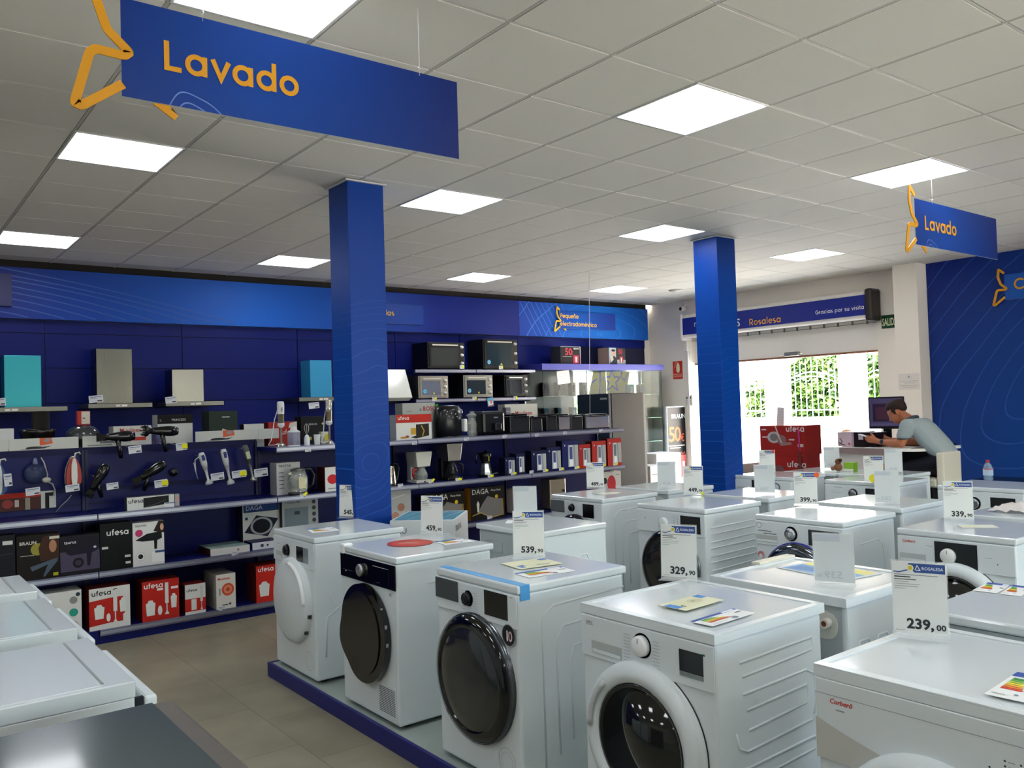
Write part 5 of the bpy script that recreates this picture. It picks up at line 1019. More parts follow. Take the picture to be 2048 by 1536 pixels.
def machine(name, label, loc, rz, w=.6, d=.58, h=.85, panel=None, pz=(.7, .812), drawer=None, knobs=(), disp=(), door=None, rib=None, rear=False, prints=(), lid='slab', vent=None, flap=True, group=None, badge=(), z0=PZ, cat='washing machine', body=enamel):
    o = empty(name, (loc[0], loc[1], z0 + .0), rz, label, cat, group)
    for q in ((-.24, .07), (.24, .07), (-.24, d - .07), (.24, d - .07)): MB().cyl((q[0] * w / .6, q[1], .0), .022, .022, 'z', M('#2a2a2a', .6), 12).build('foot', o)
    mb = MB(); mb.box(-w / 2, 0, .02, w / 2, d - .02, h - .034, body); 
    mb.build('cabinet', o, .01)
    if rib:
        mb = MB(); side = 1 if not rear else -1
        fr = Fr((w / 2, 0, 0), (0, 1, 0), (0, 0, 1)) if side > 0 else Fr((-w / 2, d, 0), (0, -1, 0), (0, 0, 1))
        ribs(mb, fr, d, rib); mb.build('embossed_side', o)
    # lid
    ov = .004 if not rear else .008
    mb = MB()
    if lid == 'rim':
        mb.box(-w / 2 - ov, -.004, h - .034, w / 2 + ov, d, h - .006, enamel)
        for a in ((-w / 2 - ov, -.004, w / 2 + ov, .03), (-w / 2 - ov, d - .03, w / 2 + ov, d), (-w / 2 - ov, .03, -w / 2 + .022, d - .03), (w / 2 - .022, .03, w / 2 + ov, d - .03)): mb.box(a[0], a[1], h - .006, a[2], a[3], h, enamel)
        mb.box(-w / 2 + .022, .03, h - .0062, w / 2 - .022, d - .03, h - .004, enamel_top)
    else: mb.box(-w / 2 - ov, -.002, h - .034, w / 2 + ov, d, h, enamel_top)
    mb.build('top_panel', o, .008)
    if rear:
        bk = M('#aab2b3', .4, metal=.2); mb = MB(); fr = Fr((w / 2, d - .02, 0), (-1, 0, 0), (0, 0, 1))
        mb.prism([(.02, .05), (w - .02, .05), (w - .02, h - .038), (.02, h - .038)], fr, 0, .006, bk)
        if rear == 'dryer': mb.prism([(.05, h - .16), (w * .42, h - .16), (w * .42, h - .1), (.05, h - .1)], fr, .006, .012, bk)
        for u_ in (.1, .35, .5): mb.circ(fr, u_, h - .052, .005, .002, black)
        mb.build('rear_panel', o)
        if rear == 'hose':
            mb = MB(); mb.prism(chaikin([(w - .25, h - .13), (w - .08, h - .17), (w - .035, h - .14), (w - .04, h - .055), (w - .26, h - .05)], 2, True), fr, .006, .009, M('#c9c9bf', .4)); mb.cyl(fr.p(w - .075, h - .1, .006), .018, .03, 'y', M('#d6d2c6', .4)); mb.cyl(fr.p(w - .075, h - .1, .03), .01, .008, 'y', M('#6a3a2c', .5)); mb.build('water_inlet', o)
            mb = MB(); mb.tube([fr.p(.06, h - .07, .03), fr.p(.2, h - .075, .045), fr.p(.32, h - .12, .05), fr.p(.41, h - .2, .05), fr.p(.47, h - .32, .045), fr.p(.48, h - .5, .04), fr.p(.46, .2, .04)], .014, M('#3c4040', .45), 10); mb.build('drain_hose', o)
            mb = MB(); mb.cyl(fr.p(w - .15, h - .26, .006), .022, .02, 'y', chrome); mb.cyl(fr.p(w - .15, h - .26, .02), .012, .02, 'y', darkgrey); mb.build('transport_bolt', o)
    if rear is False or rear:
        pc = panel or enamel
        if panel or disp or knobs or drawer:
            mb = MB(); mb.box(-w / 2 + .002, -.006, pz[0], w / 2 - .002, .0, pz[1], pc); mb.build('control_panel', o, .004)
    X_ = lambda u: -w / 2 + u * w
    if drawer:
        u0, u1, col = drawer[:3]; mb = MB()
        if col == 'recess':
            mb.box(X_(u0), -.0075, pz[0] + .018, X_(u1), -.006, pz[0] + .062, M('#aeb4b4', .45)); mb.box(X_(u0) + .006, -.0095, pz[0] + .02, X_(u1) - .006, -.0075, pz[0] + .032, enamel)
        else: mb.box(X_(u0), -.011, pz[0] - (.0 if len(drawer) < 4 else drawer[3]), X_(u1), -.006, pz[1] - .001, col)
        mb.build('detergent_drawer', o, .003)
    for k in knobs: knob(o, X_(k[0]), pz[0] + k[1], k[2], k[3], k[4] if len(k) > 4 else None)
    for k in disp:
        mb = MB(); mb.box(X_(k[0]), -.0085, pz[0] + k[2], X_(k[1]), -.006, pz[0] + k[3], M(k[4] if len(k) > 4 else '#08090b', .08, coat=.6))
        mb.build('display', o, .001)
    if prints:
        mb = MB(); fr = Fr((-w / 2, -.0065, 0))
        for p_ in prints:
            if p_[0] == 't':
                m2 = MB(); m2.text(p_[1], fr, p_[2] * w, p_[3], p_[4], M(p_[5], .5), p_[6] if len(p_) > 6 else 0, h=.001 if len(p_) < 8 else p_[7], shear=.2 if p_[1] == 'Corberó' else 0); m2.build('brand_lettering', o)
            elif p_[0] == 'r': mb.rect(fr, p_[1] * w, p_[2], p_[3] * w, p_[4], .0012, M(p_[5], .5))
            elif p_[0] == 'c': mb.circ(fr, p_[1] * w, p_[2], p_[3], p_[5] if len(p_) > 5 else .0012, M(p_[4], .4))
        mb.build('printed_marks', o)
    if badge:
        mb = MB(); fr = Fr((-w / 2, -.0065, 0))
        for p_ in badge:
            if p_[0] == 't': mb.text(p_[1], fr, p_[2] * w, p_[3], p_[4], M(p_[5], .5), p_[6], h=p_[7])
            else: mb.circ(fr, p_[1] * w, p_[2], p_[3], p_[5], M(p_[4], .4))
        mb.build('round_badge', o)
    if door:
        kind, cz, r = door; cx_ = 0; dr = MB(); c = (cx_, 0, cz)
        if kind == 'white':
            dr.lathe([(r * 1.0, 0), (r, -.02), (r * .97, -.036), (r * .86, -.047), (r * .76, -.044), (r * .72, -.02), (r * .7, 0)], c, 'y', enamel, 48); dr.build('door', o)
            MB().lathe([(r + .004, -.0005), (r + .004, -.003), (r - .004, -.003)], c, 'y', M('#2b2e30', .4), 48).build('door_seal', o)
            g_ = MB(); g_.lathe([(r * .74, -.03), (r * .74, -.036), (r * .69, -.036), (r * .67, -.018), (r * .5, -.012), (.001, -.02)], c, 'y', M('#141617', .05, coat=.6, var=.3), 40); g_.build('door_glass', o)
            hn = MB(); a0 = [(c[0] + r * .86 * math.cos(t), -.049, c[2] + r * .86 * math.sin(t)) for t in [math.radians(130 + 6 * q) for q in range(9)]]; hn.tube(a0, .016, M('#b9bec0', .4), 8, flat=.6); hn.build('door_handle', o)
            for t in (-20, -38): a = math.radians(t); MB().cbox((c[0] + r * math.cos(a), -.012, c[2] + r * math.sin(a)), (.014, .02, .02), M('#26292b', .4)).build('hinge', o)
        elif kind == 'black':
            dr.lathe([(r, 0), (r, -.022), (r * .97, -.04), (r * .84, -.052), (r * .8, -.05), (r * .78, -.04)], c, 'y', blackgloss, 48); dr.build('door', o)
            MB().lathe([(r * 1.012, 0), (r * 1.012, -.02), (r * .99, -.032), (r * .985, -.02)], c, 'y', M('#5e6266', .2, metal=.9), 48).build('trim_ring', o)
            g_ = MB(); g_.lathe([(r * .8, -.045), (r * .76, -.05), (r * .5, -.058), (.001, -.06)], c, 'y', M('#26292a', .12, coat=.7, var=.4), 40); g_.build('door_glass', o)
        elif kind == 'blackgrip':
            pts = []
            for q in range(56):
                t = 2 * PI * q / 56; rr = r * (1 + .09 * math.exp(-((math.degrees(t) - 196) / 17) ** 2) - .035 * math.exp(-((math.degrees(t) - 168) / 12) ** 2) - .035 * math.exp(-((math.degrees(t) - 226) / 12) ** 2)); pts.append((rr * math.cos(t), rr * math.sin(t) * 1.04))
            fr = Fr((cx_, 0, cz)); dr.prism(pts, fr, 0, .04, blackgloss); dr.build('door', o, .012)
            g_ = MB(); g_.prism([(a * .8 - .006, b * .84) for a, b in pts], fr, .038, .046, M('#121110', .15, coat=.5)); g_.build('door_glass', o, .005)
            for t in (38, 17, -4): a = math.radians(t); MB().cbox((cx_ + r * .99 * math.cos(a), -.028, cz + r * .99 * math.sin(a)), (.012, .012, .018), M('#9a9c9e', .3)).build('hinge', o)
        elif kind == 'full':
            dr.lathe([(r, 0), (r, -.018), (r * .97, -.034), (r * .86, -.044), (.001, -.05)], c, 'y', enamel, 48); dr.build('door', o)
            hn = MB(); hn.tube([(c[0] + r * .9 * math.cos(t), -.043, c[2] + r * .9 * math.sin(t)) for t in [math.radians(90 - 9 * q) for q in range(11)]], .013, M('#eef1f1', .25), 8, flat=.6); hn.build('door_handle', o)
            for t in (-14, -40): a = math.radians(t); MB().cbox((c[0] + r * math.cos(a), -.016, c[2] + r * math.sin(a)), (.016, .02, .02), M('#2a2d2e', .4)).build('hinge', o)
        elif kind == 'chrome':
            dr.lathe([(r, 0), (r, -.02), (r * .96, -.045), (r * .8, -.055), (r * .74, -.05), (r * .72, -.03)], c, 'y', M('#5c6068', .12, metal=1), 48); dr.build('door', o)
            MB().lathe([(r * 1.03, 0), (r * 1.03, -.01), (r, -.014)], c, 'y', M('#1c2190', .2, coat=.5), 48).build('trim_ring', o)
            g_ = MB(); g_.lathe([(r * .73, -.034), (r * .6, -.036), (.001, -.03)], c, 'y', M('#1b1c1e', .08, coat=.6), 40); g_.build('door_glass', o)
    if vent:
        mb = MB(); u0, u1, z0_, z1_ = vent; mb.box(X_(u0), -.004, z0_, X_(u1), 0, z1_, enamel); n = 15
        for k in range(n): z = z0_ + .012 + k * (z1_ - z0_ - .02) / n; mb.box(X_(u0) + .01, -.0045, z, X_(u1) - .01, -.0038, z + .0035, M('#3c4042', .5))
        mb.build('vent_grille', o)
    elif flap and not rear:
        mb = MB(); fq = Fr((w * .33, 0, .12)); mb.ribbon(arc(0, 0, .055, 0, 352, 30), .003, fq, .001, M('#a9b0b2', .4), 0, True); mb.ribbon(arc(0, 0, .038, 0, 352, 30), .002, fq, .001, M('#a9b0b2', .4), 0, True); mb.build('filter_flap', o)
    return o
NW, PW = -PI / 2, PI / 2
gtxt = '#8a9092'
dots = lambda u0, u1, z0, z1, n, c='#a4a9aa': [('r', u0 + (u1 - u0) * (k % 2), z0 + (z1 - z0) * (k // 2) / n, u0 + (u1 - u0) * (k % 2) + .05, z0 + (z1 - z0) * (k // 2) / n + .002, c) for k in range(2 * n)]
A1 = machine('tumble_dryer', 'leftmost white tumble dryer of the front row, with a plain white round door', (2.09, 4.925), NW, cat='tumble dryer', d=.6, pz=(.66, .812), knobs=[(.37, .08, .03, M('#1a1c1e', .3), enamel)], disp=[(.6, .76, .03, .12), (.765, .88, .03, .12, '#7f8a90')], drawer=(.08, .24, 'recess'), door=('full', .45, .255), rib='W', prints=[('r', .1, .765, .18, .768, gtxt), ('r', .8, .735, .85, .738, '#30363a')])
A2 = machine('tumble_dryer', 'white tumble dryer with a black panel and bulged black door, second in the front row', (2.09, 3.98), NW, cat='tumble dryer', d=.6, panel=blackgloss, pz=(.685, .81), knobs=[(.42, .062, .032, M('#a8abad', .25, metal=.8))], disp=[(.62, .9, .02, .1, '#050607')], door=('blackgrip', .432, .243), vent=(.66, .96, .05, .2), rib='L', prints=[('r', .9, .655, .93, .67, '#9aa0a0'), ('c', .12, .72, .004, '#c8c8c8', .002), ('r', .06, .725, .25, .727, '#55585a'), ('r', .84, .775, .9, .779, '#8a8d90')])
A3 = machine('tumble_dryer', 'white tumble dryer with a large black door, round 10 badge and blue tape on top', (2.1, 3.02), NW, cat='tumble dryer', d=.62, pz=(.675, .812), drawer=(0, .3, M('#43484a', .35), -.045), knobs=[(.43, .075, .028, black, chrome)], disp=[(.63, .9, .028, .132)], door=('black', .42, .272), rib='U', prints=[('r', .08, .765, .2, .768, '#202426')] + dots(.34, .5, .7, .79, 8) + [('r', .93, .8, .96, .803, gtxt), ('r', .92, .675, .94, .682, '#55595c')], badge=[('c', .905, .645, .046, '#8c9092', .0014), ('c', .905, .645, .042, '#1a1a1c', .0016), ('t', '1', .866, .622, .06, '#f0f0f0', .012, .0022), ('t', '0', .9, .622, .06, '#d8b8b8', .012, .0022)])
A4 = machine('tumble_dryer', 'white Beko dryer in the front row with a white ring door and small black display', (2.1, 2.03), NW, cat='tumble dryer', d=.6, w=.61, pz=(.665, .812), drawer=(.09, .34, 'recess'), knobs=[(.5, .09, .034, M('#e9ecec', .3), M('#8c9192', .35))], disp=[(.77, .93, .045, .115), (.77, .93, .03, .044, '#7d8688')], door=('white', .435, .265), rib='E', lid='rim', prints=[('t', 'beko', .05, .785, .016, '#74797c', .01), ('r', .05, .78, .11, .7815, '#74797c'), ('r', .93, .775, .945, .782, '#1f7a5c')] + dots(.36, .58, .69, .79, 9))
A5 = machine('tumble_dryer', 'nearest white dryer with a red Corberó name, cut by the bottom right corner', (2.07, 1.045), NW, cat='tumble dryer', w=.62, d=.6, pz=(.6, .815), knobs=[(.73, .075, .014, enamel), (.79, .075, .014, enamel), (.85, .075, .014, enamel), (.905, .105, .016, M('#d6dad8', .3)), (.905, .065, .016, M('#d6dad8', .3))], door=('white', .44, .25), lid='rim', prints=[('t', 'Corberó', .07, .755, .0185, '#c22f22', .02), ('r', .1, .738, .14, .7415, gtxt), ('r', .93, .705, .99, .708, gtxt), ('r', .93, .66, .995, .663, gtxt)] + [('c', .725 + .055 * (k // 4), .735 - .012 * (k % 4), .0025, '#30363a') for k in range(2, 12)] + [('r', .737 + .055 * (k // 4), .733 - .012 * (k % 4), .76 + .055 * (k // 4), .735 - .012 * (k % 4), gtxt) for k in range(4, 12)] + [('r', .7, .655, .75, .658, gtxt), ('r', .765, .65, .81, .653, gtxt), ('r', .83, .65, .87, .653, gtxt)])
mb = MB(); fr = Fr((-.31, -.0068, .6)); mb.face([(0, .11)] + [(.62 * t, .11 - .1 * math.sin(min(1, t * 1.15) * PI / 2) ** .9) for t in [k / 14 for k in range(1, 15)]] + [(.62, -.0), (0, 0)], fr, .0004, M('#b9bab4', .4)); mb.rect(fr, 0, .175, .62, .1765, .0006, M('#8c9293', .5)); mb.build('curved_fascia', A5)['label'] = 'greyish curved lower part of the control panel'
# row B, backs turned to the front row
B1 = machine('washing_machine', 'white washing machine seen from its back, behind the dryer with the blue tape', (3.63, 4.09), PW, d=.55, rear='dryer', rib='V')
B2 = machine('washing_machine', 'white washing machine with a grey drain hose on its back, behind the Beko dryer', (3.39, 2.005), PW, d=.59, rear='hose', rib='V', lid='rim')
B3 = machine('washing_machine', 'white washing machine seen from its back at the right edge, energy labels on top', (3.43, 1.15), PW, d=.59, rear='dryer')
# row C
C1 = machine('washing_machine', 'white washing machine with a dark grey drawer and black door, leftmost of the middle row', (4.5, 5.03), NW, d=.62, pz=(.675, .812), drawer=(0, .28, M('#5d6365', .35), -.04), knobs=[(.43, .085, .026, black, chrome)], disp=[(.64, .85, .02, .125)], door=('black', .455, .255), rib='U', prints=[('r', .78, .595, .97, .665, '#141618'), ('r', .84, .61, .9, .65, '#6a6d70')] + dots(.33, .5, .7, .79, 6))
C2 = machine('washing_machine', 'white washing machine with a large black display, second of the middle row', (4.48, 4.03), NW, w=.62, d=.62, pz=(.66, .812), drawer=(0, .34, enamel, 0), knobs=[(.42, .075, .034, M('#dfe3e3', .25))], disp=[(.66, .94, .02, .135)], door=('black', .43, .255), rib='H', prints=[('t', 'E', .13, .745, .022, '#5b6063', .004, .006), ('r', .12, .736, .19, .738, '#5b6063'), ('r', .55, .668, .6, .676, '#70777a'), ('r', .605, .668, .64, .676, '#70777a')] + [('r', .56 + .05 * (k % 2), .7 + .013 * (k // 2), .575 + .05 * (k % 2), .703 + .013 * (k // 2), '#505558') for k in range(14)])
C3 = machine('washing_machine', 'white washing machine with a chrome and violet rimmed door and wide black display', (4.5, 3.03), NW, d=.6, pz=(.665, .812), drawer=(0, .27, 'recess'), knobs=[(.43, .085, .036, M('#c3c6ca', .12, metal=.9), M('#9a9da2', .2, metal=.9))], disp=[(.63, .97, .03, .125)], door=('chrome', .445, .25), rib='L', prints=[('c', .05, .785, .018, '#7e8488', .002), ('c', .05, .785, .015, '#d9dddd', .0024), ('r', .03, .783, .07, .787, '#6a6f72'), ('r', .03, .75, .2, .754, '#4a5054'), ('r', .1, .735, .26, .739, '#2a2e30'), ('c', .06, .6, .022, '#b86a6c', .002), ('c', .06, .592, .014, '#d8dada', .0026)])
C4 = machine('washing_machine', 'white washing machine with a red Corberó name and white knob on a black panel', (4.5, 2.105), NW, d=.6, pz=(.66, .812), drawer=(.02, .26, 'recess'), knobs=[(.46, .07, .038, M('#dfe2e0', .3))], disp=[(.34, .7, .008, .14)], door=('white', .44, .26), prints=[('t', 'Corberó', .05, .78, .02, '#c22f22', .02), ('r', .27, .77, .32, .772, gtxt), ('r', .76, .74, .82, .742, gtxt), ('c', .86, .715, .003, '#303436')])
# row D, backs
D1 = machine('washing_machine', 'white washing machine seen from behind, leftmost of the backs in the middle block', (5.83, 5.04), PW, d=.58, rear='hose')
D2 = machine('washing_machine', 'white washing machine seen from behind, with a price card back, right of the farther pillar', (5.83, 4.07), PW, d=.58, rear='dryer', rib='V')
D3 = machine('washing_machine', 'white washing machine seen from behind with a blue tag hanging on its side', (5.9, 3.09), PW, d=.62, rear='dryer')
D4 = machine('washing_machine', 'white washing machine seen from behind at the right edge, under a crumpled cloth', (5.83, 2.1), PW, d=.58, rear='hose')
mb = MB(); fr = Fr((-.301, .25, .68), (0, -1, 0), (0, 0, 1)); mb.rect(fr, 0, -.04, .03, .06, .002, M('#d0d2cc', .5)); mb.rect(fr, .03, .0, .12, .035, .003, M('#4a8cc8', .5)); mb.rect(fr, .03, .0, .05, .03, .004, M('#24409a', .5)); mb.build('blue_tag', D3)
# row E
E1 = machine('washing_machine', 'white washing machine with a grey round dial, farthest row, right of the farther pillar', (6.75, 4.91), NW, w=.64, d=.56, pz=(.68, .812), drawer=(.05, .26, 'recess'), knobs=[(.75, .07, .036, M('#9fb0b6', .35), M('#b9c4c8', .35))], disp=[(.33, .42, .06, .13)], door=('white', .4, .25))
E2 = machine('washing_machine', 'white washing machine with a chrome dial under the 529 price card', (6.75, 3.93), NW, w=.64, d=.56, pz=(.665, .812), knobs=[(.42, .08, .034, M('#8f9294', .15, metal=.9), black)], disp=[(.6, .76, .06, .13)], door=('white', .38, .25), rib='L', prints=[('r', .14, .79, .26, .794, '#8a8f90'), ('r', .1, .745, .26, .747, gtxt)])
E3 = machine('washing_machine', 'white washing machine with a wide black display at the right edge, farthest row', (6.8, 2.97), NW, w=.63, d=.58, pz=(.64, .812), knobs=[(.44, .085, .04, M('#8f9294', .12, metal=.9), black)], disp=[(.63, .91, .05, .14)], door=('white', .36, .25), rib='V')
F1 = machine('washing_machine', 'white washing machine seen from behind beside the red vacuum cleaner boxes', (7.95, 4.8), PW, w=.55, d=.6, rear='dryer', rib='L')
F2 = machine('washing_machine', 'white washing machine seen from behind, just before the desk', (7.95, 4.19), PW, w=.57, d=.6, rear='dryer', rib='L')
# left row: dishwashers with front rail, fronts turned to the aisle
def dishwasher(label, y, w=.6):
    o = empty('dishwasher', (.66, y, PZ), PW, label, 'dishwasher', 'white appliances along the left aisle')
    hh = .85; MB().box(-w / 2, .06, .02, w / 2, .6, hh - .045, enamel).build('cabinet', o, .004)
    MB().box(-w / 2, 0, .1, w / 2, .035, hh - .05, enamel).build('door', o, .008)
    mb = MB(); mb.box(-w / 2 - .002, .058, hh - .045, w / 2 + .002, .61, hh, enamel_top); mb.build('worktop', o, .003)
    mb = MB(); mb.box(-w / 2 + .03, .132, hh - .0005, w / 2 - .03, .14, hh + .0018, M('#7f8787', .5)); mb.box(-w / 2 + .02, .14, hh - .001, w / 2 - .02, .6, hh + .0015, enamel_top); mb.build('recessed_top', o)
    mb = MB(); mb.box(-w / 2 + .006, .035, hh - .16, -w / 2 + .02, .06, hh - .05, black); mb.cyl((-w / 2 + .003, .047, hh - .085), .007, .02, 'x', chrome, 10); mb.build('door_catch', o)
    for q in ((-.25, .1), (.25, .1), (-.25, .55), (.25, .55)): MB().cyl((q[0], q[1], 0), .02, .02, 'z', black, 10).build('foot', o)
dishwasher('nearest of the three white appliances at lower left, beside the dark appliance', 2.83, .61)
dishwasher('middle one of the three white appliances at lower left', 3.64, .66)
dishwasher('farthest of the three white appliances at lower left, below the shelf boxes', 4.4, .5)
o = empty('display_platform', (0, 0, 0), 0, 'low platform hidden under the white appliances along the left aisle', 'platform')
MB().box(-.3, .9, 0, .6, 4.75, PZ, deckm).build('deck', o)
o = empty('cooker', (.64, 1.9, PZ), PW, 'dark grey appliance with a glossy dark top and brownish edge, bottom left corner', 'cooker')
ed = M('#5d574f', .4, metal=.3)
mb = MB(); mb.box(-.4, .012, .02, .4, .6, .8, M('#3a3d3e', .4, metal=.3)); mb.build('cabinet', o, .004)
mb = MB(); mb.box(-.405, .0, .8, .41, .62, .846, ed); mb.build('top_frame', o, .01)
mb = MB(); mb.box(-.39, .052, .845, .4, .6, .851, M('#3d4a4c', .22, coat=.3, var=.15)); mb.build('glass_top', o, .001)
mb = MB(); mb.box(-.4, -.012, .05, .4, .012, .79, ed); mb.build('door', o, .01)
for q in ((-.35, .1), (.35, .1), (-.35, .55), (.35, .55)): MB().cyl((q[0], q[1], 0), .02, .02, 'z', black, 10).build('foot', o)

# ================================================================ things on the machines
ZT = .9352
def flat(name, label, pts, art, cat='label', z=ZT, col='#e3e6e4', group=None, thick=.0012):
    """thin sheet whose corners are the given places on the machine top: lower-left, lower-right, upper-left"""
    a, b_, c_ = [at(*p_, Z=z) for p_ in pts]; u = b_ - a; v = c_ - a; w, h = u.length, v.length
    n = u.cross(v).normalized(); fr = Fr(a, u, v)
    v2 = (v - fr.u * v.dot(fr.u)); fr.v = v2.normalized(); h = v2.length; fr.n = fr.u.cross(fr.v); mb = MB()
    fr.o = a - Vector((a.x, a.y, 0)); base = Vector((a.x, a.y, 0))
    mb.prism([(0, 0), (w, 0), (w, h), (0, h)], fr, 0, thick, M(col, .5)); fr.o = fr.o + Vector((0, 0, thick - .0008)); draw(mb, fr, w, h, art)
    o = mb.build(name, None, 0, (a.x, a.y, 0)); return tag(o, label, cat, group)
en = [('r', 0, .82, 1, 1, '#31509c'), ('r', .68, .84, .95, .97, '#e8eaf0')] + [('p', [(.12, .3 + k * .065), (.35 + k * .04 * -1 + .24, .3 + k * .065), (.38 + k * -.04 + .24, .33 + k * .065), (.35 - k * .04 + .24, .355 + k * .065), (.12, .355 + k * .065)], c) for k, c in enumerate(('#c8402c', '#d8702c', '#e0a830', '#dcd040', '#9cbc3c', '#5ca048', '#3c8c50'))] + [('r', .8, .5, .95, .56, '#26282a'), ('r', .1, .08, .4, .1, '#9aa0a0'), ('c', .6, .15, .05, '#7d8aa0')]
flat('energy_label', 'energy label lying on the leftmost dryer', [(625, 1066), (680, 1061), (655, 1055)], en)
flat('round_sticker', 'large red oval sticker on top of the second dryer', [(775, 1092), (860, 1090), (775, 1078)], [], 'sticker') if False else None
p = at(820, 1086, Z=ZT); mb = MB(); mb.circ(Fr((0, 0, 0), (1, 0, 0), (0, 1, 0)), 0, 0, .125, .0006, M('#b8352c', .4), n=36); mb.circ(Fr((0, 0, 0), (1, 0, 0), (0, 1, 0)), 0, 0, .1, .001, M('#c24a3c', .4), n=36); mb.rect(Fr((0, 0, 0), (.7, -.7, 0), (.7, .7, 0)), -.06, -.02, .05, .005, .0014, M('#d9a08c', .5)); mb.rect(Fr((0, 0, 0), (.7, -.7, 0), (.7, .7, 0)), -.03, .02, .04, .03, .0014, M('#d9a08c', .5))
tag(mb.build('round_sticker', None, 0, (p.x, p.y, ZT)), 'large red round sticker on top of the second dryer', 'sticker')
flat('energy_label', 'energy label at the rear corner of the second dryer top', [(890, 1090), (950, 1083), (900, 1080)], en)
flat('energy_label', 'energy label in front of the leaflet on the dryer with blue tape', [(1058, 1156), (1152, 1142), (1105, 1136)], en)
flat('instruction_leaflet', 'cream leaflet lying on the dryer with blue tape', [(1040, 1139), (1126, 1127), (1024, 1124)], [('t', 'A', .18, .3, .16, '#2a2a26', .02), ('r', .1, .1, .2, .4, '#5a8ac8'), ('r', .5, .2, .8, .26, '#8a8a78'), ('r', .8, .7, .98, .9, '#5a7ab8')], 'leaflet', col='#d8d8b8', z=ZT + .002)
flat('instruction_leaflet', 'cream leaflet with blue tapes lying on the Beko dryer', [(1372, 1222), (1448, 1200), (1322, 1209)], [('r', .0, .3, .16, .8, '#4a8cd0'), ('t', 'd', .16, .3, .16, '#3a3a34', .02), ('e', .62, .55, .16, .2, '#c9c9a8'), ('t', 'A', .55, .5, .1, '#3a3a34', .01), ('r', .84, .6, 1, .95, '#4a8cd0')], 'leaflet', col='#d8d8b8', z=ZT + .002)
flat('energy_label', 'energy label lying before the leaflet on the Beko dryer', [(1425, 1253), (1510, 1226), (1470, 1216)], en)
flat('energy_label', 'energy label cut by the right edge on the nearest dryer', [(1968, 1388), (2060, 1408), (2052, 1348)], en)
flat('energy_label', 'energy label at the far left of the top of the right edge machine', [(1945, 1181), (1993, 1187), (1975, 1165)], en)
flat('energy_label', 'second energy label, right one on the right edge machine', [(1999, 1188), (2042, 1193), (2022, 1170)], en)
flat('printed_sheet', 'blue and yellow printed sheet on the machine behind the Beko dryer', [(1552, 1135), (1690, 1162), (1602, 1118)], [('r', .05, .05, .95, .6, '#6a9cc8'), ('p', [(.1, .1), (.9, .3), (.9, .45), (.1, .5)], '#3f76b0'), ('r', .05, .62, .95, .95, '#d8d080'), ('r', .3, .7, .6, .9, '#e8e8d8')], 'sheet', col='#c8cfd0', z=.931)
flat('plastic_tray', 'cream plastic wrap strip on the machine behind the Beko dryer', [(1520, 1131), (1590, 1115), (1510, 1127)], [], 'wrap', col='#d6d2c2', z=.931, thick=.012)
flat('printed_slip', 'pale folded slip on the left side of the machine with ribbed side', [(1010, 1047), (1070, 1046), (1005, 1041)], [('l', [(.2, .3), (.5, .7), (.8, .4)], .01, '#8a8f80')], 'leaflet')
flat('printed_slip', 'small pale slip on the leftmost machine of the middle row', [(1210, 990), (1245, 986), (1216, 985)], [('r', .2, .3, .8, .6, '#c8c49a')], 'leaflet', col='#d4d6cc')
flat('printed_slip', 'pale yellow slip on the machine with the 339,90 price card', [(1925, 1056), (2000, 1056), (1930, 1050)], [('r', .1, .3, .5, .7, '#d4d2a8')], 'leaflet', col='#d4d6cc')
# blue tape on A3
mb = MB(); bt = M('#4a98d0', .35)
mb.box(-.3, .015, .8495, .302, .058, .8512, bt); mb.box(.2995, .012, .79, .3056, .06, .8512, bt); mb.build('blue_tape', A3)['label'] = 'blue tape across the front edge'
mb = MB(); mb.box(-.305, -.006, .79, -.25, .05, .858, M('#e9ecec', .3)); mb.build('foam_corner', A2, .008)
# crumpled cloth on D4
mb = MB(); random.seed(5); n = 12; vs = []; fs = []
for i in range(n):
    for j in range(n):
        r = math.hypot(i - 5.5, j - 5.5) / 6; vs.append(((i - 5.5) * .024, (j - 5.5) * .024, max(.002, .05 * (1 - r) + random.random() * .02)))
for i in range(n - 1):
    for j in range(n - 1): fs.append((i * n + j, (i + 1) * n + j, (i + 1) * n + j + 1, i * n + j + 1))
mb.add(vs, fs, M('#dcd6d2', .6, alpha=.85), True); p = at(2036, 1022, Z=ZT)
tag(mb.build('crumpled_wrap', None, 0, (p.x, p.y, ZT - .001)), 'crumpled white wrapping lying on the machine at the right edge', 'wrap')

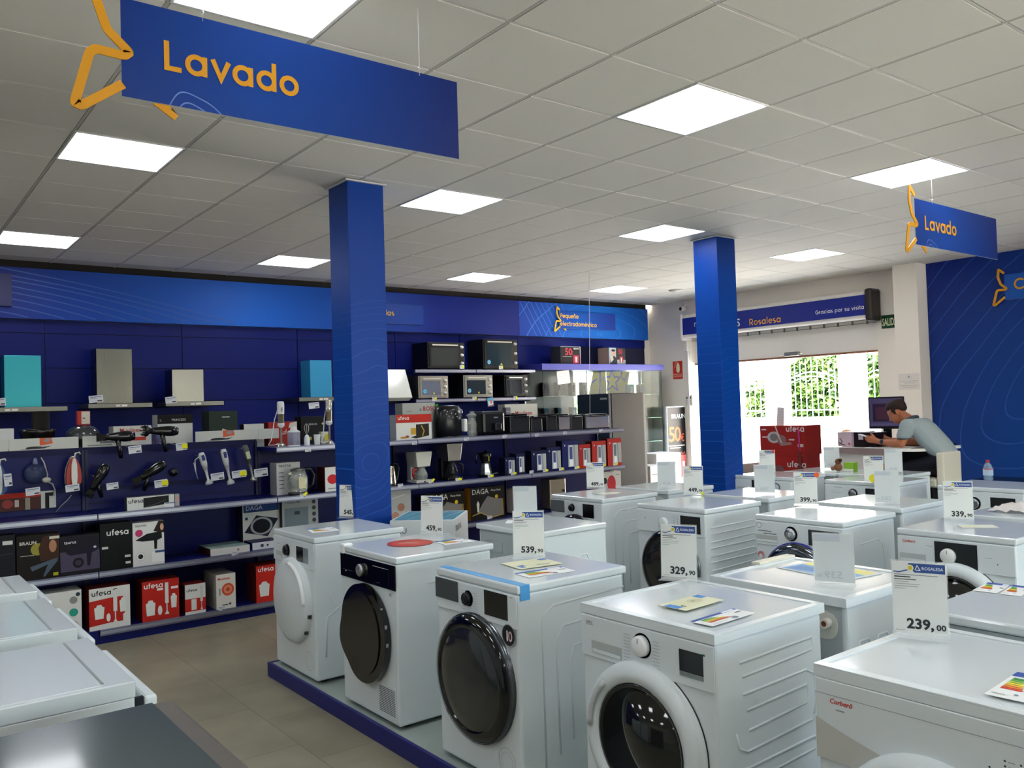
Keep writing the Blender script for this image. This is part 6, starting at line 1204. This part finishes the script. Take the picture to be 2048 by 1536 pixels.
# ================================================================ price cards in acrylic holders
pc = 0
def price_card(label, px, py, th, eur, cent, back=False, sticker=None, z=ZT, hgt=.21, wd=.148, tilt=.06):
    p = at(px, py, Z=z); o = empty('price_card_holder', (p.x, p.y, z + .0005), math.radians(th), label, 'price card', 'price cards on the machines')
    mb = MB(); T = Matrix.Rotation(-tilt, 4, 'X'); mb.T = T
    fr = Fr((-wd / 2, 0, .012)); mb.prism([(0, 0), (wd, 0), (wd, hgt), (0, hgt)], fr, -.0006, 0, M('#cfd5d5' if back else '#dcdfdc', .5)); nv = M('#34508c', .45); gt = M('#8b9092', .5); dk = M('#2c3236', .5)
    Hb = hgt - .004
    mb.face([(.045, Hb), (wd - .003, Hb), (wd - .003, Hb - .027), (.062, Hb - .027), (.05, Hb - .012)], fr, .0005, nv)
    mb.circ(fr, .051, Hb - .014, .0095, .0009, M('#dfe3c8', .5)); mb.circ(fr, .051, Hb - .014, .0065, .0012, M('#c9b83a', .5))
    mb.face([(.004, Hb - .028), (.02, Hb - .03), (.046, Hb - .021), (.046, Hb - .018), (.02, Hb - .026), (.004, Hb - .025)], fr, .0006, nv)
    mb.text('ROSALESA', fr, .082, Hb - .018, .0125, M('#e4e8f2', .5), .01, .0009, 1.0); mb.ribbon([(.064, Hb - .02), (.07, Hb - .006), (.078, Hb - .02), (.067, Hb - .02)], .002, fr, .0009, M('#e4e8f2', .5))
    for k, (w_, c_, t_) in enumerate(((.12, gt, .0022), (.045, dk, .003), (.06, dk, .002), (.04, gt, .0014), (.07, gt, .0014), (.065, gt, .0014), (.03, gt, .0014))): mb.rect(fr, .006, Hb - .036 - k * .0068, .006 + w_, Hb - .036 - k * .0068 + t_, .0006, c_)
    mb.text(cent, fr, wd - .005, .014, .0235, dk, .03, .0008, 1.12, align=1); mb.text(eur + ',', fr, wd - .0375, .014, .041, dk, .034, .0008, 1.05, align=1)
    mb.rect(fr, .006, .006, .032, .0075, .0006, gt)
    if back:
        fb = Fr((wd / 2, .0007, .012), (-1, 0, 0), (0, 0, 1)); gh = M('#aab2b4', .5)
        mb.text(eur, fb, .038, .014, .04, gh, .02, .0004, 1.12, mirror=True); mb.text(cent, fb, .008, .014, .02, gh, .015, .0004, 1.1, mirror=True)
        mb.rect(fb, .003, Hb - .027, .1, Hb, .0004, M('#aeb8c4', .5))
    mb.build('card', o)
    mb = MB(); mb.T = T; mb.box(-wd / 2 - .003, .0012, .0, wd / 2 + .003, .003, hgt + .016, acrylic); mb.T = Matrix.Identity(4)
    mb.box(-wd / 2 - .003, .0, 0, wd / 2 + .003, .075, .002, acrylic); mb.box(-wd / 2 - .003, -.03, 0, wd / 2 + .003, 0, .002, acrylic); mb.build('acrylic_stand', o)
    if sticker:
        c_, uu, vv, r_ = sticker; mb = MB(); mb.T = T; fr = Fr((-wd / 2, -.001, .012)); mb.circ(fr, uu * wd, vv * hgt, r_, .002, M(c_, .45)); mb.build('round_sticker', o)
    return o
price_card('price card reading 545,90 on the leftmost dryer', 697, 1036, -60, '545', '90', sticker=('#dcdc20', .92, .03, .012))
price_card('price card reading 459,90 on the second dryer', 863, 1070, -66, '459', '90')
price_card('price card reading 539,90 on the dryer with blue tape', 1058, 1116, -46, '539', '90')
price_card('price card reading 329,90 in a clear stand on the Beko dryer', 1358, 1161, -68, '329', '90')
price_card('price card reading 239,00 on the nearest dryer', 1842, 1276, -70, '239', '00')
price_card('price card reading 489,90 on the leftmost machine of the middle row', 1191, 977, -50, '489', '90')
price_card('price card reading 449,90 with yellow dot, on the machine with light dots', 1387, 990, -60, '449', '90', sticker=('#c8d818', .95, .0, .012))
price_card('price card reading 399,90 with an orange dot at its corner', 1612, 1011, -62, '399', '90', sticker=('#e0622c', 1.0, .92, .017))
price_card('price card reading 339,90 on the Corberó machine of the middle row', 1918, 1042, -66, '339', '90')
price_card('price card reading 529,90 on the farthest row', 1748, 966, -64, '529', '90')
price_card('price card with an orange mark on the farthest row, left of the 399,90 card', 1535, 946, -56, '429', '90', sticker=('#d8542c', .9, .95, .014))
price_card('back of a price card on the machine behind the blue taped dryer', 1052, 1043, 130, '419', '90', True)
price_card('back of a price card showing mirrored 539,90, behind the Beko dryer', 1670, 1170, 112, '539', '90', True, z=.931, hgt=.188)
price_card('back of a price card left of the 449,90 card', 1334, 976, 128, '459', '90', True)
price_card('back of a price card between the 449,90 and 399,90 cards', 1530, 988, 120, '586', '90', True)
price_card('back of a price card with a yellow blob, right of the 529,90 card', 1775, 1008, 116, '283', '90', True, sticker=('#d8d020', 1.02, .75, .03))
price_card('back of a price card standing at the left end of the desk front', 1664, 938, 118, '439', '90', True)
price_card('back of a price card in front of the man at the desk', 1788, 946, 116, '429', '90', True)
# ================================================================ red vacuum cleaner boxes
vb = ('#a02824', '#7c1c18', '#b8402f')
va = [('w', 'ufesa', .6, .8, .11, '#e8ddd6'), ('e', .32, .6, .15, .2, '#b8b4b4'), ('e', .32, .6, .09, .13, '#7c7678'), ('e', .5, .5, .1, .18, '#8a6a68'), ('l', [(.36, 1), (.45, .55), (.5, .4)], .03, '#c9b8b0'), ('p', [(.46, .3), (.72, .36), (.7, .44), (.5, .42)], '#9c7c78'), ('r', .04, .84, .15, .89, '#d8c4be'), ('r', .05, .58, .17, .63, '#d8c4be'), ('r', .66, .5, .78, .55, '#d8c4be'), ('r', .85, .28, .97, .38, '#d0ccc8'), ('p', [(.0, .0), (.01, 0), (.01, 1), (0, 1)], '#d8b8b4')]
plinth = empty('display_plinth', (8.18, 5.68, 0), 0, 'white plinth hidden below the red vacuum cleaner boxes', 'plinth'); MB().box(.0, -.28, 0, .34, .28, .685, wallm).build('plinth_body', plinth, .004)
carton('vacuum_box', 'lower red ufesa vacuum cleaner box of the stack of two', 8.33, 5.66, .686, .54, .32, .345, vb, [('w', 'ufesa', .62, .62, .12, '#e8ddd6'), ('e', .42, .4, .14, .26, '#7c5a5a')], NW)
carton('vacuum_box', 'upper red ufesa vacuum cleaner box showing a grey vacuum cleaner', 8.34, 5.66, 1.032, .575, .32, .325, vb, va, NW)
mb = MB(); mb.tube([(8.14, 5.42, .0), (8.15, 5.42, 1.08)], .011, M('#4a2a2c', .4), 8); mb.tube([(8.15, 5.42, 1.08), (8.155, 5.43, 1.32)], .009, M('#a01c70', .35), 8)
tag(mb.build('vacuum_tube'), 'dark and magenta tube standing before the red vacuum boxes', 'tube')
mb = MB(); fr = Fr((0, .05, 0), (0, -1, 0), (0, 0, 1)); mb.prism([(0, 0), (.1, 0), (.11, .2), (.02, .21)], fr, -.001, .001, M('#e0dad8', .4))
for k in range(5): mb.rect(fr, .03, .03 + k * .03, .09, .034 + k * .03, .0015, M('#c0b4b4', .5))
tag(mb.build('paper_notice', None, 0, (8.25, at(1560, 840, X=8.25).y, 1.358)), 'pale paper card standing on the red vacuum boxes', 'paper')
# ================================================================ service desk and things on it
DZ = 1.135
o = empty('service_desk', (0, 0, 0), 0, 'white service desk with a brown edge that the man leans on', 'desk')
mb = MB(); pts = [(8.06, 4.95), (8.8, 4.95), (8.8, 4.0)] + [(8.3 - .24 * math.sin(t), 4.24 - .24 * math.cos(t)) for t in [k * PI / 12 for k in range(0, 7)]]
mb.prism(pts, Fr((0, 0, 0), (1, 0, 0), (0, 1, 0)), DZ - .028, DZ, M('#e6e3de', .25, coat=.3)); mb.build('desktop', o)
mb = MB(); mb.box(8.05, 4.3, DZ - .06, 8.062, 4.95, DZ - .002, M('#8a7672', .5)); mb.build('edge_band', o)
mb = MB(); mb.box(8.1, 4.36, 0, 8.13, 4.94, DZ - .03, M('#cfc8c2', .5)); mb.box(8.13, 4.9, 0, 8.78, 4.94, DZ - .03, M('#cfc8c2', .5)); mb.box(8.7, 4.05, 0, 8.73, 4.9, DZ - .03, M('#24242a', .5)); mb.build('modesty_panel', o)
mb = MB(); mb.rect(Fr((8.0995, 4.48, .9), (0, -1, 0), (0, 0, 1)), 0, 0, .05, .08, .001, M('#a88a5c', .5)); mb.rect(Fr((8.0995, 4.48, .9), (0, -1, 0), (0, 0, 1)), .015, .01, .035, .05, .002, M('#6a4a2c', .5)); mb.build('gold_mark', o)
o = empty('monitor', (8.62, 4.68, DZ + .001), math.radians(-78), 'large dark monitor with a purple screen on the desk', 'monitor')
mb = MB(); mb.box(-.17, -.01, .17, .19, .02, .51, M('#141218', .3)); mb.build('housing', o, .004)
mb = MB(); fr = Fr((-.155, -.0105, .2)); mb.rect(fr, 0, 0, .33, .295, .0006, M('#3a3450', .1, emit=.35)); mb.rect(fr, .03, .05, .3, .24, .001, M('#241a2c', .1, emit=.3)); mb.rect(fr, .06, .07, .2, .2, .0014, M('#38202e', .1, emit=.3)); mb.rect(fr, 0, 0, .33, .03, .001, M('#484060', .1, emit=.35)); mb.build('screen', o)
mb = MB(); mb.box(-.03, .0, .01, .05, .03, .2, black); mb.box(-.1, -.08, 0, .12, .1, .012, black); mb.build('stand', o, .003)
carton('printer_box', 'black and pink printer carton on the desk, left of the man', 8.3, 4.77, DZ + .001, .44, .2, .15, ('#201418', '#18101a', '#d8d0d4'), [('r', 0, 0, .42, 1, '#cbb4bc'), ('r', .36, 0, .42, 1, '#a898ac'), ('l', [(.04, .1), (.12, .35), (.06, .6)], .02, '#5a4a52'), ('l', [(.02, .3), (.08, .2), (.2, .1)], .02, '#3a2a32'), ('c', .3, .2, .03, '#a85a6a'), ('r', .54, .5, .66, .86, '#cfc0c8')], NW)
carton('printed_box', 'blue and white printed box behind the hands of the man', 8.6, 4.4, DZ + .001, .22, .14, .165, ('#10121c', '#1a2030', '#c9d2da'), [('r', 0, .4, 1, 1, '#c3ccd6'), ('e', .3, .6, .18, .16, '#4a8cac'), ('r', .6, .6, .95, .85, '#3a4058'), ('r', .66, .66, .9, .78, '#c9ccd4'), ('c', .4, .2, .05, '#9aa4b0')], NW)
mb = MB(); mb.ball((8.5, 5.06, DZ + .11), .07, M('#d98a4a', .5, alpha=.9), 16, (1, 1, .9)); mb.cyl((8.5, 5.06, 0), .03, DZ + .06, 'z', M('#d8d4cc', .5)); tag(mb.build('orange_globe'), 'blurred orange round lamp beyond the left end of the desk', 'lamp')
mb = MB(); q = at(1738, 860, X=8.3); mb.add([(-.1, -.13, 0), (.1, -.13, 0), (.1, .13, .0), (-.1, .13, 0), (-.1, -.13, .002), (.1, -.13, .01), (.1, .13, .004), (-.1, .13, .002)], [(3, 2, 1, 0), (4, 5, 6, 7), (0, 1, 5, 4), (1, 2, 6, 5), (2, 3, 7, 6), (3, 0, 4, 7)], M('#e9e6e2', .5)); tag(mb.build('paper_sheet', None, 0, (8.28, 4.8, DZ + .1525)), 'white paper lying on the printer carton', 'paper')
flatp = MB(); flatp.box(-.15, -.22, 0, .15, .22, .002, M('#efece8', .4)); tag(flatp.build('paper_sheet', None, 0, (8.22, 4.42, DZ + .0005), .2), 'large white paper lying under the forearms of the man on the desk', 'paper')
# teddy like toy and green box before the desk
p = at(1694, 940, Z=.94)
o = empty('plush_toy', (7.55, 4.6, .935), 0, 'small brown plush toy by the green box, before the desk', 'toy')
MB().ball((0, 0, .04), .04, M('#7a5038', .8), 12, (1, 1, .95)).build('body', o); MB().ball((.0, .0, .095), .03, M('#6a432e', .8), 12).build('head', o); MB().ball((-.01, -.03, .11), .018, M('#3e2619', .8), 10).build('ear', o); MB().ball((-.03, .04, .03), .022, M('#8a5c42', .8), 10).build('paw', o)
carton('product_box', 'small bright green and white box beside the plush toy', 7.62, 4.51, .9355, .1, .08, .085, ('#8ab838', '#6a9428', '#9ac848'), [('r', 0, 0, 1, .3, '#e2e6da')], NW)
# black cabinet and bottle near the blue wall
o = empty('filing_cabinet', (9.2, 4.37, 0), 0, 'black cabinet behind the white chair, against the blue wall side', 'cabinet')
MB().box(0, 0, 0, .32, .45, 1.12, M('#100d12', .4)).build('cabinet_body', o, .004)
for z in (.3, .6, .9): MB().box(.08, -.012, z, .26, -.002, z + .015, steel).build('drawer_handle', o)
mb = MB(); mb.box(-.02, .08, 1.121, .2, .3, 1.16, darkgrey); tag(mb.build('desk_tray', None, .003, (9.25, 4.4, 0)), 'dark tray on top of the black cabinet behind the back of the man', 'tray')
o = empty('low_table', (8.47, 3.3, 0), 0, 'black low stand under the water bottle, hidden behind the machines', 'table'); MB().box(0, 0, .78, .5, .5, .82, black).build('tabletop', o)
for q in ((.03, .03), (.47, .03), (.03, .47), (.47, .47)): MB().cyl((q[0], q[1], 0), .015, .78, 'z', black, 8).build('leg', o)
p = at(1976, 940, X=8.5)
o = empty('water_bottle', (p.x, p.y, .821), 0, 'clear plastic water bottle with a red cap before the blue wall', 'bottle')
MB().lathe([(.001, 0), (.04, .0), (.043, .01), (.041, .06), (.043, .07), (.043, .12), (.03, .155), (.014, .17), (.014, .18), (.001, .18)], (0, 0, 0), 'z', M('#a9c4de', .06, alpha=.4), 20).build('bottle_body', o)
MB().lathe([(.0435, .05), (.0435, .11)], (0, 0, 0), 'z', M('#a4bcd2', .4), 20).build('label_band', o); MB().lathe([(.044, .105), (.044, .113)], (0, 0, 0), 'z', M('#b84a5a', .4), 20).build('red_band', o)
MB().lathe([(.016, .172), (.016, .195), (.001, .195)], (0, 0, 0), 'z', M('#b0202c', .4), 14).build('cap', o)
# ================================================================ white stool
o = empty('bar_stool', (8.22, 3.99, 0), 0, 'cream white high stool with a backrest that the man sits on', 'stool')
cm = M('#d2ccba', .5)
MB().box(-.24, -.2, .44, .12, -.13, 1.11, cm).build('backrest', o, .015)
MB().box(-.24, -.13, .78, .14, .2, .86, cm).build('seat', o, .02)
MB().cyl((0, 0, .02), .03, .76, 'z', chrome).build('column', o); MB().lathe([(.001, .02), (.05, .03), (.2, .012), (.21, 0), (.001, 0)], (0, 0, 0), 'z', chrome, 28).build('base_disc', o)
MB().tube([(.14 * math.cos(t) , .1 + .14 * math.sin(t), .34) for t in [PI * k / 8 for k in range(9)]], .01, chrome).build('footrest', o)
# ================================================================ the man
def blobs(mb, keys, mat, n=7):
    """chain of ellipsoids: (x,y,z, rx,ry,rz)"""
    for i in range(len(keys) - 1):
        a, b_ = keys[i], keys[i + 1]
        for k in range(n + (i == len(keys) - 2)):
            t = k / n; q = [a[j] * (1 - t) + b_[j] * t for j in range(6)]
            mb.ball(q[:3], 1, mat, 14, q[3:])
def skin(o, vox, smooth=6):
    r = o.modifiers.new('surface', 'REMESH'); r.mode = 'VOXEL'; r.voxel_size = vox; r.use_smooth_shade = True
    s_ = o.modifiers.new('soft', 'SMOOTH'); s_.iterations = smooth; s_.factor = .6
    return o
XM = 8.3
man = empty('person', (XM, 3.95, 0), 0, 'man in a pale grey-blue polo shirt leaning on the desk over a tablet', 'person')
O_ = Vector((XM, 3.95, 0))
sk = M('#a8694a', .5)
mb = MB(); mb.T = Matrix.Translation(-O_)
def lim(pts, mat=sk, n=8):  # pts: x,y,z,r
    blobs(mb, [(x, y, z, r, r, r) for x, y, z, r in pts], mat, n)
# head: skull, face, jaw, nose, brow, ears, bent forward over the tablet
PV = Vector((XM, 4.34, 1.49)); HT = Matrix.Translation(-O_ + PV + Vector((0, .0, .012))) @ Matrix.Rotation(math.radians(-25), 4, 'X') @ Matrix.Translation(-PV)
mb.T = HT
blobs(mb, [(XM, 4.37, 1.535, .072, .098, .088), (XM, 4.395, 1.5, .066, .085, .085), (XM, 4.405, 1.455, .056, .062, .07), (XM, 4.385, 1.42, .04, .042, .042)], sk, 4)
blobs(mb, [(XM, 4.462, 1.5, .01, .01, .012), (XM, 4.474, 1.47, .012, .013, .012), (XM, 4.484, 1.452, .015, .015, .011)], sk, 4); mb.ball((XM, 4.455, 1.5), .03, sk, 10, (1.6, .8, .5)); mb.ball((XM, 4.44, 1.422), .014, sk, 10, (1.6, .8, .6)); mb.ball((XM, 4.44, 1.405), .016, sk, 10, (1.5, .9, .9))
for s_ in (-1, 1): mb.ball((XM + s_ * .073, 4.352, 1.478), .02, sk, 10, (.45, .8, 1.5))
mb.T = Matrix.Translation(-O_)
blobs(mb, [(XM, 4.34, 1.46, .05, .055, .05), (XM, 4.24, 1.39, .058, .062, .058)], sk, 5)
# trunk under the clothes
blobs(mb, [(XM, 4.2, 1.34, .15, .09, .08), (XM, 4.07, 1.22, .12, .075, .08), (XM, 3.96, 1.08, .11, .07, .08), (XM, 3.95, .99, .12, .08, .08)], sk, 5)
for s_ in (-1, 1):
    sx = XM + s_ * .175
    lim([(sx, 4.19, 1.35, .06), (sx + s_ * .01, 4.225, 1.26, .048), (sx + s_ * .02, 4.25, 1.19, .042)])
    ex, ey, ez = sx + s_ * .02, 4.25, 1.185
    wx, wy, wz = (XM - .15, 4.5, 1.195) if s_ < 0 else (XM + .06, 4.49, 1.2)
    lim([(ex, ey, ez, .042), (ex * .6 + wx * .4, ey * .6 + wy * .4, ez, .041), (wx, wy, wz, .027)])
    hx, hy, hz = wx + (.01 if s_ < 0 else -.02), wy + .075, wz + .02
    blobs(mb, [(wx, wy, wz, .024, .026, .026), (hx, hy, hz, .022, .035, .036)], sk, 5)
    for k in range(4):   # fingers curling round the tablet edge
        fz = hz + .03 - k * .019; ln = (.062, .07, .066, .05)[k]; sgn = 1 if s_ < 0 else -1
        lim([(hx, hy + .02, fz, .0095), (hx - .004 * sgn, hy + .02 + ln * .55, fz + .006, .009), (hx + .014 * sgn, hy + .02 + ln, fz + .008, .0085), (hx + .032 * sgn, hy + .012 + ln, fz + .008, .008)], n=4)
    lim([(hx, hy - .02, hz + .025, .012), (hx + .012 * sgn, hy + .01, hz + .05, .011), (hx + .03 * sgn, hy + .035, hz + .058, .0095)], n=4) if s_ < 0 else lim([(hx, hy - .02, hz + .025, .012), (hx - .015, hy + .01, hz + .05, .011), (hx - .03, hy + .03, hz + .055, .0095)], n=4)
    lg = XM + s_ * .09
    lim([(lg, 3.97, .97, .085), (lg, 4.14, .94, .078), (lg, 4.32, .9, .058)])
    lim([(lg, 4.32, .9, .056), (lg, 4.34, .7, .052), (lg, 4.27, .46, .036)]); lim([(lg, 4.26, .44, .036), (lg, 4.33, .4, .034), (lg, 4.42, .385, .026)])
skin(mb.build('body', man), .0055, 3)
# face details and hair
mb = MB(); mb.T = HT
for s_ in (-1, 1): mb.ball((XM + s_ * .03, 4.457, 1.482), .009, M('#c9c2ba', .4), 10); mb.ball((XM + s_ * .03, 4.4625, 1.48), .006, M('#23150f', .3), 8)
mb.build('eyes', man)
mb = MB(); mb.T = HT; mb.ball((XM, 4.452, 1.424), .012, M('#8a4a3c', .5), 10, (1.5, .6, .45)); mb.build('lips', man)
mb = MB(); mb.T = HT; hm = M('#2a1a14', .75, var=.4)
blobs(mb, [(XM, 4.352, 1.545, .075, .084, .08), (XM, 4.395, 1.556, .07, .076, .066), (XM, 4.44, 1.572, .05, .034, .03)], hm, 4)
blobs(mb, [(XM, 4.315, 1.515, .063, .04, .045), (XM, 4.34, 1.552, .074, .07, .07)], hm, 3)
for s_ in (-1, 1): blobs(mb, [(XM + s_ * .064, 4.38, 1.515, .013, .026, .03), (XM + s_ * .064, 4.378, 1.485, .009, .01, .018)], hm, 3); blobs(mb, [(XM + s_ * .045, 4.46, 1.505, .008, .008, .005), (XM + s_ * .018, 4.472, 1.5, .008, .008, .005)], hm, 3)
hr = mb.build('hair', man); skin(hr, .006, 2)
mb = MB(); mb.T = Matrix.Translation(-O_); sh = M('#94a0a2', .8, bump=.3)
blobs(mb, [(XM, 3.925, 1.08, .16, .118, .06), (XM, 3.975, 1.14, .165, .13, .085), (XM, 4.05, 1.225, .172, .128, .1), (XM, 4.125, 1.315, .178, .118, .095), (XM, 4.205, 1.365, .13, .085, .065)], sh, 8)
for s_ in (-1, 1):
    sx = XM + s_ * .175; blobs(mb, [(XM + s_ * .08, 4.2, 1.375, .06, .07, .05), (sx, 4.19, 1.36, .07, .075, .065), (sx + s_ * .012, 4.22, 1.27, .064, .07, .05), (sx + s_ * .014, 4.226, 1.262, .064, .07, .05)], sh, 6)
shirt = mb.build('polo_shirt', man); skin(shirt, .007, 8)
mb = MB(); mb.T = Matrix.Translation(-O_); co = M('#39454c', .7)
blobs(mb, [(XM - .055, 4.255, 1.4, .02, .026, .03), (XM - .03, 4.2, 1.435, .03, .02, .022), (XM + .03, 4.2, 1.435, .03, .02, .022), (XM + .055, 4.255, 1.4, .02, .026, .03)], co, 5)
for s_ in (-1, 1): mb.lathe([(.052, 0), (.0545, .001), (.0565, .009), (.05, .009), (.052, 0)], (XM + s_ * .19, 4.226, 1.226), 'z', co, 24, 1, 1.08)
mb.build('collar_and_cuffs', man)['label'] = 'dark collar and sleeve trim'
mb = MB(); mb.T = Matrix.Translation(-O_); tr = M('#12141f', .8)
blobs(mb, [(XM, 3.95, 1.06, .15, .115, .07), (XM, 3.965, .97, .165, .13, .1)], tr, 5)
for s_ in (-1, 1):
    lg = XM + s_ * .09; blobs(mb, [(lg, 3.97, .975, .1, .1, .1), (lg, 4.15, .945, .09, .09, .085), (lg, 4.325, .905, .07, .07, .07)], tr, 7); blobs(mb, [(lg, 4.325, .9, .068, .068, .068), (lg, 4.34, .7, .062, .062, .06), (lg, 4.27, .47, .05, .05, .05)], tr, 7)
skin(mb.build('trousers', man), .009, 5)
mb = MB(); mb.T = Matrix.Translation(-O_)
for s_ in (-1, 1): blobs(mb, [(XM + s_ * .09, 4.25, .385, .042, .05, .035), (XM + s_ * .09, 4.42, .375, .044, .06, .03)], black, 5)
skin(mb.build('shoes', man), .009, 3)
mb = MB(); mb.T = Matrix.Translation(-O_); mb.lathe([(.031, -.014), (.034, -.01), (.034, .01), (.031, .014)], (XM - .155, 4.455, 1.194), 'y', M('#2c2f34', .35), 20); mb.cyl((XM - .193, 4.455, 1.197), .02, .01, 'x', M('#50565c', .25, metal=.6), 18); mb.build('wrist_watch', man)
o = empty('tablet', (XM - .045, 4.66, 1.25), 0, 'small white tablet held in both hands of the man', 'tablet')
mb = MB(); mb.T = Matrix.Rotation(.25, 4, 'X'); mb.box(-.1, -.06, -.005, .1, .075, .003, M('#e4e4e6', .3)); mb.build('case', o, .003); mb = MB(); mb.T = Matrix.Rotation(.25, 4, 'X'); mb.box(-.088, -.05, .003, .088, .065, .004, M('#c4ccd8', .1, emit=.5)); mb.build('screen', o)

# ================================================================ outdoors
pav = M('#d2cdc4', .8, var=.12)
mb = MB(); mb.box(XW + .25, -30, -.12, 60, 40, -.02, pav); mb.box(-20, YW + .2, -.12, XW + .25, 40, -.02, pav); mb.box(-20, -30, -.12, XW + .25, YN - .2, -.02, pav); tag(mb.build('street_ground'), kind='structure')
wh = M('#e6e2d8', .7)
mb = MB(); mb.box(20, -8, -.02, 20.3, 30, 1.15, wh); tag(mb.build('garden_wall'), 'low white garden wall across the street', 'wall')
for px in (1549, 1700, 1400, 1300): 
    p = at(px, 800, X=20); o = tag(MB().box(-.05, -.28, 0, .4, .28, 2.95, wh).build('gate_pillar', None, .01, (20, p.y, -.02)), {1549: 'white masonry pillar between the left and middle fence panels', 1700: 'white masonry pillar between the middle and right fence panels', 1400: 'white masonry pillar hidden behind the farther blue pillar', 1300: 'white masonry pillar far to the left, hidden behind the wall'}[px], 'pillar', 'white pillars of the garden fence')
irn = M('#8c9a9c', .45)
def fence(px0, px1, lab, archh):
    a = at(px0, 800, X=20.1).y - .12; b_ = at(px1, 800, X=20.1).y + .12; mb = MB(); n = max(4, int(abs(a - b_) / .16))
    for k in range(n + 1):
        y = a + (b_ - a) * k / n; t = k / n; z1 = 2.35 + archh * (math.sin(PI * t)); mb.cyl((20.15, y, 1.15), .013, z1 - 1.15, 'z', irn, 6); mb.lathe([(.024, 0), (.001, .12)], (20.15, y, z1), 'z', irn, 6)
    for zz in (1.32,): mb.box(20.14, min(a, b_), zz, 20.16, max(a, b_), zz + .03, irn)
    mb.tube([(20.15, a + (b_ - a) * k / 14, 2.1 + archh * math.sin(PI * k / 14)) for k in range(15)], .016, irn, 6); mb.tube([(20.15, a + (b_ - a) * k / 14, 1.98 + archh * math.sin(PI * k / 14)) for k in range(15)], .016, irn, 6)
    tag(mb.build('iron_fence'), lab, 'fence', 'white iron fence panels')
fence(1470, 1538, 'white iron fence panel left of the first pillar', .0); fence(1560, 1690, 'arched white iron fence panel between the two pillars', .25); fence(1712, 1800, 'white iron fence panel right of the second pillar', .2)
# hedges: leaf clouds
lf = bpy.data.materials.new('hedge_leaves'); lf.use_nodes = True; nt = lf.node_tree; b = nt.nodes['Principled BSDF']; b.inputs['Roughness'].default_value = .5
ob = nt.nodes.new('ShaderNodeTexNoise'); ob.inputs['Scale'].default_value = 2.5; tcx = nt.nodes.new('ShaderNodeTexCoord'); nt.links.new(tcx.outputs['Object'], ob.inputs['Vector']); cr = nt.nodes.new('ShaderNodeValToRGB'); cr.color_ramp.elements[0].position = .35; cr.color_ramp.elements[0].color = rgb('#2a4a1c'); cr.color_ramp.elements[1].position = .65; cr.color_ramp.elements[1].color = rgb('#5f8230'); nt.links.new(ob.outputs[0], cr.inputs[0]); nt.links.new(cr.outputs[0], b.inputs['Base Color'])
def hedge(lab, x, y0, y1, z0, z1, n, seed, cat='hedge', thick=1.0, size=.11, axis='y'):
    random.seed(seed); mb = MB()
    vs = []; fs = []
    for k in range(n):
        u = random.random(); y = y0 + (y1 - y0) * u; top = z1 - .5 * abs(math.sin(u * 9 + seed)) * (z1 - z0) * .35; z = z0 + (top - z0) * random.random() ** .8; xx = x + random.random() * thick
        s_ = size * (.6 + random.random() * .8); d1 = Vector((random.gauss(0, 1), random.gauss(0, 1), random.gauss(0, 1))).normalized(); d2 = d1.orthogonal().normalized(); c_ = Vector((xx, y, z) if axis == 'y' else (y, xx, z))
        i = len(vs); vs += [c_ - d1 * s_, c_ + d2 * s_ * .45, c_ + d1 * s_, c_ - d2 * s_ * .45]; fs.append((i, i + 1, i + 2, i + 3))
    mb.add(vs, fs, lf)
    if axis == 'y': mb.box(x + thick * .5, y0, 0, x + thick * .55, y1, z0 + (z1 - z0) * .55, M('#46642e', .8))
    return tag(mb.build('hedge'), lab, cat)
hedge('sunlit green hedge behind the middle fence panel', 20.8, at(1560, 800, X=20.5).y + .0, at(1690, 800, X=20.5).y, .9, 3.05, 9000, 1)
hedge('sunlit green hedge behind the left fence panel', 20.8, at(1475, 800, X=20.5).y, at(1538, 800, X=20.5).y, .9, 2.3, 3500, 2)
hedge('sunlit green hedge behind the right fence panel', 20.8, at(1712, 800, X=20.5).y, at(1800, 800, X=20.5).y, .9, 2.9, 5000, 3)
hedge('grey green shrubs outside the small window behind the glass cabinet', 17.0, 9.5, 17.5, 0, 2.2, 9000, 4, axis='x')
mb = MB(); mb.box(32, -20, -.02, 40, 40, 9, M('#e8e2d6', .8)); mb.box(-5, 24, -.02, 28, 30, 6, M('#e8d8c4', .8)); tag(mb.build('far_building'), 'pale building masses far across the street', 'building')
# parked car
o = empty('car', (15.6, 11.2, -.02), 0, 'white parked car seen beside the farther blue pillar through the entrance', 'car')
cw = M('#eceae6', .2, coat=.6)
q = at(1497, 905, X=15.6); o.location.y = q.y
prof = [(-.5, .35), (-.55, .6), (-.5, .85), (-.1, .95), (.35, 1.42), (1.6, 1.48), (2.4, 1.0), (3.3, .88), (3.45, .6), (3.4, .3), (2.9, .28), (2.75, .52), (2.5, .62), (2.25, .52), (2.1, .28), (.42, .28), (.3, .52), (.05, .62), (-.2, .52), (-.34, .3)]
mb = MB(); mb.prism(prof, Fr((0, 0, 0), (0, 1, 0), (0, 0, 1)), -1.65, 0, cw); mb.build('body', o, .05)
mb = MB(); mb.prism([(.05, .98), (.42, 1.36), (1.55, 1.42), (2.2, 1.02)], Fr((0, 0, 0), (0, 1, 0), (0, 0, 1)), .0, .004, M('#9aa4a8', .1)); mb.build('side_windows', o); o.children[-1].location.x = .0
for (yy, xx) in ((.05, .02), (2.5, .02), (.05, 1.45), (2.5, 1.45)):
    MB().lathe([(.001, 0), (.19, 0), (.3, .0), (.31, .03), (.31, .17), (.3, .2), (.001, .2)], (xx - .03, yy, .31), 'x', M('#2c2422', .7), 28).build('wheel', o)
